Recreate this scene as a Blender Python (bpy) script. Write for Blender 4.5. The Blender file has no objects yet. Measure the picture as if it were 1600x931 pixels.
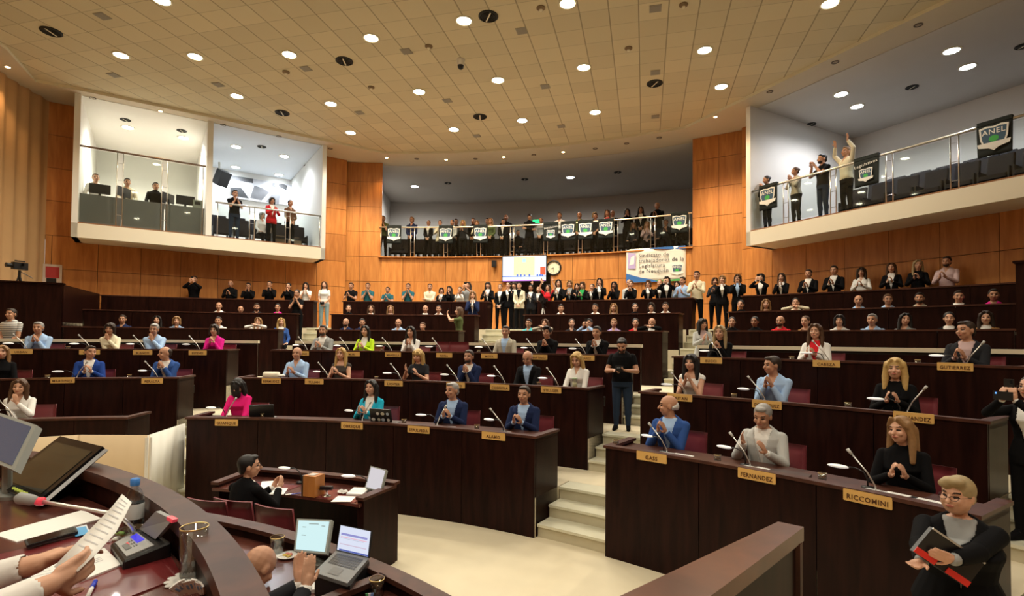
import bpy, bmesh, math, random
import numpy as np
from mathutils import Matrix, Vector, Euler, noise
random.seed(7)
C = bpy.context.scene
COL = C.collection
# ---------------------------------------------------------------- camera
F_PX, CY, PITCH, ROLL, EYE = 830.0, 512.0, 0.024, 0.009, 2.40
cp, sp = math.cos(PITCH), math.sin(PITCH)
_r = Vector((1, 0, 0)); _f = Vector((0, cp, sp)); _u = Vector((0, -sp, cp))
RT = _r*math.cos(ROLL) + _u*math.sin(ROLL)
UP = -_r*math.sin(ROLL) + _u*math.cos(ROLL)
FW = _f
cam = bpy.data.cameras.new('camera'); cam_o = bpy.data.objects.new('camera', cam); COL.objects.link(cam_o)
cam.sensor_width = 36; cam.lens = F_PX/1600*36; cam.shift_y = (CY-465.5)/1600; cam.clip_end = 200; cam.clip_start = 0.05
cam_o.matrix_world = Matrix(((RT.x, UP.x, -FW.x, 0), (RT.y, UP.y, -FW.y, 0), (RT.z, UP.z, -FW.z, EYE), (0, 0, 0, 1)))
C.camera = cam_o
# ---------------------------------------------------------------- view, world
C.view_settings.view_transform = 'Standard'; C.view_settings.look = 'None'
C.view_settings.gamma = 1; C.view_settings.use_curve_mapping = False
C.view_settings.exposure = 0.48
wd = bpy.data.worlds.new('world'); C.world = wd; wd.use_nodes = True
wd.node_tree.nodes['Background'].inputs[0].default_value = (1.0, 0.93, 0.82, 1)
wd.node_tree.nodes['Background'].inputs[1].default_value = 0.35
try:
    C.cycles.use_denoising = True
    C.cycles.max_bounces = 5; C.cycles.diffuse_bounces = 3; C.cycles.glossy_bounces = 3
    C.cycles.transmission_bounces = 4; C.cycles.transparent_max_bounces = 10
    C.cycles.sample_clamp_indirect = 6; C.cycles.caustics_reflective = False; C.cycles.caustics_refractive = False
    C.cycles.use_light_tree = True
except Exception: pass
LAMP_W, SPOT_W, BOX_W, WASH_W = 235, 120, 110, 420
# ---------------------------------------------------------------- plan geometry: the hemicycle is concentric about O
OX, OY, PHI = -4.4, -1.2, math.radians(14)
D = math.radians
def pol(R, a, z=0.0):
    t = PHI + D(a); return Vector((OX + R*math.sin(t), OY + R*math.cos(t), z))
def uv(u, v, z=0.0):
    return Vector((OX + u*math.cos(PHI) + v*math.sin(PHI), OY - u*math.sin(PHI) + v*math.cos(PHI), z))
SD = (0.667, -0.745); SN = (0.745, 0.667)
def side(k, s, n, z=0.0):      # k=+1 right, -1 left ; s along the side wall (towards the dais), n outwards
    return uv(k*(s*SD[0] + n*SN[0]), s*SD[1] + n*SN[1], z)
def ray(px, py):
    return RT*((px-800)/F_PX) + UP*((CY-py)/F_PX) + FW
def at_z(px, py, z):
    r = ray(px, py); t = (z-EYE)/r.z; return Vector((r.x*t, r.y*t, z))
def at_y(px, py, Y):
    r = ray(px, py); t = Y/r.y; return Vector((r.x*t, Y, EYE + r.z*t))
def on_R(px, py, R):           # where the line of sight meets the cylinder of radius R about O
    r = ray(px, py); a = r.x*r.x + r.y*r.y; b = -2*(r.x*OX + r.y*OY); c = OX*OX + OY*OY - R*R
    t = (-b + math.sqrt(b*b - 4*a*c))/(2*a); return Vector((r.x*t, r.y*t, EYE + r.z*t))
def ang(p):
    return math.degrees(math.atan2(p.x-OX, p.y-OY) - PHI)
def face_z(p, target=None):    # rotation that turns a figure's front (-Y) from p towards target (default the hall's centre)
    q = target if target is not None else Vector((OX, OY, 0))
    d = q - p; return math.atan2(d.x, -d.y)
# ---------------------------------------------------------------- materials
MATS = {}
def mat(name, col, rough=0.5, metal=0.0, emis=None, es=0.0, spec=0.5, trans=0.0, alpha=1.0, ior=1.45, var=0.0, vscale=8.0, coat=0.0):
    if name in MATS: return MATS[name]
    m = bpy.data.materials.new(name); m.use_nodes = True; nt = m.node_tree; b = nt.nodes['Principled BSDF']
    b.inputs['Base Color'].default_value = (*col, 1); b.inputs['Roughness'].default_value = rough
    b.inputs['Metallic'].default_value = metal; b.inputs['Specular IOR Level'].default_value = spec
    b.inputs['IOR'].default_value = ior; b.inputs['Transmission Weight'].default_value = trans
    b.inputs['Alpha'].default_value = alpha; b.inputs['Coat Weight'].default_value = coat
    if emis: b.inputs['Emission Color'].default_value = (*emis, 1); b.inputs['Emission Strength'].default_value = es
    if var > 0:
        tc = nt.nodes.new('ShaderNodeTexCoord'); n = nt.nodes.new('ShaderNodeTexNoise'); n.inputs['Scale'].default_value = vscale
        n.inputs['Detail'].default_value = 4
        mr = nt.nodes.new('ShaderNodeMapRange'); mr.inputs['To Min'].default_value = 1-var; mr.inputs['To Max'].default_value = 1+var
        mx = nt.nodes.new('ShaderNodeMix'); mx.data_type = 'RGBA'; mx.blend_type = 'MULTIPLY'; mx.inputs[0].default_value = 1
        nt.links.new(tc.outputs['Object'], n.inputs['Vector']); nt.links.new(n.outputs['Fac'], mr.inputs['Value'])
        mx.inputs[6].default_value = (*col, 1); nt.links.new(mr.outputs[0], mx.inputs[7]); nt.links.new(mx.outputs[2], b.inputs['Base Color'])
    MATS[name] = m; return m
def wood(name, c1, c2, rough=0.35, scale=(1, 1, 0.12), freq=9, island=0.0, coat=0.0, spec=0.5):
    if name in MATS: return MATS[name]
    m = bpy.data.materials.new(name); m.use_nodes = True; nt = m.node_tree; b = nt.nodes['Principled BSDF']; L = nt.links.new
    tc = nt.nodes.new('ShaderNodeTexCoord'); mp = nt.nodes.new('ShaderNodeMapping'); mp.inputs['Scale'].default_value = scale
    n = nt.nodes.new('ShaderNodeTexNoise'); n.inputs['Scale'].default_value = freq; n.inputs['Detail'].default_value = 6; n.inputs['Distortion'].default_value = 0.6
    cr = nt.nodes.new('ShaderNodeValToRGB'); cr.color_ramp.elements[0].position = 0.32; cr.color_ramp.elements[1].position = 0.7
    cr.color_ramp.elements[0].color = (*c1, 1); cr.color_ramp.elements[1].color = (*c2, 1)
    L(tc.outputs['Object'], mp.inputs['Vector']); L(mp.outputs[0], n.inputs['Vector']); L(n.outputs['Fac'], cr.inputs[0])
    out = cr.outputs[0]
    if island > 0:
        g = nt.nodes.new('ShaderNodeNewGeometry'); mr = nt.nodes.new('ShaderNodeMapRange')
        mr.inputs['To Min'].default_value = 1-island; mr.inputs['To Max'].default_value = 1+island*0.6
        L(g.outputs['Random Per Island'], mr.inputs['Value'])
        mx = nt.nodes.new('ShaderNodeMix'); mx.data_type = 'RGBA'; mx.blend_type = 'MULTIPLY'; mx.inputs[0].default_value = 1
        L(out, mx.inputs[6]); L(mr.outputs[0], mx.inputs[7]); out = mx.outputs[2]
    L(out, b.inputs['Base Color']); b.inputs['Specular IOR Level'].default_value = spec; b.inputs['Roughness'].default_value = rough; b.inputs['Coat Weight'].default_value = coat
    b.inputs['Coat Roughness'].default_value = 0.15
    MATS[name] = m; return m
WOODWALL = wood('orange_wood_panel', (0.43, 0.152, 0.032), (0.60, 0.248, 0.062), rough=0.42, island=0.16)
WOODSIDE = WOODWALL
DARKWOOD = wood('dark_wenge_veneer', (0.010, 0.0030, 0.0024), (0.024, 0.0070, 0.005), rough=0.36, freq=14, spec=0.12)
BROWNTOP = wood('brown_varnished_ledge', (0.045, 0.016, 0.011), (0.095, 0.034, 0.021), rough=0.38, scale=(.5, .5, .5), freq=16, spec=0.3)
SEAM = mat('dark_seam', (0.05, 0.018, 0.006), 0.8)
WHITE = mat('white_plaster', (0.80, 0.78, 0.73), 0.85, var=0.02, vscale=2)
CREAM = mat('cream_fascia', (0.82, 0.75, 0.60), 0.6)
SOFFIT = mat('soffit_plaster', (0.62, 0.55, 0.43), 0.9, var=0.04, vscale=1.5)
GREYCEIL = mat('gallery_ceiling_plaster', (0.60, 0.57, 0.53), 0.9, var=0.04, vscale=1.5)
CARPET = mat('beige_carpet', (0.70, 0.62, 0.45), 0.95, var=0.10, vscale=2.2)
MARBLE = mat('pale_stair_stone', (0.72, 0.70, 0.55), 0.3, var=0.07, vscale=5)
STEEL = mat('brushed_steel', (0.62, 0.60, 0.55), 0.28, metal=1)
def clear(name, tint, gloss):
    m = bpy.data.materials.new(name); m.use_nodes = True; nt = m.node_tree; nt.nodes.clear(); L = nt.links.new
    o = nt.nodes.new('ShaderNodeOutputMaterial'); t = nt.nodes.new('ShaderNodeBsdfTransparent'); g = nt.nodes.new('ShaderNodeBsdfGlossy'); mx = nt.nodes.new('ShaderNodeMixShader'); lw = nt.nodes.new('ShaderNodeLayerWeight')
    t.inputs[0].default_value = (*tint, 1); g.inputs['Roughness'].default_value = .03; lw.inputs['Blend'].default_value = .25
    mr = nt.nodes.new('ShaderNodeMapRange'); mr.inputs['To Min'].default_value = gloss; mr.inputs['To Max'].default_value = .28; L(lw.outputs['Fresnel'], mr.inputs['Value']); L(mr.outputs[0], mx.inputs[0]); L(t.outputs[0], mx.inputs[1]); L(g.outputs[0], mx.inputs[2]); L(mx.outputs[0], o.inputs['Surface'])
    MATS[name] = m; return m
GLASS = clear('balustrade_glass', (0.92, 0.95, 0.94), 0.03)
BLACK = mat('black_plastic', (0.012, 0.012, 0.013), 0.35)
BLACKFAB = mat('black_fabric', (0.012, 0.012, 0.014), 0.9)
BURG = mat('burgundy_leather', (0.17, 0.028, 0.036), 0.36)
PAPER = mat('white_paper', (0.86, 0.86, 0.83), 0.7)
TAN = mat('name_plate_wood', (0.72, 0.44, 0.14), 0.5, var=0.06, vscale=20)
INK = mat('dark_brown_lettering', (0.10, 0.035, 0.01), 0.6)
# ---------------------------------------------------------------- mesh builder
class MB:
    def __init__(s): s.v = []; s.f = []; s.m = []; s.cm = 0
    def add(s, vs, fs, m=None):
        o = len(s.v); s.v += [tuple(x) for x in vs]; s.f += [tuple(i+o for i in f) for f in fs]; s.m += [s.cm if m is None else m]*len(fs); return s
    def box(s, c, d, rz=0.0, m=None, rot=None):
        M = rot if rot is not None else Matrix.Rotation(rz, 3, 'Z'); c = Vector(c)
        vs = [c + M @ Vector((x*d[0]/2, y*d[1]/2, z*d[2]/2)) for x in (-1, 1) for y in (-1, 1) for z in (-1, 1)]
        return s.add(vs, [(0, 1, 3, 2), (4, 6, 7, 5), (0, 4, 5, 1), (2, 3, 7, 6), (0, 2, 6, 4), (1, 5, 7, 3)], m)
    def rbox(s, c, d, r=0.01, rz=0.0, m=None, rot=None, seg=3):   # box with rounded vertical edges (local z)
        M = rot if rot is not None else Matrix.Rotation(rz, 3, 'Z'); c = Vector(c); P = []
        for (sx, sy, a0) in ((1, 1, 0), (-1, 1, 90), (-1, -1, 180), (1, -1, 270)):
            for k in range(seg+1):
                a = D(a0 + 90*k/seg); P.append((sx*(d[0]/2-r) + r*math.cos(a), sy*(d[1]/2-r) + r*math.sin(a)))
        n = len(P); vs = [c + M @ Vector((x, y, -d[2]/2)) for x, y in P] + [c + M @ Vector((x, y, d[2]/2)) for x, y in P]
        return s.add(vs, [tuple(range(n-1, -1, -1)), tuple(range(n, 2*n))] + [(i, (i+1) % n, n+(i+1) % n, n+i) for i in range(n)], m)
    def prism(s, pts, z0, z1, m=None):
        a = sum(pts[i][0]*pts[(i+1) % len(pts)][1]-pts[(i+1) % len(pts)][0]*pts[i][1] for i in range(len(pts)))
        if a < 0: pts = pts[::-1]
        n = len(pts); vs = [(p[0], p[1], z0) for p in pts] + [(p[0], p[1], z1) for p in pts]
        return s.add(vs, [tuple(range(n-1, -1, -1)), tuple(range(n, 2*n))] + [(i, (i+1) % n, n+(i+1) % n, n+i) for i in range(n)], m)
    def arc(s, R0, R1, a0, a1, z0, z1, n=None, m=None, zz=None):
        n = n or max(1, int(abs(a1-a0)/1.2)+1); vs = []
        for i in range(n+1):
            a = a0 + (a1-a0)*i/n
            vs += [pol(R0, a, z0), pol(R1, a, z0), pol(R1, a, z1), pol(R0, a, z1)]
        fs = []
        for i in range(n):
            o = 4*i
            fs += [(o+3, o+7, o+4, o), (o+1, o+5, o+6, o+2), (o+2, o+6, o+7, o+3), (o, o+4, o+5, o+1)]
        fs += [(0, 1, 2, 3), (4*n+3, 4*n+2, 4*n+1, 4*n)]
        return s.add(vs, fs, m)
    def wallq(s, p, q, z0, z1, t=0.1, m=None):   # straight wall slab from p to q, thickness t to the left of p->q
        p = Vector((p[0], p[1])); q = Vector((q[0], q[1])); d = (q-p).normalized(); nrm = Vector((-d.y, d.x))*t
        return s.prism([tuple(p), tuple(q), tuple(q+nrm), tuple(p+nrm)], z0, z1, m)
    def tube(s, pts, r, seg=8, m=None, cap=True):
        pts = [Vector(p) for p in pts]; n = len(pts); rr = r if isinstance(r, (list, tuple)) else [r]*n; vs = []
        for i, p in enumerate(pts):
            t = (pts[min(i+1, n-1)] - pts[max(i-1, 0)]).normalized()
            a = t.orthogonal().normalized() if i == 0 else (a - t*a.dot(t)).normalized()
            b = t.cross(a)
            vs += [p + (a*math.cos(2*math.pi*k/seg) + b*math.sin(2*math.pi*k/seg))*rr[i] for k in range(seg)]
        fs = [(i*seg+k, i*seg+(k+1) % seg, (i+1)*seg+(k+1) % seg, (i+1)*seg+k) for i in range(n-1) for k in range(seg)]
        if cap: fs += [tuple(range(seg-1, -1, -1)), tuple(range((n-1)*seg, n*seg))]
        return s.add(vs, fs, m)
    def lathe(s, prof, c=(0, 0, 0), seg=24, m=None, rot=None):
        c = Vector(c); M = rot or Matrix.Identity(3); vs = []; n = len(prof)
        for (r, z) in prof: vs += [c + M @ Vector((max(r, 1e-5)*math.cos(2*math.pi*k/seg), max(r, 1e-5)*math.sin(2*math.pi*k/seg), z)) for k in range(seg)]
        return s.add(vs, [(i*seg+k, i*seg+(k+1) % seg, (i+1)*seg+(k+1) % seg, (i+1)*seg+k) for i in range(n-1) for k in range(seg)], m)
    def ell(s, c, r, m=None, rot=None, seg=14, rings=9):
        c = Vector(c); M = rot or Matrix.Identity(3); vs = []
        for i in range(rings+1):
            th = math.pi*i/rings
            vs += [c + M @ Vector((r[0]*max(math.sin(th), 1e-4)*math.cos(2*math.pi*k/seg), r[1]*max(math.sin(th), 1e-4)*math.sin(2*math.pi*k/seg), -r[2]*math.cos(th))) for k in range(seg)]
        return s.add(vs, [(i*seg+k, i*seg+(k+1) % seg, (i+1)*seg+(k+1) % seg, (i+1)*seg+k) for i in range(rings) for k in range(seg)], m)
    def mesh(s, name, mats, smooth=False):
        me = bpy.data.meshes.new(name); me.from_pydata(s.v, [], s.f)
        for q in (mats if isinstance(mats, (list, tuple)) else [mats]): me.materials.append(q)
        if any(s.m): me.polygons.foreach_set('material_index', s.m)
        if smooth: me.polygons.foreach_set('use_smooth', [True]*len(me.polygons))
        me.update(); return me
    def build(s, name, mats, parent=None, smooth=False, **kw):
        return link(name, s.mesh(name, mats, smooth), parent, **kw)
def link(name, me, parent=None, loc=None, rz=None, bevel=0, w=False, **kw):
    o = bpy.data.objects.new(name, me); COL.objects.link(o)
    if parent is not None: o.parent = parent
    if w: o.location = -parent.location
    if loc is not None: o.location = loc
    if rz is not None: o.rotation_euler = (0, 0, rz)
    if bevel: b = o.modifiers.new('b', 'BEVEL'); b.width = bevel; b.segments = 2; b.limit_method = 'ANGLE'; b.angle_limit = 0.7
    return tag(o, **kw)
def tag(o, label=None, cat=None, group=None, kind=None):
    if label: o['label'] = label
    if cat: o['category'] = cat
    if group: o['group'] = group
    if kind: o['kind'] = kind
    return o
def empty(name, loc, rz=0.0, **kw):
    o = bpy.data.objects.new(name, None); COL.objects.link(o); o.location = loc; o.rotation_euler = (0, 0, rz); o.empty_display_size = 0.1
    return tag(o, **kw)
def dup(root, loc, rz, label=None, group=None):
    r = root.copy(); COL.objects.link(r); r.location = loc; r.rotation_euler = (0, 0, rz)
    if label: r['label'] = label
    if group: r['group'] = group
    for ch in list(root.children):
        c = ch.copy(); COL.objects.link(c); c.parent = r
        for g in ch.children:
            d = g.copy(); COL.objects.link(d); d.parent = c
    return r
def text_mesh(txt, size, mtl, name='lettering', parent=None, M=None, depth=0.002, align='CENTER', bold=0.0, fit=None):
    cu = bpy.data.curves.new(name, 'FONT'); cu.body = txt; cu.size = size; cu.extrude = depth; cu.align_x = align; cu.align_y = 'CENTER'; cu.offset = bold; cu.resolution_u = 2; cu.space_character = 1.1
    o = bpy.data.objects.new(name, cu); COL.objects.link(o)
    dg = bpy.context.evaluated_depsgraph_get(); me = bpy.data.meshes.new_from_object(o.evaluated_get(dg)); bpy.data.objects.remove(o)
    if fit:
        w = max((v.co.x for v in me.vertices), default=1)-min((v.co.x for v in me.vertices), default=0)
        if w > fit: me.transform(Matrix.Scale(fit/w, 4, (1, 0, 0)))
    me.materials.clear(); me.materials.append(mtl); o = bpy.data.objects.new(name, me); COL.objects.link(o)
    if parent is not None: o.parent = parent
    if M is not None: me.transform(M)
    return o
# ================================================================ THE HALL
Z1, Z2, Z3, ZA, ZB, ZC = 0.48, 0.945, 1.41, 1.72, 2.20, 2.74      # platform heights
ZG, ZS, ZT = 5.55, 9.15, 9.23                                      # gallery floor, soffit, tile ceiling
RW = 21.4
def panels(mb, pt, L, z0, zs, w, ph=0.0, gap=0.012, t=0.03):
    """flat wood panels along a line/arc: pt(s, off, z)->Vector, s from 0 to L"""
    s = -ph
    while s < L:
        a, b = max(s, 0)+gap/2, min(s+w, L)-gap/2; s += w
        if b-a < 0.05: continue
        for z_lo, z_hi in zip(zs[:-1], zs[1:]):
            k = 4; vs = []
            for i in range(k+1):
                q = a+(b-a)*i/k
                vs += [pt(q, 0, z_lo+gap/2), pt(q, -t, z_lo+gap/2), pt(q, -t, z_hi-gap/2), pt(q, 0, z_hi-gap/2)]
            fs = []
            for i in range(k):
                o = 4*i; fs += [(o, o+4, o+5, o+1)[::-1], (o+1, o+5, o+6, o+2)[::-1], (o+2, o+6, o+7, o+3)[::-1], (o+3, o+7, o+4, o)[::-1]]
            fs += [(0, 1, 2, 3)[::-1], (4*k+3, 4*k+2, 4*k+1, 4*k)[::-1]]
            mb.add(vs, fs)
# floor
m = MB(); m.prism([(-14, -6), (18, -6), (18, 9), (-14, 9)], -0.2, 0.0)
m.build('floor', CARPET, kind='structure')
# stepped platforms, each a solid arc; in the aisles they start behind the steps
def plat(R0, R1, a0, a1, z, mt=CARPET): MB().arc(R0, R1, a0, a1, -0.1, z).build('floor_platform', mt, kind='structure')
for (R0, R1, z, g) in ((9.05, 10.72, Z1, [(-60, -21.6), (-16.3, 17.3), (23.2, 43.4), (50, 62)]), (10.72, 12.32, Z2, [(-59, -22), (-16.8, 17.2), (21.5, 41.2), (48.5, 60)]), (12.32, 15.22, Z3, [(-51, -21), (-16.8, 17.0), (21.2, 40.9), (47.5, 60)])):
    for a0, a1 in g: plat(R0, R1, a0, a1, z)
    for i in range(len(g)-1):
        ca, cb = g[i][1], g[i+1][0]
        plat({9.05: 10.0, 10.72: 11.54, 12.32: 13.19}[R0], R1, ca, cb, z)
for a0, a1 in ((-38.4, -20.6), (-16.8, -2.5), (2.5, 16.7), (20.6, 38.4)):
    plat(15.25, 16.75, a0, a1, ZA); plat(16.7, 18.25, a0, a1, ZB)
plat(15.2, 18.3, -44, -38.5, ZC); plat(15.2, 18.3, 38.5, 60, ZC)
plat(18.2, 21.4, -21, 21, ZC)
for k in (-1, 1):
    MB().prism([tuple(p)[:2] for p in [pol(18.2, k*20.9), pol(18.2, k*25), pol(18.2, k*30), pol(18.2, k*34), pol(18.2, k*38.5), pol(18.2, k*46), side(k, -2.0, 18.6), side(k, -5, 18.6), side(k, -9.5, 18.6)]], -0.1, ZC).build('floor_platform', CARPET, kind='structure')
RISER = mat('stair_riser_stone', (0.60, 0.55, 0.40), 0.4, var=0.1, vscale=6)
def stair(R0, tread, a0, a1, z0, z1, n, label, flare=0.0):
    e = empty('stair_flight', pol(R0, (a0+a1)/2, z0), label=label, cat='stairs', group='stone stairs between the desk blocks'); h = (z1-z0)/n
    ca, cb = MB(), MB()
    for i in range(n):
        r = R0 + tread*i; r2 = r+tread+(.02 if i < n-1 else 0)
        ca.arc(r, r2, a0, a1, z0-0.1+h*i if i else z0-.05, z0+h*(i+1)-0.03, n=3)
        cb.arc(r-0.025, r2, a0, a1, z0+h*(i+1)-0.03, z0+h*(i+1), n=3)
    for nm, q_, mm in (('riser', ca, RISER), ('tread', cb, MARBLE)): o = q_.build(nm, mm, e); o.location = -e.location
    return e
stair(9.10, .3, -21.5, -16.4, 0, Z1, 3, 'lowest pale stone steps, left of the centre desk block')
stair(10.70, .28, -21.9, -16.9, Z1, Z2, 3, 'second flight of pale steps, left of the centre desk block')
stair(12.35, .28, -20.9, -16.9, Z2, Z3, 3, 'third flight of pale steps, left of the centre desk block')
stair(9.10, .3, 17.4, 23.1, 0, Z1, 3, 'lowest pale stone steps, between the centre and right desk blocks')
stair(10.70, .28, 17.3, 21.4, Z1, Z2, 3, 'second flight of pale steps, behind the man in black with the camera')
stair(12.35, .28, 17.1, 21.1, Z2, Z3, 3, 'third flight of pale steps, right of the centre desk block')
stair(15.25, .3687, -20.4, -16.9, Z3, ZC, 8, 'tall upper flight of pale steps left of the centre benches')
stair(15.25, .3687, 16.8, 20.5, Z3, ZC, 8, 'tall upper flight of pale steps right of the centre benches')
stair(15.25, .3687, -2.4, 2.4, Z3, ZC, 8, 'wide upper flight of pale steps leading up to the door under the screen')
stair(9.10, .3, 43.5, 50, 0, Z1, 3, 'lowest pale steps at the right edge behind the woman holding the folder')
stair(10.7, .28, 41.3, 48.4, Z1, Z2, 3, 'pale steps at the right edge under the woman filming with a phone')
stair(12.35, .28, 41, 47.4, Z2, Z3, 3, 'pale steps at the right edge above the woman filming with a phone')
# back wall under the gallery with wooden panels and a door opening
zlow = [ZC, 3.65, 4.60, ZG]; zup = [ZG, 6.5, 7.45, 8.4, ZS]
def arcpt(a_start):
    return lambda s, off, z: pol(RW+off, a_start+math.degrees(s/RW), z)
wb = MB(); wp = math.radians(2.2)*RW
LA = math.radians(20.0+2.8)*0
def arcpanels(mb, a0, a1, zs, ph=0.0): panels(mb, arcpt(a0), math.radians(a1-a0)*RW, zs[0], zs, wp, ph)
arcpanels(wb, -20.0, -2.4, zlow); arcpanels(wb, 1.7, 20.0, zlow); 
arcpanels(wb, -2.4, 1.7, [4.98, ZG])
arcpanels(wb, -20.0, -15.6, zup); arcpanels(wb, 14.95, 20.0, zup)
wb.build('wall_back', WOODWALL, kind='structure')
sb = MB(); sb.arc(RW, RW+0.25, -20, -2.4, 0, ZG); sb.arc(RW, RW+0.25, 1.7, 20, 0, ZG); sb.arc(RW, RW+0.25, -2.4, 1.7, 4.98, ZG)
sb.arc(RW, RW+0.25, -20, -15.9, ZG, ZS); sb.arc(RW, RW+0.25, 14.95, 20, ZG, ZS)
sb.build('wall_back_core', SEAM, kind='structure')
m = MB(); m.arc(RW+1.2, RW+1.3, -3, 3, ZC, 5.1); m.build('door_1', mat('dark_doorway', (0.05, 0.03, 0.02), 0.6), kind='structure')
m = MB(); m.arc(RW-0.03, RW+0.1, -2.55, -2.35, ZC, 5.03); m.arc(RW-0.03, RW+0.1, 1.65, 1.85, ZC, 5.03); m.arc(RW-0.03, RW+0.1, -2.55, 1.85, 4.98, 5.05)
m.build('trim_1', DARKWOOD, kind='structure')
# side walls (wood, dim) under and beside the boxes
for k in (-1, 1):
    s0, s1 = -10.3, (-1.75 if k < 0 else 6.0)
    mb = MB()
    def pt(s, off, z, k=k, s0=s0): return side(k, s0+s, 18.55+off, z)
    panels(mb, pt, s1-s0, 0, [ZC-1.4, ZC, 3.4, 4.35, 5.3], 1.05)
    if k < 0: panels(mb, lambda s, off, z: side(-1, -2.42+s, 18.55+off, z), .7, 0, [5.3, 6.3, 7.25, 8.2, ZS], 1.05)
    panels(mb, lambda s, off, z, k=k: side(k, s0+s, 18.55+off, z), 1.0, 0, [5.3, 6.3, 7.25, 8.2, ZS], 1.05)
    mb.build('wall_left' if k < 0 else 'wall_right', WOODSIDE, kind='structure')
    m = MB(); a, b = side(k, s0, 18.55), side(k, s1, 18.55); c, d = side(k, s1, 18.8), side(k, s0, 18.8)
    m.prism([tuple(x)[:2] for x in (a, b, c, d)], 0, 5.2)
    for sa_, sb_ in ((s0, s0+1.0),)+(((-2.42, -1.72),) if k < 0 else ()): m.prism([tuple(side(k, *x))[:2] for x in ((sa_, 18.56), (sb_, 18.56), (sb_, 18.8), (sa_, 18.8))], 5.2, ZS)
    m.build('wall_left_core' if k < 0 else 'wall_right_core', SEAM, kind='structure')
# ceilings: tiled field, soffit ring around it
def tilemat():
    m = bpy.data.materials.new('acoustic_ceiling_tiles'); m.use_nodes = True; nt = m.node_tree; L = nt.links.new; b = nt.nodes['Principled BSDF']
    tc = nt.nodes.new('ShaderNodeTexCoord'); mp = nt.nodes.new('ShaderNodeMapping'); mp.vector_type = 'TEXTURE'
    p0 = at_z(1046, 0, ZT); mp.inputs['Location'].default_value = (p0.x, p0.y, 0); mp.inputs['Rotation'].default_value = (0, 0, -PHI)
    mp.inputs['Scale'].default_value = (0.6, 0.6, 1); L(tc.outputs['Object'], mp.inputs['Vector'])
    sx = nt.nodes.new('ShaderNodeSeparateXYZ'); L(mp.outputs[0], sx.inputs[0])
    def line(o, half):
        a = nt.nodes.new('ShaderNodeMath'); a.operation = 'FRACT'; L(o, a.inputs[0])
        s = nt.nodes.new('ShaderNodeMath'); s.operation = 'SUBTRACT'; s.inputs[1].default_value = 0.5; L(a.outputs[0], s.inputs[0])
        c = nt.nodes.new('ShaderNodeMath'); c.operation = 'ABSOLUTE'; L(s.outputs[0], c.inputs[0])
        g = nt.nodes.new('ShaderNodeMath'); g.operation = 'GREATER_THAN'; g.inputs[1].default_value = 0.5-half; L(c.outputs[0], g.inputs[0]); return g.outputs[0]
    la, lb = line(sx.outputs[0], 0.022), line(sx.outputs[1], 0.012)
    s1 = nt.nodes.new('ShaderNodeMath'); s1.operation = 'MULTIPLY'; s1.inputs[1].default_value = 0.55; L(la, s1.inputs[0])
    s2 = nt.nodes.new('ShaderNodeMath'); s2.operation = 'MULTIPLY'; s2.inputs[1].default_value = 0.35; L(lb, s2.inputs[0])
    mxm = nt.nodes.new('ShaderNodeMath'); mxm.operation = 'MAXIMUM'; L(s1.outputs[0], mxm.inputs[0]); L(s2.outputs[0], mxm.inputs[1])
    fl = nt.nodes.new('ShaderNodeVectorMath'); fl.operation = 'FLOOR'; L(mp.outputs[0], fl.inputs[0])
    wn = nt.nodes.new('ShaderNodeTexWhiteNoise'); L(fl.outputs[0], wn.inputs['Vector'])
    r = nt.nodes.new('ShaderNodeMapRange'); r.inputs['To Min'].default_value = 0.93; r.inputs['To Max'].default_value = 1.05; L(wn.outputs['Value'], r.inputs['Value'])
    m1 = nt.nodes.new('ShaderNodeMix'); m1.data_type = 'RGBA'; m1.blend_type = 'MULTIPLY'; m1.inputs[0].default_value = 1
    m1.inputs[6].default_value = (0.66, 0.585, 0.405, 1); L(r.outputs[0], m1.inputs[7])
    m2 = nt.nodes.new('ShaderNodeMix'); m2.data_type = 'RGBA'; L(mxm.outputs[0], m2.inputs[0]); L(m1.outputs[2], m2.inputs[6]); m2.inputs[7].default_value = (0.12, 0.09, 0.05, 1)
    L(m2.outputs[2], b.inputs['Base Color']); b.inputs['Roughness'].default_value = 0.95; return m
TILE = tilemat()
edge = []
for t in np.linspace(-1, 1, 15): edge.append(pol(20.35, 14.9*t))
edgeR = [uv(9.0, 15.2), uv(16, 7.2), uv(16, -3)]
edgeL = [uv(-10.96, 13.45), uv(-11.75, 12.7)]
pl = [Vector((-12.0, 12.4, 0)), Vector((-11.2, 6, 0)), Vector((-11, -6, 0))]
poly = edge + edgeR + [Vector((9, -7, 0))] + pl[::-1] + edgeL[::-1]
P2 = [tuple(p)[:2] for p in poly]
MB().prism(P2, ZT, ZT+0.1).build('ceiling', TILE, kind='structure')
m = MB(); n = len(P2)      # the step round the tiled field: a thin light band
for i in range(n):
    a, b = P2[i], P2[(i+1) % n]
    m.add([(a[0], a[1], ZS), (b[0], b[1], ZS), (b[0], b[1], ZT), (a[0], a[1], ZT)], [(0, 1, 2, 3)])
m.build('trim_2', mat('cove_band', (0.80, 0.74, 0.56), 0.7), kind='structure')
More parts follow.
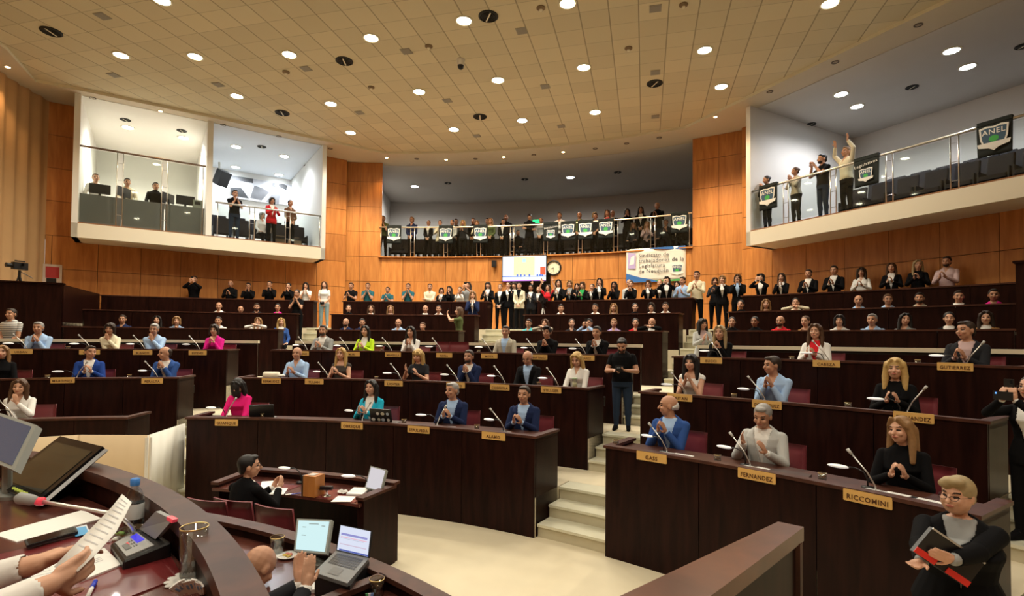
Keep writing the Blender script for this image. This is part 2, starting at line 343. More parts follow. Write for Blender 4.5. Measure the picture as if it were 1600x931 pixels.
# soffit: big sheet with the tiled field cut out
bm = bmesh.new(); outer = [(-24, -8), (26, -8), (26, 30), (-24, 30)]
vo = [bm.verts.new((x, y, ZS)) for x, y in outer]; vi = [bm.verts.new((x, y, ZS)) for x, y in P2]
eo = [bm.edges.new((vo[i], vo[(i+1) % 4])) for i in range(4)]; ei = [bm.edges.new((vi[i], vi[(i+1) % n])) for i in range(n)]
bmesh.ops.triangle_fill(bm, edges=eo+ei, use_beauty=True, use_dissolve=False)
me = bpy.data.meshes.new('soffit'); bm.to_mesh(me); bm.free(); me.materials.append(SOFFIT)
link('ceiling_soffit', me, kind='structure')
m = MB(); m.prism([(-24, -8), (26, -8), (26, 30), (-24, 30)], ZT+0.12, ZT+0.3); m.build('ceiling_slab', WHITE, kind='structure')
# left curtain-like timber wall, vertical ribs
cw = [side(-1, -1.75, 18.5), Vector((-13.25, 13.9, 0)), Vector((-12.9, 12.4, 0)), Vector((-12.6, 10, 0)), Vector((-12.4, 6, 0)), Vector((-12.3, -6, 0))]
m = MB(); pts = []
acc = 0
for a, b in zip(cw[:-1], cw[1:]):
    L_ = (b-a).length; k = max(1, int(L_/0.06)); d = (b-a).normalized(); nn = Vector((d.y, -d.x, 0))*(-1)
    for i in range(k):
        p = a + (b-a)*i/k; w = 0.035*math.sin(acc*2*math.pi/0.42) + 0.012*math.sin(acc*2*math.pi/0.13); acc += L_/k
        pts.append(p - nn*w)
vs = [(p.x, p.y, 0) for p in pts] + [(p.x, p.y, ZS) for p in pts]; n = len(pts)
m.add(vs, [(i, i+1, n+i+1, n+i) for i in range(n-1)])
m.build('wall_left_curtain', mat('beige_pleated_curtain', (0.56, 0.35, 0.17), 0.85, var=0.06, vscale=3), smooth=True, kind='structure')
# end walls enclosing what the photo does not show (behind and right)
m = MB(); m.wallq((-13, -6), (18, -6), 0, ZS, 0.2); m.build('wall_front', WOODSIDE, kind='structure')
m = MB(); m.wallq((18, -6), (18, 10), 0, ZS, -0.2); m.build('wall_right_near', WOODSIDE, kind='structure')
# ---------------------------------------------------------------- side boxes (white balconies)
NF, NB = 17.4, 22.4
for k in (-1, 1):
    sA, sB = -9.25, (-2.42 if k < 0 else 6.5)
    q = lambda s, n: tuple(side(k, s, n))[:2]
    m = MB(); m.prism([q(sA, NF), q(sB, NF), q(sB, NB), q(sA, NB)], 5.15, ZG); m.build('floor_balcony_left' if k < 0 else 'floor_balcony_right', CREAM, kind='structure')
    m = MB(); m.prism([q(sA, NB), q(sB, NB), q(sB, NB+.2), q(sA, NB+.2)], ZG, ZS)
    m.prism([q(sA, NF), q(sA+.14, NF), q(sA+.14, NB), q(sA, NB)], 5.15, ZS)
    m.prism([q(sB-.14, NF), q(sB, NF), q(sB, NB), q(sB-.14, NB)], 5.15, ZS)
    m.build('wall_balcony_left' if k < 0 else 'wall_balcony_right', WHITE, kind='structure')
    m = MB(); m.prism([q(sA+.14, NF-.0), q(sB-.14, NF), q(sB-.14, NF+.12), q(sA+.14, NF+.12)], ZG, ZG+.03); m.build('trim_3' if k < 0 else 'trim_4', mat('brown_edge', (0.30, 0.13, 0.05), 0.5), kind='structure')
    if k > 0:
        m = MB(); m.prism([q(sA+.14, NF+.12), q(sB-.14, NF+.12), q(sB-.14, NB), q(sA+.14, NB)], ZG, ZG+.02); m.build('floor_balcony_carpet', mat('dark_carpet', (0.03, 0.028, 0.03), 0.95), kind='structure')
        m = MB(); m.prism([q(sA+.14, NF+.3), q(sB-.14, NF+.3), q(sB-.14, NB), q(sA+.14, NB)], ZS-.012, ZS-.004); m.build('ceiling_balcony_right', GREYCEIL, kind='structure')
# divider of the left box at pixel x~330
def s_of(k, px, py, n):      # s where the sight line crosses plane n of side k
    lo, hi = -12, 8
    r = ray(px, py); g = lambda s: (side(k, s, n).x*r.y - side(k, s, n).y*r.x)
    for _ in range(50):
        mid = (lo+hi)/2
        if (g(lo) > 0) != (g(mid) > 0): hi = mid
        else: lo = mid
    return (lo+hi)/2
SDV = s_of(-1, 327, 300, NF)
q = lambda s, n: tuple(side(-1, s, n))[:2]
m = MB(); m.prism([q(SDV-.08, NF), q(SDV+.08, NF), q(SDV+.08, NB), q(SDV-.08, NB)], ZG, ZS); m.build('wall_divider', WHITE, kind='structure')
BLUECEIL = mat('cool_white_ceiling', (0.74, 0.78, 0.84), 0.85)
m = MB(); m.prism([q(-9.1, NF+.1), q(SDV-.08, NF+.1), q(SDV-.08, NB), q(-9.1, NB)], ZS-.012, ZS-.004); m.build('ceiling_balcony_left', BLUECEIL, kind='structure')
m = MB(); m.prism([q(-2.56, NF+.1), q(SDV+.08, NF+.1), q(SDV+.08, NB), q(-2.56, NB)], ZS-.012, ZS-.004); m.build('ceiling_booth', WHITE, kind='structure')
# ---------------------------------------------------------------- centre gallery
RG = 27.2
m = MB(); m.arc(RW, RG, -17.5, 17.5, ZG-.3, ZG); m.build('floor_gallery', mat('gallery_carpet', (0.05, 0.045, 0.045), 0.95), kind='structure')
m = MB(); m.arc(RG, RG+.2, -19, 19, ZG, ZS); m.arc(RW+.25, RG, -17.6, -17.45, ZG, ZS, n=1); m.arc(RW+.25, RG, 17.45, 17.6, ZG, ZS, n=1)
m.build('wall_gallery', mat('gallery_grey_plaster', (0.62, 0.60, 0.57), 0.9), kind='structure')
m = MB(); m.arc(RW+.3, RG, -17.5, 17.5, ZS-.012, ZS-.004); m.build('ceiling_gallery', GREYCEIL, kind='structure')
# ================================================================ LAMPS
GLOW = mat('lamp_glow_warm', (1, 1, 1), emis=(1.0, 0.93, 0.66), es=30)
GLOWB = mat('lamp_glow_cool', (1, 1, 1), emis=(0.82, 0.92, 1.0), es=30)
GLOWO = mat('lamp_glow_amber', (1, 1, 1), emis=(1.0, 0.62, 0.28), es=30)
RIM = mat('lamp_rim', (0.75, 0.70, 0.55), 0.4)
def lamp_proto(r, glow):
    e = empty('ceiling_lamp', (0, 0, -50))
    MB().lathe([(r*1.25, 0), (r*1.25, -.012), (r*1.0, -.02), (r*.96, -.004)], seg=20).build('rim', RIM, e, smooth=True)
    MB().lathe([(r*.96, -.004), (r*.7, -.02), (r*.3, -.03), (0, -.032)], seg=20).build('bulb', glow, e, smooth=True)
    return e
protos = {('w', .13): lamp_proto(.155, GLOW), ('b', .13): lamp_proto(.155, GLOWB), ('b', .12): None, ('o', .055): lamp_proto(.055, GLOWO)}
protos[('b', .12)] = protos[('b', .13)]
used = set()
def light(loc, W, col, rad=.12, spot=None, aim=None, name='lamp_light', parent=None, blend=.6):
    l = bpy.data.lights.new(name, 'SPOT' if spot else 'POINT'); l.energy = W; l.color = col; l.shadow_soft_size = rad
    if spot: l.spot_size = D(spot); l.spot_blend = blend
    o = bpy.data.objects.new(name, l); COL.objects.link(o); o.location = loc
    if spot:
        d = (Vector(aim)-Vector(loc)) if aim is not None else Vector((0, 0, -1)); o.rotation_euler = d.to_track_quat('-Z', 'Y').to_euler()
    return o
WARM, COOL, AMB = (1.0, 0.91, 0.74), (0.86, 0.93, 1.0), (1.0, 0.60, 0.28)
def ceil_lamp(px, py, z, key, W, col, label, group, spot=155, aim=None, drop=.10):
    p = at_z(px, py, z); pr = protos[key]
    if key not in used: pr.location = p; o = pr; used.add(key)
    else: o = dup(pr, p, 0)
    tag(o, label, 'ceiling lamp', group)
    if W: light((p.x, p.y, z-drop), W, col, .10, spot, aim)
    return o
HL = [(253, 0), (189, 86), (305, 88), (370, 150), (452, 85), (580, 59), (725, 32), (887, 5), (1297, 5), (1101, 78), (1127, 135), (912, 105), (778, 125), (655, 143), (517, 162), (548, 207), (709, 202), (816, 188), (930, 175)]
def place_words(px, py):
    h = 'far left' if px < 270 else 'left' if px < 480 else 'left of middle' if px < 640 else 'middle' if px < 860 else 'right of middle' if px < 1050 else 'right'
    return h
for i, (px, py) in enumerate(HL):
    cool = (px, py) == (816, 188)
    near = sorted(HL, key=lambda q: (q[0]-px)**2+(q[1]-py)**2)[1]
    nm = ['leftmost at the top edge', 'left end of the second row', 'second in the left row', 'small flat one near the left balcony edge', 'third in the left row', 'above and left of the middle', 'beside the black vent at the top', 'cut by the top edge, right of middle', 'flaring, top right', 'right side, above the amber one', 'amber toned, nearest the right pillar', 'star-flared, right of centre', 'star-flared, at the centre', 'left of the centre star-flared one', 'nearest the round vent at left', 'lowest on the left', 'lowest in the middle', 'bluish white, low in the middle', 'lowest on the right'][i]
    ceil_lamp(px, py, ZT, ('b', .13) if cool else ('w', .13), LAMP_W, COOL if cool else (1.0, .72, .42) if px == 1127 else WARM, 'round recessed ceiling lamp, ' + nm, 'recessed lamps in the tiled ceiling', spot=135)
# more of the same rows of lamps above and behind the camera
for u, v, nm_ in ((-6, 6.5, 'first'), (-2, 6.5, 'second'), (2.0, 6.0, 'third'), (6, 6, 'fourth'), (-6, 2, 'fifth'), (-2, 2, 'sixth'), (3, 2, 'seventh'), (8, 3, 'eighth'), (10, 7.5, 'ninth'), (0, -1.5, 'tenth'), (6, -2, 'eleventh')):
    p = uv(u, v, ZT); dup(protos[('w', .13)], p, 0, f'round recessed ceiling lamp above the dais, out of view, {nm_} of eleven', 'recessed lamps in the tiled ceiling'); light((p.x, p.y, ZT-.10), LAMP_W, WARM, .10, 135)
SP = [((12, 104), 'beside the beige curtain'), ((251, 173), 'over the white booth'), ((604, 246), 'at the left pillar corner'), ((697, 249), 'second over the gallery'), ((787, 245), 'third over the gallery'), ((880, 237), 'fourth over the gallery'), ((1118, 182), 'over the right pillar')]
for (px, py), nm in SP:
    ceil_lamp(px, py, ZS, ('o', .055), SPOT_W*.5, AMB, 'small amber spotlight in the soffit, ' + nm, 'amber soffit spots', spot=110)
for (px, py), nm in (((648, 291), 'left one over the gallery'), ((891, 277), 'right one over the gallery')):
    ceil_lamp(px, py, ZS-.012, ('b', .13), BOX_W*2.4, (1, .95, .88), 'white round lamp in the grey gallery ceiling, ' + nm, 'gallery lamps', spot=172)
for (px, py), nm in (((1314, 147), 'upper of the pair near the pillar'), ((1339, 166), 'lower of the pair near the pillar'), ((1487, 79), 'upper of the pair nearest the right edge'), ((1512, 104), 'lower of the pair nearest the right edge')):
    ceil_lamp(px, py, ZS-.012, ('b', .13), BOX_W*1.0, (.97, .96, 1), 'white round lamp of the right balcony, ' + nm, 'right balcony lamps')
for (px, py), nm in (((200, 199), 'left'), ((287, 215), 'right')):
    ceil_lamp(px, py, ZS-.012, ('b', .13), BOX_W*2.3, (1, .95, .84), f'round lamp in the white booth ceiling, {nm} of two', 'booth lamps')
for (px, py), nm in (((369, 229), 'upper left'), ((444, 244), 'upper right'), ((368, 261), 'lower left'), ((436, 273), 'lower right')):
    ceil_lamp(px, py, ZS-.012, ('b', .13), BOX_W*.9, COOL, f'round lamp in the blue-lit balcony ceiling, {nm} of four', 'left balcony lamps')
# added spotlights without fixtures, boosting the soffit spots' wash on the wood wall
for a in (-18.6, -17.0, -13, -9, -5, -1, 3, 7, 11, 16.6, 18.6):
    p = pol(19.5, a, ZS-.1); b_ = pol(21.4, a, 4.6); light(p, WASH_W*(1.0 if abs(a) < 15.5 else .8), (1, .85, .60), .15, 62, b_, name='wall_wash', blend=1)
# dark round vents, rings, camera, grey grilles
VENT = mat('vent_black', (0.015, 0.014, 0.012), 0.6)
vp = None
VL = [(80, 49, ZT, 'near the left edge'), (441, 176, ZT, 'above the left balcony'), (538, 95, ZT, 'left of middle'), (763, 25, ZT, 'at the top beside the lamp'), (750, 182, ZT, 'low in the middle'), (1023, 130, ZT, 'right of middle'),
      (700, 286, ZS-.012, 'left in the gallery ceiling'), (820, 280, ZS-.012, 'middle of the gallery ceiling'), (965, 269, ZS-.012, 'right in the gallery ceiling'), (1425, 136, ZS-.012, 'right balcony, larger'), (1267, 194, ZS-.012, 'right balcony, nearest the pillar'), (1598, 72, ZS-.012, 'right balcony, at the right edge'),
      (196, 187, ZS-.012, 'booth, left'), (284, 204, ZS-.012, 'booth, right'), (409, 229, ZS-.012, 'blue-lit balcony, left'), (481, 259, ZS-.012, 'blue-lit balcony, right')]
for px, py, z, nm in VL:
    p = at_z(px, py, z)
    if vp is None:
        vp = empty('ceiling_vent', p); r = .21
        MB().lathe([(r, 0), (r, -.02), (r*.85, -.035), (r*.8, -.01), (0, -.01)], seg=24).build('frame', VENT, vp)
        for k in range(3): MB().lathe([(r*(.65-.2*k), -.01), (r*(.68-.2*k), -.03), (r*(.60-.2*k), -.03)], seg=24).build('louvre', VENT, vp)
        MB().box((0, 0, -.032), (.03, r*1.5, .006)).build('bar', RIM, vp); o = vp
    else: o = dup(vp, p, random.random()*.5)
    if z < ZT: o.scale = (.7, .7, .7)
    tag(o, 'black round air vent in the ceiling, ' + nm, 'air vent', 'round ceiling vents')
dp = None
for px, py, nm in ((145, 153, 'first, over the booth'), (349, 195, 'over the booth divider'), (436, 213, 'over the blue-lit balcony'), (516, 232, 'at the left pillar'), (651, 248, 'left in the gallery edge'), (743, 248, 'second in the gallery edge'), (834, 242, 'third in the gallery edge'), (930, 232, 'fourth in the gallery edge'), (979, 224, 'fifth in the gallery edge'), (1030, 215, 'next to the right pillar'), (1203, 143, 'above the right balcony front'), (1305, 97, 'middle above the right balcony'), (1435, 39, 'upper right corner')):
    p = at_z(px, py, ZS)
    if dp is None:
        dp = empty('soffit_spot', p); MB().lathe([(.085, 0), (.085, -.012), (.06, -.014), (.055, .0)], seg=18).build('rim', mat('spot_rim_dark', (.12, .09, .06), .5), dp); MB().lathe([(.055, -.004), (.03, -.012), (0, -.014)], seg=18).build('bulb', mat('unlit_bulb', (.35, .28, .18), .3), dp); o = dp
    else: o = dup(dp, p, 0)
    tag(o, 'small unlit dark spotlight in the soffit, ' + nm, 'spotlight', 'unlit soffit spots')
gp = None
for px, py, nm in ((160, 25, 'near the upper left'), (178, 117, 'under the left lamp'), (478, 107, 'right of the left row lamps'), (341, 132, 'left, above the flat lamp'), (635, 80, 'left of the dome camera'), (699, 157, 'below the dome camera'), (745, 212, 'low in the middle'), (815, 48, 'top middle'), (852, 135, 'right of the centre lamp'), (877, 197, 'low, right of the bluish lamp'), (1024, 13, 'top, right of middle'), (1024, 113, 'above the right vent'), (1024, 182, 'lowest on the right'), (562, 176, 'beside the left lower lamps')):
    p = at_z(px, py, ZT)
    if gp is None:
        gp = empty('ceiling_grille', p, -PHI); MB().box((0, 0, -.006), (.24, .24, .012)).build('frame', mat('grille_grey', (.36, .33, .27), .7), gp); MB().box((0, 0, -.014), (.20, .20, .006)).build('mesh_panel', mat('grille_mesh', (.30, .28, .24), .8), gp); o = gp
    else: o = dup(gp, p, -PHI)
    tag(o, 'faint grey square grille in the tiled ceiling, ' + nm, 'ceiling grille', 'square ceiling grilles')
rp = None
for px, py, nm in ((670, 72, 'left of the dome camera'), (447, 112, 'under the third lamp'), (845, 12, 'top middle'), (1068, 7, 'top right'), (982, 75, 'small, right of middle'), (580, 136, 'small, left')):
    p = at_z(px, py, ZT)
    if rp is None:
        rp = empty('smoke_detector', p); MB().lathe([(.09, 0), (.09, -.02), (.05, -.05), (0, -.05)], seg=18).build('body', mat('detector_brown', (.22, .15, .08), .5), rp); MB().lathe([(.04, -.05), (.03, -.07), (0, -.07)], seg=12).build('sensor', RIM, rp); o = rp
    else: o = dup(rp, p, 0)
    tag(o, 'small round smoke detector on the tiled ceiling, ' + nm, 'smoke detector', 'smoke detectors')
p = at_z(720, 93, ZT); e = empty('dome_camera', p, label='white dome security camera hanging from the middle of the tiled ceiling', cat='security camera')
MB().lathe([(.10, 0), (.10, -.05), (.085, -.12), (.08, -.15)], seg=20).build('housing', WHITE, e, smooth=True)
MB().lathe([(.078, -.15), (.07, -.20), (.045, -.235), (0, -.245)], seg=20).build('dome', BLACK, e, smooth=True)
# ================================================================ DESK BLOCKS
NAMES_H = .095
PLATES = 0
def plate(root, px, py, R, txt, w=.34):
    p = on_R(px, py, R-.012); a = ang(p)
    M = Matrix.Translation(p - root.location) @ Matrix.Rotation(-(PHI+D(a)), 4, 'Z')
    o = MB().rbox((0, 0, 0), (w, NAMES_H, .012), .008, rot=Matrix.Rotation(D(90), 3, 'X')).build('name_plate', TAN, root)
    o.data.transform(M)
    t = text_mesh(txt, .056, INK, 'lettering', o, M @ Matrix.Translation((0, -.008, -.012)) @ Matrix.Rotation(D(90), 4, 'X'), .002, bold=.0003, fit=w*.84)
    return o
def desk(R, a0, a1, zf, zt, zs, npan, label, plates=(), ends=(1, 1), depth=.60, cat='desk', group='curved rows of desks', top=DARKWOOD, rimh=.045):
    e = empty('desk_row', pol(R, (a0+a1)/2, zs), label=label, cat=cat, group=group)
    st = (a1-a0)/npan; g = math.degrees(.004/R)
    for i in range(npan):
        MB().arc(R, R+.035, a0+st*i+g, a0+st*(i+1)-g, zf, zt-.03, n=5).build('front_panel', DARKWOOD, e, w=True)
    MB().arc(R+.035, R+.05, a0+.05, a1-.05, zf, zt-.05).build('backing', SEAM, e, w=True)
    MB().arc(R-.015, R+.085, a0-.12, a1+.12, zt-.03, zt).build('ledge', BROWNTOP, e, w=True)
    MB().arc(R+.05, R+depth, a0, a1, zt-.09, zt-.055).build('desk_top', BROWNTOP, e, w=True)
    ew = math.degrees(.05/R)
    for k, (aa, on) in enumerate(((a0, ends[0]), (a1, ends[1]))):
        if not on: continue
        s = 1 if k == 0 else -1
        MB().arc(R+.035, R+depth+.03, aa, aa+s*ew, zf+.0, zt-.03, n=1).build('end_panel', DARKWOOD, e, w=True)
        MB().arc(R+.085, R+depth+.05, aa-s*.1, aa+s*ew*1.5, zt-.03, zt, n=1).build('end_ledge', BROWNTOP, e, w=True)
    for (px, py, txt) in plates: plate(e, px, py, R, txt)
    return e
T1, T2, T3 = 1.235, 1.70, 2.165
R1, R2, R3, RA, RB, RC = 9.03, 10.70, 12.30, 15.20, 16.70, 18.20
desk(R1, -60, -21.6, 0, T1, Z1, 9, 'lowest dark desk row at the far left, behind the cream screens', [(-2, 661, 'ORTUÑO')], (0, 1))
desk(R1, -16.3, 17.3, 0, T1, Z1, 5, 'lowest dark desk row in the centre, name plate OBREQUE in its middle', [(354, 660, 'GUANQUE'), (550, 665, 'OBREQUE'), (654, 671, 'SEPULVEDA'), (771, 681, 'ALAMO')])
desk(R1, 23.2, 43.4, 0, T1, Z1, 3, 'nearest dark desk row on the right with the name plate RICCOMINI', [(1018, 714, 'GASS'), (1182, 743, 'FERNANDEZ'), (1355, 779, 'RICCOMINI')])
desk(R2, -59, -22, Z1, T2, Z2, 8, 'second dark desk row on the left with the name plate PERALTA', [(98, 594, 'MARTINEZ'), (238, 595, 'PERALTA')], (0, 1))
desk(R2, -16.8, 17.2, Z1, T2, Z2, 6, 'second dark desk row in the centre with the name plate TULIAN', [(424, 595, 'BERMUDEZ'), (491, 596, 'TULIAN'), (615, 599, 'LICHTER'), (712, 601.5, 'CAPUTO'), (781, 605, 'COGGIOLA'), (861, 609, 'STILLGER')])
desk(R2, 21.5, 41.2, Z1, T2, Z2, 4, 'second dark desk row on the right with the name plate DOMINGUEZ', [(1062, 621, 'GAITAN'), (1198, 632, 'DOMINGUEZ'), (1427, 652, 'FERNANDEZ')])
desk(R3, -51, -21, Z2, T3, Z3, 8, 'third dark desk row on the left behind the two men in blue suits', [(33, 549, 'URBAN'), (140, 550, 'CANTO'), (223, 550.5, 'BLANCO'), (309, 551, 'ESTEVES')], (0, 1))
desk(R3, -16.8, 17.0, Z2, T3, Z3, 7, 'third dark desk row in the centre with the name plate MOYA', [(470, 552, 'CHAPINO'), (550, 553, 'MURI'), (614, 554, 'MANSILLA'), (694, 555, 'REINA'), (764.5, 556, 'MOYA'), (842, 558, 'MARTINEZ'), (915, 559, 'SUAREZ')])
desk(R3, 21.2, 40.9, Z2, T3, Z3, 4, 'third dark desk row on the right with the name plate CABEZA', [(1111, 563, 'BUCCI'), (1291, 568, 'CABEZA'), (1492, 573, 'GUTIERREZ')])
# rail wall behind the third row
RAILW = mat('cream_rail', (0.74, 0.66, 0.50), 0.35)
for a0, a1, nm in ((-47, -20.2, 'left'), (-16.5, 16.8, 'centre'), (21.5, 46, 'right')):
    e = empty('barrier', pol(13.55, (a0+a1)/2, Z3), label=f'low dark barrier with a cream rail behind the third desk row, {nm} block', cat='barrier', group='rail barriers')
    MB().arc(13.52, 13.57, a0, a1, Z3, 2.24).build('panel', DARKWOOD, e, w=True)
    MB().arc(13.49, 13.60, a0-.1, a1+.1, 2.285, 2.345).build('rail', RAILW, e, w=True)
    MB().arc(13.53, 13.56, a0, a1, 2.24, 2.29).build('rail_support', BLACK, e, w=True)
# public benches
TA, TB, TC = 2.65, 3.13, 3.62
for R, zt, zf, zs, nm in ((RA, TA, Z3, ZA, 'front'), (RB, TB, ZA, ZB, 'middle'), (RC, TC, ZB, ZC, 'back')):
    dl = {RA: 0, RB: .2, RC: .4}[R]
    desk(R, -38.4, -20.5+dl, zf, zt, zs, 5, f'{nm} dark bench front of the upper left block', (), (0, 1), .45, 'bench', 'upper bench fronts', rimh=.02)
    desk(R, -16.8-dl, -2.5, zf, zt, zs, 4, f'{nm} dark bench front left of the middle stairs', (), (1, 1), .45, 'bench', 'upper bench fronts')
    desk(R, 2.5, 16.7, zf, zt, zs, 4, f'{nm} dark bench front right of the middle stairs', (), (1, 1), .45, 'bench', 'upper bench fronts')
    desk(R, 20.7, 38.4, zf, zt, zs, 5, f'{nm} dark bench front of the upper right block', (), (1, 0), .45, 'bench', 'upper bench fronts')
# tall dark enclosures closing the upper benches at both sides
for k, nm in ((-1, 'left'), (1, 'right')):
    z = 3.64
    m = MB(); m.arc(15.15, 18.2, k*38.5, k*39.0, Z3, z, n=1); ke = -44 if k < 0 else 56; m.arc(15.15, 15.25, k*38.5, ke, Z3, z, n=10); m.arc(15.1, 15.3, k*38.4, ke, z, z+.03, n=10)
    m.build('enclosure', DARKWOOD, label=f'tall dark wooden enclosure closing the upper benches at the {nm} end', cat='partition')
# ================================================================ PEOPLE
V = Vector
def cone(mb, a, b, ra, rb, seg=12):      # closed tapered capsule
    a, b = V(a), V(b); d = b-a; L = d.length
    if L < 1e-6: return
    q = d.to_track_quat('Z', 'Y').to_matrix()
    prof = []
    for k in range(4): t = math.pi/2*k/3; prof.append((ra*math.sin(t), -ra*math.cos(t)))
    for k in range(4): t = math.pi/2*k/3; prof.append((rb*math.cos(t), L+rb*math.sin(t)))
    n = len(mb.v); mb.lathe(prof, a, seg, rot=q)
def capsd(P, a, b, ra, rb):
    a = np.array(a); b = np.array(b); ab = b-a; t = np.clip(((P-a)@ab)/max(ab@ab, 1e-9), 0, 1)
    return np.linalg.norm(P-(a+t[:, None]*ab), axis=1)-(ra+(rb-ra)*t), t
def ik(s, w, l1, l2, pole):
    s, w, pole = V(s), V(w), V(pole); d = w-s; L = d.length
    if L > (l1+l2)*.995: w = s+d*((l1+l2)*.995/L); d = w-s; L = d.length
    x = (l1*l1-l2*l2+L*L)/(2*L); h = math.sqrt(max(l1*l1-x*x, 0)); u = d/L
    p = (pole-s); p = p-u*p.dot(u); p.normalize(); return s+u*x+p*h, w
# pose: dict(sit, lean, head(yaw,pitch,roll), L=(wrist, finger dir, palm dir), R=..., fat, fem)
def hand_prims(w, fd, pn, side_, curl=.25, k=1.0):
    """w wrist, fd finger direction, pn palm normal; returns list of cones"""
    w, fd, pn = V(w), V(fd).normalized(), V(pn); pn = (pn-fd*pn.dot(fd)).normalized(); sx = fd.cross(pn)*side_
    out = []
    for j, (off, ln) in enumerate(((.030, .070), (.010, .078), (-.011, .073), (-.031, .058))):
        b = w+fd*.085*k+sx*off*k*.95; ln *= k
        m1 = b+(fd*math.cos(curl)+pn*math.sin(curl))*ln*.55; m2 = m1+(fd*math.cos(curl*2.2)+pn*math.sin(curl*2.2))*ln*.45
        out += [(w+fd*.03*k+sx*off*.7*k, b, .013*k, .0105*k), (b, m1, .0098*k, .0088*k), (m1, m2, .0086*k, .0068*k)]
    t0 = w+fd*.022*k+sx*.020*k; t1 = t0+(fd*.55+sx*.75+pn*.25).normalized()*.045*k; t2 = t1+(fd*.92+sx*.3+pn*.1).normalized()*.038*k
    out += [(t0, t1, .015*k, .0115*k), (t1, t2, .011*k, .0085*k), (w, w+fd*.05*k, .026*k, .022*k)]
    return out
TORSO_M = [(.80, .150, .105, 0), (.88, .168, .115, .0), (.97, .150, .105, -.005), (1.06, .142, .100, -.008), (1.16, .155, .110, -.010), (1.26, .178, .122, -.006), (1.33, .180, .114, .0), (1.375, .150, .090, .005), (1.415, .098, .070, .008), (1.445, .06, .058, .005)]
TORSO_F = [(.80, .158, .112, 0), (.88, .175, .122, .005), (.97, .150, .105, .0), (1.06, .122, .090, -.003), (1.16, .135, .098, -.008), (1.24, .150, .128, -.022), (1.31, .152, .105, -.003), (1.37, .140, .080, .005), (1.41, .09, .064, .008), (1.44, .05, .05, .005)]
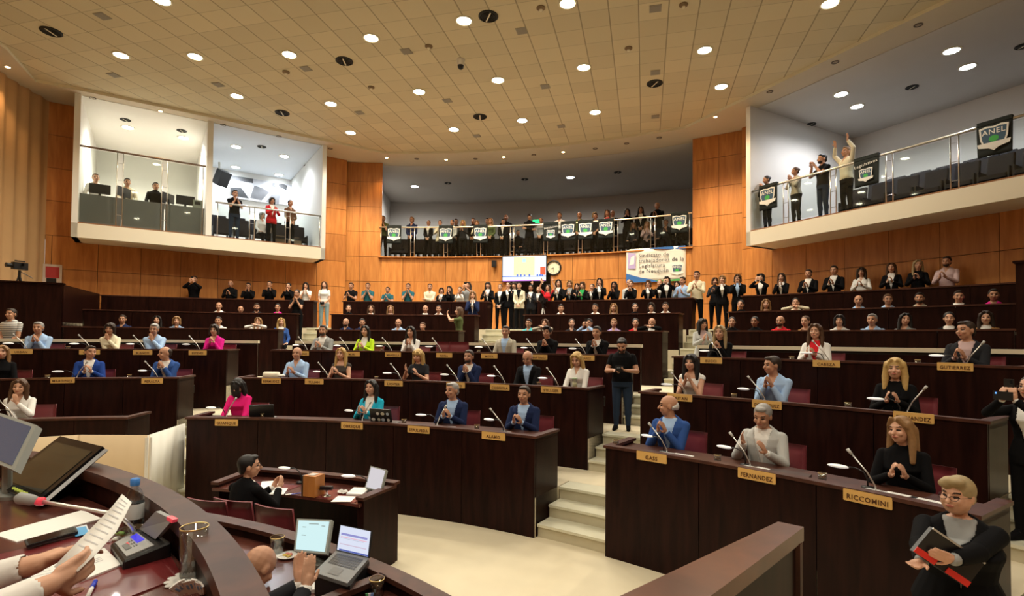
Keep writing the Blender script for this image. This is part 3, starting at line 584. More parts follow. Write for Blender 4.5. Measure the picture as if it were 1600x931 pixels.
def figure(pose, vox=.009):
    """builds one continuous body mesh (skin) + per-face tags; returns mesh data arrays"""
    fem = pose.get('fem', 0); fat = pose.get('fat', 1.0); sit = pose.get('sit', 0); lean = D(pose.get('lean', 0))
    hz = .49 if sit else .84                       # hip joint height
    Tm = Matrix.Translation((0, 0, hz)) @ Matrix.Rotation(lean, 4, 'X') @ Matrix.Translation((0, 0, -.84))
    P = []                                         # prims: (tag, a, b, ra, rb)
    parts = MB()
    prof = TORSO_F if fem else TORSO_M; n = len(prof); seg = 20; vs = []
    for (z, w, d, oy) in prof:
        fw = 1+(fat-1)*(1.0 if z < 1.3 else .35); fd_ = 1+(fat-1)*(1.6 if z < 1.25 else .5)
        for k in range(seg):
            t = 2*math.pi*k/seg; c_, s_ = math.cos(t), math.sin(t); e = .82
            vs.append(Tm @ V((w*fw*abs(c_)**e*(1 if c_ > 0 else -1), oy+d*fd_*abs(s_)**e*(1 if s_ > 0 else -1)-(d*(fd_-1)*.4), z)))
    parts.add(vs, [(i*seg+k, i*seg+(k+1) % seg, (i+1)*seg+(k+1) % seg, (i+1)*seg+k) for i in range(n-1) for k in range(seg)]+[tuple(range(seg-1, -1, -1)), tuple(range((n-1)*seg, n*seg))])
    nb = Tm @ V((0, .008, 1.40)); nt = Tm @ V((0, -.012, 1.50))
    P.append(('neck', nb, nt, .056 if not fem else .047, .050 if not fem else .042))
    yaw, pit, rol = [D(x) for x in pose.get('head', (0, 0, 0))]
    # head frame: origin at head centre
    HR = Matrix.Rotation(yaw, 4, 'Z') @ Matrix.Rotation(pit, 4, 'X') @ Matrix.Rotation(rol, 4, 'Y')
    HM = Matrix.Translation(Tm @ V((0, -.008, 1.465))) @ HR @ Matrix.Translation((0, -.014, .105))
    hs = pose.get('hs', 1.09 if not fem else 1.04)
    H = lambda x, y, z: HM @ V((x*hs, y*hs, z*hs))
    R3_ = HM.to_3x3()
    parts.ell(H(0, .010, .025), (.077*hs, .098*hs, .092*hs), rot=R3_)
    parts.ell(H(0, -.022, -.030), (.062*hs*(1+(fat-1)*.7), .070*hs, .082*hs), rot=R3_)
    parts.ell(H(0, -.045, -.078), (.036*hs*(1+(fat-1)), .034*hs, .028*hs), rot=R3_)       # chin
    parts.ell(H(0, -.068, .034), (.050*hs, .022*hs, .020*hs), rot=R3_)      # brow
    for sg in (-1, 1):
        parts.ell(H(sg*.076, .012, -.005), (.010*hs, .020*hs, .032*hs), rot=R3_)   # ear
        parts.ell(H(sg*.036, -.070, -.022), (.024*hs, .020*hs, .022*hs), rot=R3_)  # cheek
    cone(parts, H(0, -.088, .012), H(0, -.110, -.022), .009*hs, .013*hs)           # nose
    parts.ell(H(0, -.090, -.050), (.024*hs, .010*hs, .009*hs), rot=R3_)            # lips
    cone(parts, nb-V((0, 0, .03)), nt, .060 if not fem else .050, .052 if not fem else .043)
    # arms
    hands = []
    for sg, key in ((1, 'L'), (-1, 'R')):          # L = figure's left = +x
        sh = Tm @ V((sg*(.170 if not fem else .147)*(1+(fat-1)*.5), .005, 1.335))
        w, fd_, pn = pose[key][:3]; w = V(w); base = Tm if pose.get('rel', 1) else Matrix.Identity(4)
        w = Tm @ w; fd_ = Tm.to_3x3() @ V(fd_); pn = Tm.to_3x3() @ V(pn)
        pole = Tm @ V(pose[key][3] if len(pose[key]) > 3 else (sg*.55, .12, .85))
        el, w = ik(sh, w, .285, .255, pole)
        af = 1+(fat-1)*.6; af *= .86 if fem else 1
        P.append(('ua'+key, sh, el, .053*af, .041*af)); P.append(('fa'+key, el, w, .043*af, .028*af))
        cone(parts, sh, el, .053*af, .041*af); cone(parts, el, w, .043*af, .028*af)
        parts.ell(sh, (.054*af, .054*af, .050*af))
        hp = hand_prims(w, fd_, pn, sg if pose.get('mirror', 1) else 1, pose.get('curl', .25), .93 if fem else 1.0)
        for (a, b, ra, rb) in hp: cone(parts, a, b, ra, rb, 8); P.append(('hand', a, b, ra, rb))
    # legs
    lf = 1+(fat-1)*.8
    for sg in (-1, 1):
        hip = V((sg*.088, 0, hz+.0)); 
        if sit: kn = V((sg*.105, -.40, .49)); an = V((sg*.10, -.40, .09))
        else:
            st = pose.get('stance', .11); kn = V((sg*(st*.95), -.012, .455)); an = V((sg*st, .012, .085))
        cone(parts, hip, kn, .086*lf, .056*lf); cone(parts, kn, an, .055*lf, .036)
        parts.ell(kn*.62+an*.38+V((0, .012, 0)), (.052*lf, .052*lf, .11))
        cone(parts, an, an+V((sg*.015, -.11, -.052)), .038, .032); cone(parts, an+V((0, .02, -.045)), an+V((sg*.02, -.14, -.058)), .036, .028)
        P.append(('thigh', hip, kn, .086*lf, .056*lf)); P.append(('shin', kn, an+V((0, 0, .03)), .055*lf, .036)); P.append(('foot', an+V((0, .02, -.045)), an+V((sg*.02, -.14, -.058)), .040, .032))
    me = parts.mesh('tmp', []); o = bpy.data.objects.new('tmp', me); COL.objects.link(o)
    r = o.modifiers.new('r', 'REMESH'); r.mode = 'VOXEL'; r.voxel_size = vox
    sm = o.modifiers.new('s', 'SMOOTH'); sm.factor = .5; sm.iterations = 1 if vox < .008 else 1
    dg = bpy.context.evaluated_depsgraph_get(); m2 = bpy.data.meshes.new_from_object(o.evaluated_get(dg)); bpy.data.objects.remove(o); bpy.data.meshes.remove(me)
    nv = len(m2.vertices); co = np.empty(nv*3, 'f'); m2.vertices.foreach_get('co', co); co = co.reshape(-1, 3).astype(float)
    loops = np.empty(len(m2.loops), 'i'); m2.loops.foreach_get('vertex_index', loops)
    ls = np.empty(len(m2.polygons), 'i'); m2.polygons.foreach_get('loop_start', ls); lt = np.empty(len(m2.polygons), 'i'); m2.polygons.foreach_get('loop_total', lt)
    no = np.empty(nv*3, 'f'); m2.vertices.foreach_get('normal', no); no = no.reshape(-1, 3).astype(float)
    faces = loops.reshape(-1, 4) if (lt == 4).all() else None
    if faces is None:
        faces = np.array([[*loops[s:s+t], loops[s+t-1]][:4] if t >= 3 else [0, 0, 0, 0] for s, t in zip(ls, lt)])
    bpy.data.meshes.remove(m2)
    pc = co[faces].mean(1)
    names = ['torso']; 
    TI = np.array(Tm.inverted()); pl = pc@TI[:3, :3].T+TI[:3, 3]
    # distance tests
    best = np.full(len(pc), 1e9); tg = np.zeros(len(pc), int); tt = np.zeros(len(pc)); tags = ['torso']
    tw = np.interp(pl[:, 2], [p[0] for p in prof], [p[1] for p in prof]); td = np.interp(pl[:, 2], [p[0] for p in prof], [p[2] for p in prof])
    dt = (np.sqrt((pl[:, 0]/tw)**2+((pl[:, 1])/td)**2)-1)*np.minimum(tw, td)*.8; dt[(pl[:, 2] > 1.46) | (pl[:, 2] < .78)] = 1e3
    best = dt.copy()
    for (t, a, b, ra, rb) in P:
        d, q = capsd(pc, a, b, ra, rb)
        if t not in tags: tags.append(t)
        i = tags.index(t)
        if t == 'neck': d = d-.004
        if t.startswith('ua'): d = d+.004
        u = d < best; best[u] = d[u]; tg[u] = i; tt[u] = q[u]
    HI = np.array(HM.inverted()); hl = (pc@HI[:3, :3].T+HI[:3, 3])/hs
    tags.append('head'); u = (np.linalg.norm(hl*np.array([1, .85, .8]), axis=1) < .105) & (best > -.5) & (hl[:, 2] > -.100)
    hd = np.array([t == 'hand' for t in tags])[tg]; u &= ~(hd & (best < .006)); tg[u] = len(tags)-1
    # face features
    x, y, z = hl[:, 0], hl[:, 1], hl[:, 2]; hh = u & (y < -.045)
    feat = np.zeros(len(pc), int)
    s = np.abs(x)
    feat[hh & (((s-.031)/.0155)**2+((z-.008)/.0085)**2 < 1)] = 1           # eye
    feat[hh & (np.abs(s-.033) < .018) & (np.abs(z-.036-.10*(s-.033)+2.2*(s-.033)**2*8) < .0050)] = 2      # brow
    feat[hh & ((x/.024)**2+((z+.050)/.0085)**2 < 1)] = 3                    # mouth
    return dict(co=co, no=no, faces=faces, pc=pc, pl=pl, tags=np.array(tags)[tg], tt=tt, feat=feat, HM=HM, hs=hs, hz=hz, sit=sit, fem=fem, Tm=Tm, hl=hl)
def skin_mats(tone):
    c = {'f': (.66, .37, .245), 'm': (.52, .27, .165), 'd': (.36, .175, .10)}[tone]
    return [mat('skin_'+tone, c, .5, var=.05, vscale=6), mat('eye_dark', (.03, .02, .018), .25), mat('brow_hair', (.05, .03, .02), .8), mat('lip_'+tone, (c[0]*.8, c[1]*.45, c[2]*.5), .5)]
def mesh_np(name, co, faces, mats, mi=None):
    me = bpy.data.meshes.new(name); me.vertices.add(len(co)); me.vertices.foreach_set('co', co.astype('f').ravel())
    n = len(faces); me.loops.add(n*4); me.loops.foreach_set('vertex_index', faces.astype('i').ravel())
    me.polygons.add(n); me.polygons.foreach_set('loop_start', np.arange(0, n*4, 4, dtype='i')); 
    for m in mats: me.materials.append(m)
    if mi is not None: me.polygons.foreach_set('material_index', mi.astype('i'))
    me.polygons.foreach_set('use_smooth', np.ones(n, bool)); me.update(calc_edges=True); me.validate(); return me
def cut(F, mask, off, name, co2=None):
    f = F['faces'][mask]
    if len(f) < 20: return None
    vid, inv = np.unique(f, return_inverse=True); inv = inv.reshape(f.shape)
    cnt_in = np.bincount(f.ravel(), minlength=len(F['co'])); cnt_all = F.setdefault('cnt', np.bincount(F['faces'].ravel(), minlength=len(F['co'])))
    border = cnt_in[vid] < cnt_all[vid]
    d = np.where(border, off*.45, off)
    co = F['co'][vid]+F['no'][vid]*d[:, None]
    return mesh_np(name, co, inv, [mat('cloth_default', (.5, .5, .5))])
OUT = {}
def outfit(F, kind):
    """clothing meshes cut as slightly larger shells over the body"""
    t, pl, tt = F['tags'], F['pl'], F['tt']; res = {}
    tor = t == 'torso'; ua = np.char.startswith(t, 'ua'); fa = np.char.startswith(t, 'fa'); leg = (t == 'thigh') | (t == 'shin')
    neck = t == 'neck'
    waist = .93 if not F['fem'] else .95
    trouser = leg | (tor & (pl[:, 2] < waist)) 
    up = tor & (pl[:, 2] >= waist-.02)
    front = pl[:, 1] < -.01
    topmost = pl[:, 2] > 1.415
    if kind == 'suit':
        lowj = tor & (pl[:, 2] < waist) | ((t == 'thigh') & (tt < .22) & (not F['sit']))
        vee = front & (np.abs(pl[:, 0]) < (pl[:, 2]-1.02)*.22) & (pl[:, 2] > 1.02)
        collar = (neck & (pl[:, 2] < 1.445))
        jk = (up | ua | fa & (tt < .93) | lowj | (collar & ~front)) & ~(vee & (tor | neck))
        res['jacket'] = (jk, .012); res['shirt'] = ((up & vee & (pl[:, 2] < 1.43)) | (collar & front) | (fa & (tt >= .88)), .006)
    elif kind in ('shirt', 'tee', 'top', 'sweater'):
        sl = {'shirt': ua | (fa & (tt < .9)), 'sweater': ua | (fa & (tt < .95)), 'tee': ua & (tt < .62), 'top': ua & (tt < .12)}[kind]
        neckcut = (pl[:, 2] > 1.405) & front & (np.abs(pl[:, 0]) < .05) if kind in ('tee', 'sweater') else (front & (np.abs(pl[:, 0]) < (pl[:, 2]-1.30)*.42) & (pl[:, 2] > 1.30))
        if kind == 'sweater': neckcut = np.zeros(len(t), bool)
        if kind == 'top': neckcut = (pl[:, 2] > 1.345) & (np.abs(pl[:, 0]) < .085) | (pl[:, 2] > 1.40)
        col = neck & (pl[:, 2] < (1.45 if kind == 'shirt' else 1.425)) & ~neckcut if kind in ('shirt', 'sweater') else np.zeros(len(t), bool)
        lo = tor & (pl[:, 2] >= .88)
        res['shirt'] = (((up | lo | sl) & ~neckcut & (pl[:, 2] < 1.45) | sl | col), .009)
    res['trousers'] = (trouser, .007); res['shoes'] = (t == 'foot', .006)
    return {k: cut(F, m, off, k) for k, (m, off) in res.items()}
FIG = {}
def body(pk, vox):
    key = (pk, vox)
    if key not in FIG:
        F = figure(POSES[pk], vox); F['mesh'] = mesh_np('body', F['co'], F['faces'], skin_mats('m'), F['feat']); F['out'] = {}; F['hair'] = {}
        FIG[key] = F
    return FIG[key]
def hair_mesh(style, vox=.010):
    mb = MB(); E_ = mb.ell
    def cap(front=.0, grow=0.0): E_((0, .022+front, .036), (.083+grow, .098+grow, .090+grow), seg=18, rings=12)
    if style == 'short': cap(); E_((0, -.045, .095), (.055, .04, .022)); E_((0, .07, -.02), (.068, .038, .055))
    elif style == 'thin': E_((0, .040, .028), (.080, .085, .070)); E_((0, .07, -.02), (.068, .036, .05))
    elif style == 'fringe': E_((0, .055, -.012), (.0765, .052, .040)); E_((0, .088, -.005), (.055, .03, .05))
    elif style == 'quiff': cap(grow=.004); E_((0.01, -.06, .105), (.066, .05, .03)); E_((0, .07, -.02), (.07, .04, .055)); E_((-.03, -.085, .085), (.035, .025, .03))
    elif style == 'cap': cap(grow=.006); E_((0, -.10, .06), (.065, .05, .010))
    elif style in ('long', 'bangs', 'big', 'cover'):
        g = .012 if style == 'big' else .004
        cap(grow=g); L = -.26 if style != 'big' else -.23
        for s in (-1, 1):
            cone(mb, (s*.073, -.012, .06), (s*.088, .0, -.08), .024+g, .028+g); cone(mb, (s*.088, .0, -.08), (s*.098, -.035, L), .030+g, .022)
            cone(mb, (s*.05, .07, .0), (s*.06, .075, L+.02), .045+g, .035); cone(mb, (s*.03, -.072, .105), (s*.074, -.045, .035), .020, .016)
        cone(mb, (0, .085, .0), (0, .095, L), .05+g, .04)
        if style == 'bangs': E_((0, -.078, .060), (.060, .022, .030))
        if style == 'cover': E_((0, -.08, .0), (.07, .035, .08)); E_((0, -.08, -.09), (.075, .04, .09))
    elif style == 'bob':
        cap(grow=.010)
        for s in (-1, 1): cone(mb, (s*.075, .0, .05), (s*.085, -.01, -.085), .028, .026); cone(mb, (s*.03, -.074, .10), (s*.074, -.045, .04), .022, .018)
        cone(mb, (0, .07, .0), (0, .075, -.08), .06, .055)
    elif style == 'bun': cap(grow=.002); E_((0, .12, .05), (.04, .04, .04)); E_((0, .06, -.03), (.066, .04, .045))
    me = mb.mesh('tmp', []); o = bpy.data.objects.new('tmp', me); COL.objects.link(o)
    r = o.modifiers.new('r', 'REMESH'); r.mode = 'VOXEL'; r.voxel_size = vox; s_ = o.modifiers.new('s', 'SMOOTH'); s_.iterations = 2
    dg = bpy.context.evaluated_depsgraph_get(); m2 = bpy.data.meshes.new_from_object(o.evaluated_get(dg)); bpy.data.objects.remove(o); bpy.data.meshes.remove(me)
    m2.polygons.foreach_set('use_smooth', [True]*len(m2.polygons)); m2.materials.append(mat('cloth_default', (.5, .5, .5))); m2.name = 'hair'; return m2
HAIRM = {}
HC = {'black': (.010, .008, .008), 'dark': (.028, .016, .010), 'brown': (.085, .040, .018), 'light': (.26, .14, .055), 'blonde': (.52, .34, .12), 'grey': (.30, .29, .28), 'white': (.60, .58, .55), 'mixed': (.36, .27, .14)}
CC = {'black': (.0045, .0045, .0055), 'charcoal': (.022, .023, .028), 'navy': (.014, .024, .075), 'royal': (.018, .055, .26), 'blue': (.035, .09, .30), 'lightblue': (.38, .55, .82), 'white': (.82, .81, .78), 'cream': (.76, .70, .52), 'grey': (.30, .31, .31), 'lightgrey': (.50, .51, .50),
      'teal': (.025, .12, .15), 'turquoise': (.02, .42, .62), 'cyan': (.10, .55, .62), 'lime': (.52, .78, .03), 'magenta': (.75, .02, .30), 'pink': (.85, .02, .22), 'red': (.62, .02, .03), 'green': (.03, .36, .09), 'olive': (.10, .13, .05), 'lilac': (.48, .36, .66), 'tan': (.48, .27, .11), 'jeans': (.022, .036, .065), 'lightjeans': (.30, .42, .46), 'rose': (.55, .40, .40), 'brown': (.14, .07, .04), 'beige': (.45, .42, .34), 'dress': (.06, .05, .045)}
def cmat(c, rough=.9): return mat('cloth_'+c, CC[c], rough, var=.10, vscale=9, spec=.15)
def set_mat(o, m, i=0):
    o.material_slots[i].link = 'OBJECT'; o.material_slots[i].material = m
def prep(me, n): 
    return me
def strap_mesh(pts, r, m, name='strap'): return MB().tube(pts, r, 6).mesh(name, m, True)
GLASSES = None
def glasses_mesh():
    global GLASSES
    if GLASSES is None:
        mb = MB()
        for s in (-1, 1):
            mb.tube([(s*.032+.021*math.cos(t), -.102+.004*math.cos(t), .004+.016*math.sin(t)) for t in [2*math.pi*k/14 for k in range(15)]], .0016, 5, cap=False)
            mb.tube([(s*.053, -.098, .008), (s*.078, -.05, .010), (s*.080, .015, .004)], .0016, 5)
        mb.tube([(-.011, -.106, .008), (.011, -.106, .008)], .0016, 5)
        GLASSES = mb.mesh('glasses', BLACK)
    return GLASSES
def person(loc, rz, pose, hair, hcol, kind, top, under='white', legs='black', tone='m', label='person', group=None, s=.93, vox=.009, glasses=False, beard=False, shoes='black', strict=None, hvox=None):
    F = body(pose, vox)
    if kind not in F['out']: F['out'][kind] = outfit(F, kind)
    o = bpy.data.objects.new('person', F['mesh']); COL.objects.link(o); o.location = loc; o.rotation_euler = (0, 0, rz); o.scale = (s, s, s)
    for i, m in enumerate(skin_mats(tone)): set_mat(o, m, i)
    for nm, me in F['out'][kind].items():
        if me is None: continue
        if nm == 'trousers' and legs is None: continue
        c = bpy.data.objects.new(nm, me); COL.objects.link(c); c.parent = o
        col = {'jacket': top, 'shirt': under if kind == 'suit' else top, 'trousers': legs or 'black', 'shoes': shoes}[nm]; set_mat(c, cmat(col))
    if hair:
        k = (hair, hvox or (.010 if vox > .006 else .007))
        if k not in HAIRM: HAIRM[k] = hair_mesh(*k)
        h = bpy.data.objects.new('hair', HAIRM[k]); COL.objects.link(h); h.parent = o
        h.matrix_local = F['HM'] @ Matrix.Scale(F['hs'], 4); set_mat(h, mat('hair_'+hcol, HC[hcol], .55, var=.25, vscale=30))
    if beard:
        if 'beard' not in HAIRM: mb = MB(); mb.ell((0, -.045, -.066), (.058, .050, .042)); HAIRM['beard'] = mb.mesh('beard', mat('cloth_default', (.5, .5, .5)), True)
        h = bpy.data.objects.new('beard', HAIRM['beard']); COL.objects.link(h); h.parent = o; h.matrix_local = F['HM'] @ Matrix.Scale(F['hs'], 4); set_mat(h, mat('hair_dark', HC['dark'], .55, var=.25, vscale=30))
    if pose.startswith(('phone', 'sphone')):
        q = Matrix.Translation(V(loc)) @ Matrix.Rotation(rz, 4, 'Z') @ Matrix.Scale(s, 4) @ V((0, -.33, (1.58 if pose[0] == 'p' else 1.22)) if pose[0] == 'p' else (0, -.27, 1.26))
        e = empty('smartphone', q, rz, label='phone held by the '+' '.join(label.split()[:10]), cat='phone', group='phones held up'); MB().rbox((0, 0, 0), (.075, .010, .15), .004).build('body', BLACK, e); MB().box((.02, -.006, .05), (.02, .002, .03)).build('camera_lens', mat('glossy_black', (.01, .01, .011), .12), e)
    if glasses:
        g = bpy.data.objects.new('glasses', glasses_mesh()); COL.objects.link(g); g.parent = o; g.matrix_local = F['HM'] @ Matrix.Scale(F['hs'], 4)
    return tag(o, label, 'person', group)
# ---- poses (wrist, finger direction, palm normal[, elbow pole]) in torso space of a standing figure
def clap(h=1.20, y=-.30, gap=.035, tilt=.75, x=0):
    return dict(L=((x+gap+.012, y, h), (-.10, -.55, tilt), (-1, 0, .05), (.40, -.05, .85)), R=((x-gap-.012, y-.01, h), (.10, -.45, tilt+.1), (1, 0, .05), (-.40, -.05, .85)))
POSES = {}
def P_(name, base=None, **kw):
    d = dict(base or {}); d.update(kw); POSES[name] = d
for fem in (0, 1):
    q = 'f' if fem else 'm'; A = dict(fem=fem)
    P_('clap_'+q, clap(1.19), **A, head=(0, 3, 0)); P_('clapL_'+q, clap(1.22, -.27, x=.03), **A, head=(22, 2, 0)); P_('clapR_'+q, clap(1.17, -.28, .05, x=-.03), **A, head=(-22, 4, 0))
    P_('high_'+q, clap(1.36, -.26, .045), **A, head=(-8, 0, 0)); P_('mouth_'+q, clap(1.33, -.17, .030, .95), **A, head=(0, 6, 0))
    P_('rest_'+q, dict(L=((.05, -.20, .90), (-.6, -.2, -.5), (0, .9, -.2), (.42, .10, 1.0)), R=((-.05, -.21, .89), (.6, -.2, -.5), (0, .9, -.2), (-.42, .10, 1.0))), **A)
    P_('cross_'+q, dict(L=((-.12, -.20, 1.10), (-.9, .1, .15), (0, .9, 0), (.42, -.1, .95)), R=((.12, -.17, 1.06), (.9, .1, .1), (0, .9, 0), (-.42, -.1, .95))), **A)
    P_('raise_'+q, dict(L=((.20, -.14, 1.80), (.1, 0, 1), (-.2, -1, 0), (.6, 0, 1.4)), R=((-.20, -.14, 1.78), (-.1, 0, 1), (.2, -1, 0), (-.6, 0, 1.4))), **A, head=(0, -8, 0))
    P_('phone_'+q, dict(L=((.05, -.34, 1.46), (-.1, -.15, 1), (-.3, 1, 0), (.45, -.1, 1.1)), R=((-.05, -.34, 1.46), (.1, -.15, 1), (.3, 1, 0), (-.45, -.1, 1.1))), **A, head=(0, -4, 0), curl=.5)
    S = dict(fem=fem, sit=1, lean=6)
    P_('sclap_'+q, clap(1.24, -.31, .04), **S, head=(0, 0, 0)); P_('sclapL_'+q, clap(1.25, -.29, x=.02), **S, head=(28, 0, 4)); P_('sclapR_'+q, clap(1.24, -.29, x=-.02), **S, head=(-28, 0, -4))
    P_('swide_'+q, dict(L=((.10, -.33, 1.25), (-.25, -.4, .9), (-1, 0, .1), (.42, -.05, .82)), R=((-.12, -.32, 1.32), (-.05, -.4, .9), (1, 0, 0), (-.42, -.05, .82))), **S, head=(-6, 18, 4))
    P_('schin_'+q, clap(1.34, -.17, .022, .9), **dict(S, lean=12), head=(0, 2, 0)); P_('schinL_'+q, clap(1.34, -.17, .022, .9, x=-.02), **dict(S, lean=12), head=(-42, 4, 0))
    P_('sdesk_'+q, dict(L=((.16, -.36, .94), (-.6, -.8, .0), (0, 0, -1), (.42, .0, .9)), R=((-.16, -.36, .94), (.5, -.8, 0), (0, 0, -1), (-.42, 0, .9))), **S, head=(0, 24, 0))
    P_('sneut_'+q, dict(L=((.18, -.30, .93), (-.5, -.8, .0), (0, 0, -1), (.42, .1, .9)), R=((-.18, -.30, .93), (.5, -.8, 0), (0, 0, -1), (-.42, .1, .9))), **dict(S, lean=0), head=(10, 2, 0))
    P_('shand_'+q, dict(L=((.02, -.19, 1.36), (-.25, .1, 1), (0, .9, .2), (.40, -.25, .95)), R=((.10, -.34, .97), (.9, -.3, .1), (0, .2, -1), (-.42, -.1, .9))), **dict(S, lean=10), head=(0, 8, 5))
    P_('sphone_'+q, dict(L=((.06, -.24, 1.50), (-.1, -.1, 1), (-.3, 1, 0), (.48, -.1, 1.1)), R=((-.06, -.24, 1.50), (.1, -.1, 1), (.3, 1, 0), (-.48, -.1, 1.1))), **S, curl=.5)
    P_('sarms_'+q, dict(L=((.02, -.22, 1.50), (-.9, 0, .3), (0, 0, -1), (.6, -.25, 1.35)), R=((-.02, -.22, 1.48), (.9, 0, .3), (0, 0, -1), (-.6, -.25, 1.35))), **S, head=(0, 0, 0))
P_('sprofile_m', clap(1.30, -.20, .03, .9, x=-.04), sit=1, lean=6, head=(-70, 4, 0))
P_('snap_m', dict(L=((.13, -.30, 1.10), (-.7, -.5, .15), (-.3, 0, .9), (.45, .05, .95)), R=((-.10, -.28, 1.10), (.6, -.6, .1), (.3, 0, -.9), (-.45, .05, .95))), fat=1.12, head=(0, 30, 0), curl=.6)
# ---- where each figure is: (px, row, pose, hair, hair colour, outfit, top, under, tone, words, options)
ROWS = {'1': (R1+.80, Z1), '2': (R2+.80, Z2), '3': (R3+.74, Z3), 'A': (RA+.80, ZA), 'B': (RB+.80, ZB), 'C': (RC+1.15, ZC)}
def at_row(px, R, z):
    return on_R_z(px, R, z)
def on_R_z(px, R, z):
    lo = None; p = None
    y = 530
    for _ in range(4):
        p = on_R(px, y, R); p.z = z
        # pixel height of that point
        d = p - V((0, 0, EYE)); y = CY - F_PX*d.dot(UP)/d.dot(FW)
    return p
def place(px, row, pose, hair, hcol, kind, top, under, tone, label, turn=0, s=.93, dR=0, group=None, **kw):
    R, z = ROWS[row]; p = on_R_z(px, R+dR, z + (0.5 if row in '123' else 0)); p.z = z
    rz = -(PHI+D(ang(p))) + D(turn)
    if row in '123' and s == .93: s = .96
    if row == 'C':
        for _ in range(40):
            X, Y = p.x-OX, p.y-OY; u = X*math.cos(PHI)-Y*math.sin(PHI); v = X*math.sin(PHI)+Y*math.cos(PHI)
            if abs(u)*SN[0]+v*SN[1] < 18.2: break
            R -= .03; p = on_R_z(px, R+dR, z); p.z = z
    return person(p, rz, pose, hair, hcol, kind, top, under, tone=tone, label=label, s=s, group=group, **kw)
G1, G2, G3 = 'people seated in the lowest desk row', 'people seated in the second desk row', 'people seated in the third desk row'
# row 1
place(33, '1', 'shand_f', 'long', 'brown', 'shirt', 'white', '', 'f', 'woman in a white jacket, chin on hand, in the lowest left desk row', group=G1, turn=8)
place(376, '1', 'sbow_f' if 'sbow_f' in POSES else 'sdesk_f', 'cover', 'black', 'sweater', 'pink', '', 'f', 'woman in hot pink bent over the desk with long black hair', group=G1)
place(583, '1', 'sclap_f', 'long', 'black', 'suit', 'turquoise', 'white', 'f', 'woman with black hair clapping in a turquoise blazer', group=G1, vox=.0075)
place(709, '1', 'sclap_m', 'short', 'grey', 'suit', 'navy', 'lightblue', 'm', 'grey haired smiling man in a dark navy suit clapping behind SEPULVEDA plate', group=G1, fat=1) if False else None
place(709, '1', 'sclapR_m', 'short', 'grey', 'suit', 'navy', 'lightblue', 'm', 'grey haired smiling man in dark suit clapping behind the SEPULVEDA plate', group=G1, vox=.0075, turn=12)
place(821, '1', 'sclap_m', 'short', 'dark', 'suit', 'navy', 'lightblue', 'm', 'smiling dark haired man in navy suit clapping behind the ALAMO plate', group=G1, vox=.0075, turn=8)
place(1050, '1', 'sprofile_m', 'fringe', 'white', 'suit', 'blue', 'lightblue', 'm', 'bald man in a blue suit looking away to the left', group=G1, vox=.0075, turn=5)
place(1196, '1', 'swide_m', 'short', 'grey', 'suit', 'lightgrey', 'white', 'm', 'grey haired man in a light grey suit with open clapping hands', group=G1, vox=.0075, turn=6)
place(1412, '1', 'sclapR_f', 'long', 'light', 'sweater', 'black', '', 'f', 'smiling woman in a black sweater clapping behind the RICCOMINI plate', group=G1, vox=.0075, turn=14)
# row 2
place(2, '2', 'sneut_f', 'long', 'light', 'sweater', 'black', '', 'f', 'fair haired woman in black cut by the left edge', group=G2)
place(140, '2', 'sclapL_m', 'short', 'dark', 'suit', 'royal', 'white', 'm', 'dark haired man in a royal blue suit turned to the right', group=G2, turn=12)
place(263, '2', 'schinL_m', 'thin', 'dark', 'suit', 'blue', 'white', 'm', 'balding man in a blue suit leaning his chin on folded hands', group=G2)
place(466, '2', 'sclap_m', None, 'dark', 'shirt', 'lightblue', '', 'm', 'bald man in a light blue shirt clapping', group=G2)
place(535, '2', 'sclap_f', 'long', 'blonde', 'top', 'dress', '', 'f', 'blonde woman in a dark sleeveless top clapping behind TULIAN plate', group=G2)
place(656, '2', 'swide_f', 'bangs', 'blonde', 'tee', 'charcoal', '', 'f', 'blonde woman with a fringe in a dark short sleeved top clapping', group=G2)
place(737, '2', 'schin_m', 'short', 'dark', 'suit', 'navy', 'white', 'm', 'bearded man in a navy suit with hands together at his chin', group=G2, beard=True)
place(828, '2', 'sdesk_m', 'thin', 'grey', 'suit', 'black', 'lightblue', 'm', 'man with glasses in a black suit reading with head down', group=G2, glasses=True)
place(905, '2', 'sdesk_f', 'long', 'blonde', 'shirt', 'white', '', 'f', 'blonde woman in a white top looking down behind a tumbler', group=G2)
place(1085, '2', 'schin_f', 'big', 'black', 'top', 'white', '', 'f', 'woman with black hair, white sleeveless top and hands at her chin', group=G2)
place(1214, '2', 'schinL_m', 'short', 'dark', 'shirt', 'lightblue', '', 'm', 'dark haired man in a pale blue shirt clapping behind DOMINGUEZ plate', group=G2)
place(1401, '2', 'sclap_f', 'big', 'blonde', 'suit', 'black', 'black', 'f', 'woman with long pale blonde hair in a black jacket, second right row', group=G2, turn=8)
# row 3
place(63, '3', 'schin_m', 'short', 'grey', 'shirt', 'lightblue', '', 'm', 'grey haired man in a light blue shirt with hands at his mouth', group=G3, fat=1) if False else None
place(63, '3', 'schin_m', 'short', 'grey', 'shirt', 'lightblue', '', 'm', 'grey haired man in light blue shirt, hands at mouth, top left desk row', group=G3)
place(174, '3', 'shand_f', 'bob', 'dark', 'shirt', 'cream', '', 'm', 'woman in a cream jacket covering her mouth with one hand', group=G3)
place(243, '3', 'shand_m', 'short', 'grey', 'shirt', 'lightblue', '', 'm', 'grey haired man in a light blue shirt resting on one elbow', group=G3)
place(338, '3', 'schin_f', 'bob', 'dark', 'shirt', 'magenta', '', 'f', 'woman with glasses in a magenta blouse', group=G3, glasses=True)
place(506, '3', 'sclap_m', 'short', 'dark', 'suit', 'grey', 'white', 'm', 'bearded man in a grey suit clapping behind the bald man', group=G3, beard=True)
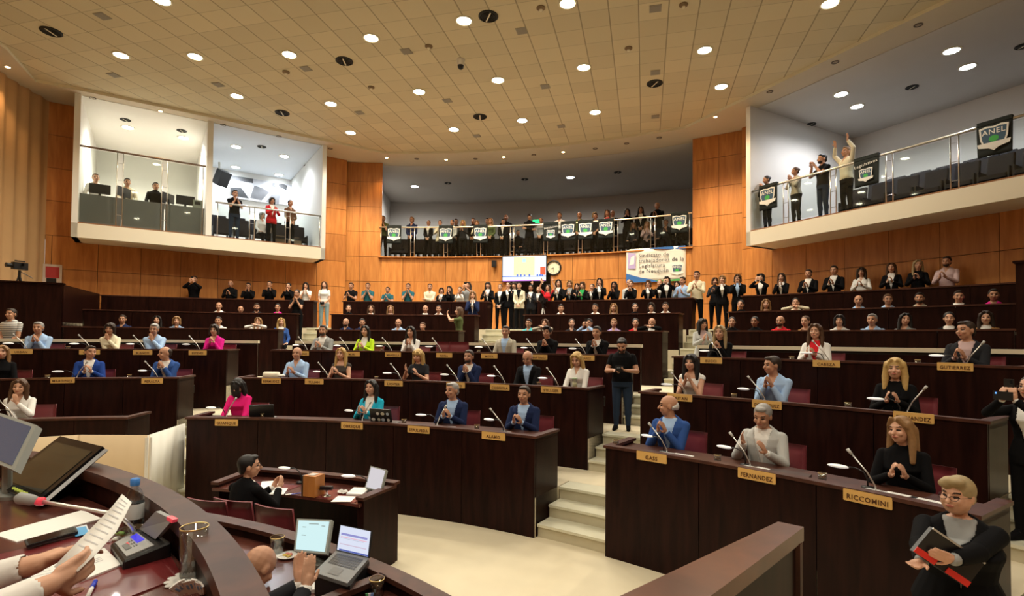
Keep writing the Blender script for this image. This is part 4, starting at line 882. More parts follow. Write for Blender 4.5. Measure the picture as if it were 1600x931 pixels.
place(572, '3', 'sclap_f', 'long', 'black', 'suit', 'lime', 'white', 'f', 'woman with black hair in a lime green jacket', group=G3)
place(645, '3', 'schin_f', 'long', 'black', 'shirt', 'white', '', 'f', 'woman in white with raised hands and black hair, third centre row', group=G3)
place(790, '3', 'sneut_m', 'short', 'dark', 'suit', 'beige', 'lightblue', 'm', 'man in a greyish beige jacket behind the MOYA plate', group=G3)
place(858, '3', 'schin_m', 'quiff', 'black', 'sweater', 'black', '', 'm', 'young man in black with hands folded at his chin', group=G3)
place(936, '3', 'schin_m', 'short', 'black', 'suit', 'black', 'white', 'm', 'dark haired man in a black suit with a hand at his face', group=G3)
place(1129, '3', 'schin_f', 'long', 'mixed', 'sweater', 'black', '', 'f', 'woman in black with greying fair hair behind the BUCCI plate', group=G3)
place(1277, '3', 'sclap_f', 'long', 'brown', 'suit', 'white', 'red', 'f', 'smiling woman in a white jacket behind the CABEZA plate', group=G3)
place(1514, '3', 'sclapR_m', 'short', 'dark', 'suit', 'charcoal', 'rose', 'm', 'man in a dark grey suit clapping behind the GUTIERREZ plate', group=G3)
p = on_R_z(1097, 14.35, Z3); person(p, -(PHI+D(ang(p)))+D(25), 'clapL_f', 'big', 'black', 'suit', 'lightgrey', 'rose', label='woman standing in a pale grey blazer in front of the right stairs', s=.86)
# standing people in the hall
p = on_R_z(15, 14.2, Z3); person(p, -(PHI+D(ang(p)))-D(20), 'rest_m', 'short', 'dark', 'tee', 'white', legs='jeans', label='man in a striped T-shirt standing at the left edge', s=.93)
striped = bpy.context.scene.objects
p = at_z(974, 668, Z2+.0); p = on_R_z(972, 11.75, Z2); person(p, -(PHI+D(ang(p)))+D(12), 'snap_m', 'short', 'black', 'tee', 'black', legs='jeans', label='man in a black T-shirt and jeans standing on the stairs checking a camera', s=.90, vox=.0075, beard=True)
# ---- benches A (front) and B (middle): only heads and shoulders show
SA = [(190, 'sneut_m', 'short', 'dark', 'shirt', 'navy', 'm', 'man in navy leaning aside, leftmost of the front bench row'), (245, 'sclap_f', 'long', 'black', 'sweater', 'black', 'f', 'dark haired woman in black, second in the front left bench row'), (275, 'schin_f', 'bob', 'light', 'shirt', 'lightblue', 'f', 'fair haired person in pale blue holding a hand to the ear'),
      (341, 'sclap_m', 'short', 'dark', 'shirt', 'white', 'm', 'young man in white clapping in the front left bench row'), (404, 'sarms_f', 'long', 'light', 'shirt', 'white', 'f', 'fair haired woman hiding her face behind clapping hands'), (438, 'sneut_f', 'long', 'blonde', 'suit', 'blue', 'f', 'blonde woman in a bright blue jacket at the end of the front left bench'),
      (540, 'sneut_m', 'thin', 'dark', 'shirt', 'navy', 'm', 'bearded man in dark blue, first behind the left middle bench front'), (565, 'sneut_m', 'short', 'black', 'shirt', 'navy', 'm', 'man in navy turned aside, second behind the left middle bench front'), (622, 'sneut_m', 'thin', 'dark', 'shirt', 'lightblue', 'm', 'laughing balding man in a pale blue shirt'), (660, 'sneut_m', 'short', 'brown', 'shirt', 'tan', 'f', 'small brown haired person low behind the bench near the middle'),
      (826, 'sneut_m', 'short', 'black', 'shirt', 'cyan', 'm', 'man with glasses in a turquoise shirt'), (853, 'sarms_f', 'long', 'brown', 'shirt', 'beige', 'f', 'brown haired woman half hidden by her clapping hands'), (893, 'sneut_f', 'bun', 'dark', 'shirt', 'charcoal', 'f', 'smiling woman with tied hair in dark clothes, right of middle'), (922, 'sphone_m', 'short', 'black', 'shirt', 'lightblue', 'm', 'man in a light blue shirt aiming a camera'),
      (959, 'sneut_f', 'short', 'light', 'shirt', 'lilac', 'f', 'person with glasses and short fair hair in lilac'), (993, 'sneut_f', 'bun', 'black', 'shirt', 'red', 'f', 'woman in red with tied hair, right of the lilac shirt'), (1020, 'sarms_m', 'thin', 'dark', 'suit', 'black', 'm', 'balding man with hands raised to his mouth'),
      (1144, 'sneut_f', 'bun', 'black', 'sweater', 'black', 'f', 'woman in black, first behind the upper right front bench'), (1180, 'sneut_f', 'bun', 'black', 'sweater', 'black', 'd', 'dark woman with tied hair left of the man in red'), (1220, 'sneut_m', None, 'black', 'tee', 'red', 'm', 'bald bearded man in a bright red shirt'), (1263, 'schin_f', 'bun', 'brown', 'shirt', 'tan', 'f', 'woman clapping near her face right of the man in red'), (1313, 'sclap_f', 'bob', 'black', 'shirt', 'white', 'f', 'black haired woman in white clapping, upper right front bench'),
      (1365, 'sclap_m', 'short', 'grey', 'shirt', 'lightblue', 'm', 'greying man in a light blue shirt on the upper right front bench'), (1416, 'sclapL_f', 'long', 'black', 'shirt', 'grey', 'f', 'woman with long black hair in profile'), (1484, 'sneut_f', 'bun', 'black', 'suit', 'black', 'f', 'woman in a black jacket, second from the right end of front bench'), (1542, 'sneut_f', 'long', 'dark', 'suit', 'tan', 'f', 'woman in a tan jacket at the right end of the front bench')]
SB = [(341, 'sneut_m', 'thin', 'dark', 'shirt', 'white', 'm', 'balding man in white, first in the middle left bench row'), (375, 'sneut_m', 'thin', 'dark', 'shirt', 'cream', 'm', 'small balding man in cream, second in the middle left bench row'), (400, 'sneut_m', 'short', 'dark', 'shirt', 'charcoal', 'm', 'bearded man in dark grey, third in the middle left bench row'), (433, 'sneut_f', 'bun', 'black', 'shirt', 'magenta', 'm', 'woman in pink with tied hair, end of the middle left bench row'),
      (544, 'sneut_f', 'bun', 'dark', 'sweater', 'black', 'f', 'woman in black, first in the row under the men in teal'), (579, 'sneut_f', 'long', 'brown', 'shirt', 'white', 'f', 'brown haired woman in white under the men in teal'), (609, 'sneut_f', 'long', 'light', 'shirt', 'rose', 'f', 'smiling fair haired woman under the men in teal'), (664, 'sneut_m', None, 'dark', 'suit', 'charcoal', 'm', 'bald man in a dark jacket under the man in the cream shirt'), (685, 'sneut_m', 'short', 'black', 'shirt', 'white', 'm', 'black haired person with hands before the face, under the women in black'),
      (876, 'sneut_m', 'short', 'black', 'shirt', 'white', 'm', 'young man in white beside the camera tripod'), (930, 'sneut_m', 'short', 'black', 'shirt', 'white', 'm', 'black haired man in white under the woman in green'), (960, 'sclap_f', 'long', 'light', 'shirt', 'beige', 'f', 'laughing fair haired woman with raised clapping hands'), (992, 'sneut_f', 'bun', 'black', 'sweater', 'black', 'f', 'dark haired woman under the white banner'), (1018, 'sneut_f', 'bob', 'dark', 'shirt', 'white', 'f', 'woman in white with dark bob under the right side of the banner'), (1040, 'sneut_m', 'short', 'black', 'shirt', 'white', 'm', 'partly hidden person at the right end of the middle bench'),
      (1158, 'sneut_f', 'bun', 'black', 'sweater', 'black', 'f', 'woman in black, first in the middle right bench row'), (1197, 'sneut_f', 'long', 'light', 'shirt', 'tan', 'f', 'fair haired woman in the middle right bench row'), (1244, 'sarms_f', 'bun', 'black', 'shirt', 'cream', 'f', 'woman with raised arms in the middle right bench row'), (1342, 'sneut_m', 'fringe', 'grey', 'shirt', 'lightblue', 'm', 'bald man in pale blue, middle right bench row'), (1388, 'sneut_m', 'short', 'brown', 'shirt', 'lightblue', 'm', 'man with glasses in a blue shirt, middle right bench row'),
      (1438, 'sneut_m', 'short', 'black', 'shirt', 'beige', 'm', 'bearded black haired man in beige, middle right bench row'), (1499, 'sneut_m', 'short', 'dark', 'suit', 'charcoal', 'm', 'man in a dark jacket, second from the right of middle bench'), (1554, 'sneut_m', 'short', 'black', 'shirt', 'magenta', 'd', 'man in pink at the right end of the middle bench')]
for lst, row, g in ((SA, 'A', 'people seated on the front public bench'), (SB, 'B', 'people seated on the middle public bench')):
    for (px, pose, hair, hc, kind, top, tone, lab) in lst:
        gl = 'glasses' in lab; be = 'beard' in lab
        place(px, row, pose, hair, hc, kind, top, 'white', tone, lab, group=g, glasses=gl, beard=be, vox=.011, s=.93 if 'small' not in lab else .86, turn=random.uniform(-14, 14))
# ---- standing row at the back (C)
SC = [(302, 'phone_m', 'short', 'black', 'sweater', 'black', 'm', 'tall man in black holding up a phone, leftmost standing at back', .97, 0), (359, 'clap_m', None, 'black', 'sweater', 'black', 'm', 'bald man in black clapping, second standing at the back left', .93, 0), (387, 'high_m', 'short', 'black', 'sweater', 'black', 'm', 'man with glasses in black with hands raised, third standing back left', .90, 0), (420, 'high_m', 'short', 'black', 'sweater', 'black', 'm', 'broad man in black with glasses clapping, fourth standing back left', .95, .1), (450, 'high_f', 'bun', 'black', 'sweater', 'black', 'f', 'woman in black with spread hands, fifth standing back left', .92, 0), (477, 'mouth_f', 'long', 'black', 'tee', 'white', 'f', 'woman in a white T-shirt and black apron clapping at her face', .94, 0),
      (548, 'clap_m', 'short', 'brown', 'tee', 'black', 'm', 'man in a black T-shirt clapping beside the men in teal', .95, 0), (574, 'mouth_m', 'short', 'brown', 'tee', 'teal', 'm', 'man in teal with hands at his mouth', .95, 0), (605, 'clap_m', 'short', 'black', 'tee', 'teal', 'm', 'shorter man in teal, middle of the three teal shirts', .87, 0), (637, 'mouth_m', 'short', 'dark', 'tee', 'teal', 'm', 'tall man in teal, rightmost of the three teal shirts', .95, 0), (671, 'cross_m', 'short', 'dark', 'shirt', 'cream', 'm', 'man in a cream shirt with crossed arms', .94, 0), (689, 'clapL_f', 'bob', 'dark', 'suit', 'black', 'f', 'short woman in a dark jacket beside the cream shirt', .86, 0), (702, 'high_f', 'long', 'dark', 'sweater', 'black', 'f', 'woman in black with long hair, left of the man in grey', .90, 0.15), (718, 'high_f', 'bun', 'dark', 'shirt', 'white', 'f', 'person in white half hidden by the man in grey', .90, .35), (731, 'phone_m', 'long', 'dark', 'tee', 'grey', 'm', 'long haired man in grey raising a hand', .97, 0),
      (829, 'clap_f', 'bun', 'black', 'suit', 'charcoal', 'd', 'woman in dark clothes clapping in front of the doorway', .90, 0), (841, 'raise_f', 'bun', 'brown', 'suit', 'black', 'f', 'woman in black with both arms up near the tripod', .88, .25), (856, 'raise_f', 'long', 'dark', 'tee', 'red', 'f', 'woman in red with arms raised beside the camera tripod', .90, 0),
      (872, 'clapL_f', 'long', 'black', 'suit', 'black', 'f', 'tall woman in black with long hair under the clock', .99, 0), (890, 'clap_f', 'bob', 'light', 'suit', 'black', 'f', 'fair haired woman in a black jacket over grey', .97, 0), (902, 'clap_f', 'long', 'dark', 'suit', 'black', 'f', 'dark haired woman left of the one in green', .92, .2), (910, 'clap_m', 'bob', 'brown', 'suit', 'black', 'f', 'woman with a bright green shirt under a black jacket', .93, 0), (925, 'high_f', 'bun', 'dark', 'suit', 'black', 'f', 'small woman right of the green shirt', .90, .15), (937, 'high_f', 'long', 'dark', 'suit', 'black', 'f', 'woman in black and white with hands lifted over her head', .99, 0), (960, 'mouth_f', 'long', 'black', 'sweater', 'black', 'd', 'woman in all black with hands at her face', .92, 0),
      (983, 'rest_m', 'fringe', 'grey', 'shirt', 'lightgrey', 'm', 'balding man in light grey behind the women in black', .98, .5), (986, 'mouth_f', 'bun', 'dark', 'sweater', 'black', 'f', 'woman in black in front of the man in grey', .92, -.05), (1013, 'high_f', 'bob', 'brown', 'suit', 'black', 'f', 'brown haired woman in black and white under the banner', .92, 0), (1031, 'high_f', 'bun', 'light', 'suit', 'black', 'f', 'fair woman in black and white under the banner corner', .94, .2), (1042, 'phone_f', 'long', 'black', 'suit', 'black', 'f', 'woman with very long black hair holding a phone', .97, 0), (1058, 'rest_f', 'long', 'dark', 'shirt', 'grey', 'f', 'woman peeking between the phone holder and the man in a vest', .90, .35), (1067, 'clapR_m', 'short', 'dark', 'shirt', 'lightblue', 'm', 'man in a dark vest with pale sleeves', .95, 0),
      (1117, 'clapL_f', 'bob', 'brown', 'sweater', 'charcoal', 'm', 'person in black, half hidden, left of the blonde woman', .93, .25), (1129, 'high_f', 'bob', 'light', 'suit', 'black', 'f', 'fair haired woman in black with hands beside her face', .94, 0), (1153, 'high_m', 'bob', 'brown', 'suit', 'black', 'm', 'person with glasses in a black suit over pale blue', .94, 0), (1190, 'phone_f', 'bob', 'black', 'suit', 'black', 'f', 'woman in a black suit holding a phone up high', .93, 0), (1222, 'mouth_f', 'long', 'dark', 'suit', 'black', 'f', 'long haired woman in a black suit right of the phone holder', .92, 0), (1264, 'clap_m', 'short', 'dark', 'suit', 'black', 'm', 'young man in black suit clapping, left of two men in suits', .95, 0), (1304, 'clap_m', 'short', 'black', 'suit', 'black', 'm', 'tall man in black suit and tie clapping, right of two', .98, 0), (1347, 'clap_f', 'big', 'dark', 'shirt', 'white', 'f', 'curly haired woman in white clapping at the back right', .92, 0), (1394, 'clap_f', 'long', 'brown', 'suit', 'black', 'f', 'woman in black jacket and white shirt, back right', .94, 0), (1435, 'clapL_f', 'long', 'mixed', 'suit', 'black', 'f', 'woman in all black with fair streaks, back right', .94, 0), (1481, 'clap_m', 'short', 'black', 'shirt', 'rose', 'm', 'bearded man in a pale pinkish shirt, rightmost standing', .94, 0)]
for (px, pose, hair, hc, kind, top, tone, lab, s, dr) in SC:
    un = 'green' if 'green shirt under' in lab else 'lightblue' if 'pale blue' in lab else 'black' if ('all black' in lab or 'apron' in lab) else 'grey' if 'over grey' in lab else 'white'
    place(px, 'C', pose, hair, hc, kind, top, un, tone, lab, group='people standing behind the back bench', glasses='glasses' in lab, beard='beard' in lab, vox=.011, s=s*.985, dR=dr+(.0), turn=random.uniform(-8, 8))
# on the upper stairs and landings
def stand(px, R, z, pose, hair, hc, kind, top, tone, lab, s=.92, turn=0, **kw):
    p = on_R_z(px, R, z); return person(p, -(PHI+D(ang(p)))+D(turn), pose, hair, hc, kind, top, tone=tone, label=lab, s=s, vox=.010, **kw)
stand(506, 19.0, ZC, 'rest_f', 'long', 'brown', 'tee', 'white', 'f', 'woman in white T-shirt and light jeans at the top of left stairs', .93, legs='lightjeans', shoes='white')
stand(463, 17.0, 2.24, 'mouth_f', 'bun', 'dark', 'tee', 'black', 'm', 'woman in black clapping beside the left upper stairs', .95)
stand(738, 17.15, 2.20, 'mouth_f', 'long', 'light', 'suit', 'navy', 'f', 'long haired woman in a navy suit behind the one filming', .97, 10)
stand(717, 15.9, 1.72, 'phone_f', 'long', 'brown', 'tee', 'olive', 'f', 'woman in a patterned top filming with raised arms beside the middle stairs', .93, -75, legs='charcoal')
for px, hr, hc, lab, s, po in ((762, 'bangs', 'dark', 'woman in black suit with a fringe, leftmost at the top of the middle stairs', .95, 'clap_f'), (781, 'bun', 'brown', 'woman in black suit with tied hair, second at the top of the stairs', .90, 'rest_f'), (794, 'bun', 'dark', 'woman in black suit clapping high, third at the top of the stairs', .94, 'high_f'), (803, 'bangs', 'dark', 'woman in black suit with a fringe behind the white jacket', .96, 'clap_f')):
    stand(px, 19.2 if px != 803 else 19.5, ZC, po, hr, hc, 'suit', 'black', 'f', lab, s, 0, under='white')
stand(811, 18.75, ZC, 'rest_f', 'short', 'black', 'suit', 'cream', 'f', 'woman in a cream white jacket over black at the top of the middle stairs', .90, 0, under='black')
stand(1089, 18.9, ZC, 'clap_m', 'short', 'black', 'shirt', 'cream', 'm', 'man in an ivory shirt and dark trousers at the top of the right stairs', .99)
# ================================================================ CHAIRS AND THINGS ON THE DESKS
def chair_proto():
    e = empty('office_chair', (0, 0, -50))
    def pad(w, h, t, bend, M):
        mb = MB(); n = 8; m_ = 6; vs = []; fs = []
        for side_ in (0, 1):
            for i in range(n+1):
                for j in range(m_+1):
                    x = (i/n-.5)*w; z = (j/m_-.5)*h; ed = max(abs(i/n-.5), abs(j/m_-.5))*2; th = t*(1-ed**6*.7)/2
                    y = bend*(x*x)*4 + (th if side_ else -th); vs.append(M @ V((x*(1-.10*(j/m_)), -y, z)))
        o_ = (n+1)*(m_+1)
        for s_ in (0, 1):
            for i in range(n):
                for j in range(m_):
                    a = s_*o_+i*(m_+1)+j; q = (a, a+m_+1, a+m_+2, a+1); fs.append(q if s_ else q[::-1])
        ring = [i*(m_+1) for i in range(n+1)]+[n*(m_+1)+j for j in range(1, m_+1)]+[i*(m_+1)+m_ for i in range(n-1, -1, -1)]+[j for j in range(m_-1, 0, -1)]
        for a, b in zip(ring, ring[1:]+ring[:1]): fs.append((a, b, b+o_, a+o_)[::-1])
        mb.add(vs, fs); return mb
    pad(.50, .56, .07, .12, Matrix.Translation((0, .22, .72)) @ Matrix.Rotation(D(-8), 4, 'X')).build('backrest', BURG, e, smooth=True)
    pad(.50, .50, .09, .0, Matrix.Translation((0, -.03, .42)) @ Matrix.Rotation(D(90), 4, 'X')).build('seat', BURG, e, smooth=True)
    for s in (-1, 1): MB().tube([(s*.27, .20, .44), (s*.29, .18, .62), (s*.29, -.10, .63), (s*.27, -.14, .44)], .016, 8).build('armrest', BLACK, e, smooth=True)
    MB().tube([(0, 0, .06), (0, 0, .40)], .028, 10).build('column', STEEL, e)
    mb = MB()
    for k in range(5): a = 2*math.pi*k/5; mb.tube([(0, 0, .09), (.27*math.cos(a), .27*math.sin(a), .05)], [.022, .015], 6); mb.ell((.27*math.cos(a), .27*math.sin(a), .025), (.025, .025, .025), seg=8, rings=5)
    mb.build('base', BLACK, e); return e
chp = chair_proto(); ch_used = False
def put_proto(pr, flag, loc, rz, label, cat, group, s=1.0):
    if not flag[0]: flag[0] = True; o = pr; o.location = loc; o.rotation_euler = (0, 0, rz)
    else: o = dup(pr, loc, rz)
    o.scale = (s, s, s); return tag(o, label, cat, group)
CF = [False]
CH = [(33, '1', 'woman in white at the lower left'), (376, '1', 'woman in hot pink'), (583, '1', 'turquoise blazer'), (709, '1', 'grey haired man near SEPULVEDA plate'), (821, '1', 'man near the ALAMO plate'), (1050, '1', 'bald man in blue'), (1196, '1', 'man in the light grey suit'), (1412, '1', 'woman near the RICCOMINI plate'),
      (2, '2', 'woman at the left edge'), (140, '2', 'man in royal blue'), (263, '2', 'man leaning on his hands'), (466, '2', 'bald man in light blue'), (535, '2', 'blonde in sleeveless top'), (656, '2', 'blonde with a fringe'), (737, '2', 'bearded man in navy'), (828, '2', 'man reading in black'), (905, '2', 'blonde in white'), (1085, '2', 'woman near the GAITAN plate'), (1214, '2', 'man near the DOMINGUEZ plate'), (1401, '2', 'pale blonde woman'),
      (63, '3', 'man in light blue at upper left'), (174, '3', 'woman in cream'), (243, '3', 'man resting on one elbow'), (338, '3', 'woman in magenta'), (506, '3', 'man in grey suit'), (572, '3', 'woman in lime green'), (645, '3', 'woman in white, third row'), (790, '3', 'man in beige jacket'), (858, '3', 'young man in black'), (936, '3', 'man in black suit'), (1129, '3', 'woman near the BUCCI plate'), (1277, '3', 'woman near the CABEZA plate'), (1514, '3', 'man near the GUTIERREZ plate')]
for px, row, who in CH:
    R, z = ROWS[row]; p = on_R_z(px, R, z+.5); a = ang(p) + math.degrees(.10/R); q = pol(R+.13, a, z)
    if row == '3': q = pol(R+.08, a, z)
    put_proto(chp, CF, q, -(PHI+D(a))+random.uniform(-.25, .1), 'burgundy leather chair behind the '+who, 'chair', 'burgundy chairs of the desk rows', .84)
for px, wh in ((696, 'left of the empty pair behind the REINA plate'), (716, 'right of the empty pair behind the REINA plate')):
    p = on_R_z(px, 13.05, Z3+.5); put_proto(chp, CF, V((p.x, p.y, Z3)), -(PHI+D(ang(p)))+.3, 'empty burgundy chair, '+wh, 'chair', 'burgundy chairs of the desk rows', .95)
LAMPW = mat('white_lamp_shade', (.88, .87, .82), .3, emis=(1, .97, .9), es=.25)
SILVER = mat('silver_metal', (.72, .72, .70), .3, metal=.8)
GL = clear('clear_glass', (.90, .92, .92), .17); WATER = clear('water', (.74, .78, .78), .10)
GOLD = mat('gold_rim', (.75, .55, .22), .3, metal=1)
# microphone (silver stem leaning), lamp with white oval head, drinking glass: one of each, then copies
mp_ = empty('desk_microphone', (0, 0, -50)); MB().rbox((0, 0, .012), (.16, .10, .024), .02).build('base', mat('console_grey', (.55, .55, .53), .4), mp_)
MB().tube([(0, 0, .02), (0, 0, .06), (-.06, 0, .16), (-.17, -.01, .29)], .0065, 8).build('stem', SILVER, mp_, smooth=True)
MB().tube([(-.17, -.01, .29), (-.205, -.012, .33)], [.011, .014], 10).build('capsule', mat('mic_capsule', (.5, .5, .48), .5), mp_, smooth=True)
lp_ = empty('reading_lamp', (0, 0, -50)); MB().lathe([(0, 0), (.05, 0), (.05, .012), (0, .018)], seg=16).build('base', BLACK, lp_, smooth=True)
MB().tube([(0, 0, .01), (0, 0, .07), (-.03, 0, .13), (-.09, 0, .155), (-.16, 0, .15)], .006, 8).build('arm', BLACK, lp_, smooth=True)
MB().ell((-.22, 0, .148), (.085, .032, .016)).build('shade', LAMPW, lp_, smooth=True)
gp_ = empty('drinking_glass', (0, 0, -50)); MB().lathe([(0, 0), (.032, 0), (.034, .09), (.031, .09), (.029, .01), (0, .01)], seg=18).build('glass', GL, gp_, smooth=True)
MB().lathe([(0, .011), (.0285, .011), (.030, .062), (0, .062)], seg=18).build('water', WATER, gp_, smooth=True); MB().lathe([(.0342, .087), (.0348, .09), (.0325, .0905)], seg=18).build('rim', GOLD, gp_, smooth=True)
MF, LF, GF = [False], [False], [False]
TZ = {'1': T1-.055, '2': T2-.055, '3': T3-.055}; RR = {'1': R1, '2': R2, '3': R3}
DEP = {'1': [(354, 'GUANQUE'), (566, 'OBREQUE'), (683, 'SEPULVEDA'), (789, 'ALAMO'), (1042, 'GASS'), (1172, 'lower FERNANDEZ'), (1368, 'RICCOMINI'), (22, 'lowest left')],
       '2': [(120, 'left MARTINEZ'), (246, 'PERALTA'), (514, 'TULIAN'), (627, 'LICHTER'), (716, 'CAPUTO'), (789, 'COGGIOLA'), (872, 'STILLGER'), (1072, 'GAITAN'), (1195, 'DOMINGUEZ'), (1418, 'upper FERNANDEZ')],
       '3': [(42, 'URBAN'), (142, 'CANTO'), (226, 'BLANCO'), (312, 'ESTEVES'), (480, 'CHAPINO'), (545, 'MURI'), (612, 'MANSILLA'), (690, 'REINA'), (768, 'MOYA'), (838, 'centre MARTINEZ'), (915, 'SUAREZ'), (1128, 'BUCCI'), (1295, 'CABEZA'), (1510, 'GUTIERREZ')]}
for row, lst in DEP.items():
    for i, (px, nm) in enumerate(lst):
        R = RR[row]; p = on_R_z(px, R+.20, TZ[row]); a = ang(p); rz = -(PHI+D(a))
        flip = nm in ('upper FERNANDEZ', 'GUTIERREZ', 'GUANQUE', 'OBREQUE', 'SEPULVEDA', 'left MARTINEZ')
        put_proto(mp_, MF, p, rz+(math.pi-.5 if flip else random.uniform(-.15, .25)), f'silver gooseneck microphone behind the {nm} name plate', 'microphone', 'desk microphones')
        a2 = a - math.degrees((.10)/R); q = pol(R+.34, a2, TZ[row])
        put_proto(lp_, LF, q, -(PHI+D(a2))+random.uniform(-.2, .2), f'white oval lamp on a black arm behind the {nm} name plate', 'lamp', 'white oval desk lamps')
for row, lst in {'1': [(631, 'left of SEPULVEDA plate'), (745, 'left of ALAMO plate'), (1121, 'left of the lower FERNANDEZ plate'), (1285, 'left of RICCOMINI plate'), (410, 'right of GUANQUE plate'), (962, 'left of GASS plate')], '2': [(74, 'left of MARTINEZ plate'), (202, 'left of PERALTA plate'), (588, 'left of LICHTER plate'), (842, 'between COGGIOLA and STILLGER plates'), (1147, 'left of DOMINGUEZ plate'), (1325, 'left of the upper FERNANDEZ plate')], '3': [(106, 'right of URBAN plate'), (597, 'left of MANSILLA plate'), (748, 'left of MOYA plate'), (823, 'left of the centre MARTINEZ plate'), (1237, 'left of CABEZA plate'), (1434, 'left of GUTIERREZ plate')]}.items():
    for px, nm in lst:
        R = RR[row]; p = on_R_z(px, R+.18, TZ[row]); put_proto(gp_, GF, p, 0, 'glass of water with a gold rim, '+nm, 'glass', 'glasses on the desks', 1.05)
def on_desk(px, row, dr=.2): return on_R_z(px, RR[row]+dr, TZ[row])
def desk_rz(p): return -(PHI+D(ang(p)))
def laptop(loc, rz, label, s=1.0, open_=105, lidc=BLACK, stickers=False, kb=True, screen=None, group=None):
    e = empty('laptop', loc, rz, label=label, cat='laptop', group=group); e.scale = (s, s, s)
    MB().rbox((0, 0, .010), (.34, .24, .018), .012).build('base', mat('laptop_grey', (.16, .165, .165), .4), e)
    mb = MB()
    for r in range(5):
        for c in range(13): mb.box((-.138+c*.023, .070-r*.021, .0205), (.019, .017, .003))
    mb.build('keyboard', BLACK, e); MB().rbox((0, -.075, .0198), (.10, .06, .002), .004).build('touchpad', mat('touchpad', (.11, .115, .115), .35), e)
    M = Matrix.Translation((0, .118, .018)) @ Matrix.Rotation(D(90-open_), 4, 'X')
    l = MB().rbox((0, 0, 0), (.34, .22, .010), .012, rot=Matrix.Rotation(D(90), 3, 'X')); l.v = [tuple(M @ (V(v)+V((0, 0, .11)))) for v in l.v]; lid = l.build('lid', lidc, e)
    if screen: sb_ = MB(); sb_.add([M @ V(v) for v in ((-.155, -.0065, .018), (.155, -.0065, .018), (.155, -.0065, .205), (-.155, -.0065, .205))], [(0, 1, 2, 3)]); sb_.build('screen', screen, lid)
    if stickers:
        for i in range(7):
            x, z = -.12+(i % 4)*.08+random.uniform(-.01, .01), .06+(i//4)*.09; mb = MB()
            mb.add([M @ V((x+.024*math.cos(2*math.pi*k/10)*(1+.3*(i % 2)), .0065, z+.024*math.sin(2*math.pi*k/10))) for k in range(10)], [tuple(range(10))]); mb.build('sticker', mat('sticker_%d' % (i % 3), ((.75, .75, .72), (.45, .55, .65), (.60, .60, .50))[i % 3], .5), lid)
    return e
p = on_desk(603, '1', .28); laptop(p, desk_rz(p)+math.pi, 'black laptop covered with pale stickers in front of the turquoise blazer', stickers=True)
p = on_desk(412, '1', .30); laptop(p, desk_rz(p)+math.pi+.3, 'black laptop with its lid up beside the woman in hot pink')
p = on_desk(1232, '1', .22); e = empty('folder', p, desk_rz(p)+.15, label='dark closed leather folder lying right of the light grey suit', cat='folder'); MB().rbox((0, 0, .012), (.34, .24, .024), .01).build('cover', mat('dark_brown_leather', (.05, .025, .02), .4), e); MB().box((0, .005, .012), (.33, .22, .014)).build('pages', PAPER, e)
def paper(loc, rz, w=.21, h=.297, n=1, label='', group='papers', lines=True, z=.001, cat='paper', col=None):
    e = empty('paper_sheet', loc, rz, label=label, cat=cat, group=group)
    MB().box((0, 0, z+.0015*n), (w, h, .002*n)).build('sheet', col or PAPER, e)
    if lines:
        mb = MB()
        for k in range(8): mb.box((random.uniform(-.01, .01), h*.36-k*h*.085, z+.003*n+.0006), (w*.72, .0035, .0004))
        mb.build('printed_lines', mat('grey_print', (.30, .30, .32), .8), e)
    return e
for px, row, nm in ((340, '1', 'beside the GUANQUE microphone'), (556, '1', 'behind the OBREQUE plate'), (695, '1', 'in front of the grey haired man'), (1060, '1', 'in front of the bald man in blue'), (1190, '1', 'under the lower FERNANDEZ microphone'), (1400, '1', 'in front of the woman in black at RICCOMINI'), (1438, '1', 'at the right end of the lowest desk row'), (700, '2', 'left of the bearded man in navy'), (1095, '3', 'beside the BUCCI plate'), (1312, '3', 'in front of the woman in white'), (22, '1', 'at the far left desk end')):
    p = on_desk(px, row, .18); paper(p, desk_rz(p)+random.uniform(-.3, .3), n=4, label='white papers '+nm, group='papers on the desk rows')
p = on_desk(424, '2', .2); e = empty('paper_roll', p, desk_rz(p), label='cream paper roll lying on the desk behind the BERMUDEZ plate', cat='paper roll')
MB().tube([(-.13, 0, .075), (.13, 0, .075)], .07, 20).build('roll', CREAM, e, smooth=True); MB().tube([(.13, 0, .075), (.24, 0, .075)], .02, 10).build('core', PAPER, e, smooth=True)
p = on_desk(898, '2', .2); e = empty('tumbler', p, label='tall clear tumbler with a pale drink before the blonde woman in white', cat='tumbler'); MB().lathe([(0, 0), (.034, 0), (.042, .17), (.039, .17), (.031, .01), (0, .01)], seg=18).build('cup', GL, e, smooth=True); MB().lathe([(0, .012), (.031, .012), (.037, .11), (0, .11)], seg=18).build('drink', mat('pale_drink', (.62, .58, .35), .3), e, smooth=True)
MB().lathe([(.043, .17), (.043, .182), (.012, .19), (0, .19)], seg=18).build('lid', mat('green_lid', (.35, .5, .3), .4), e, smooth=True)
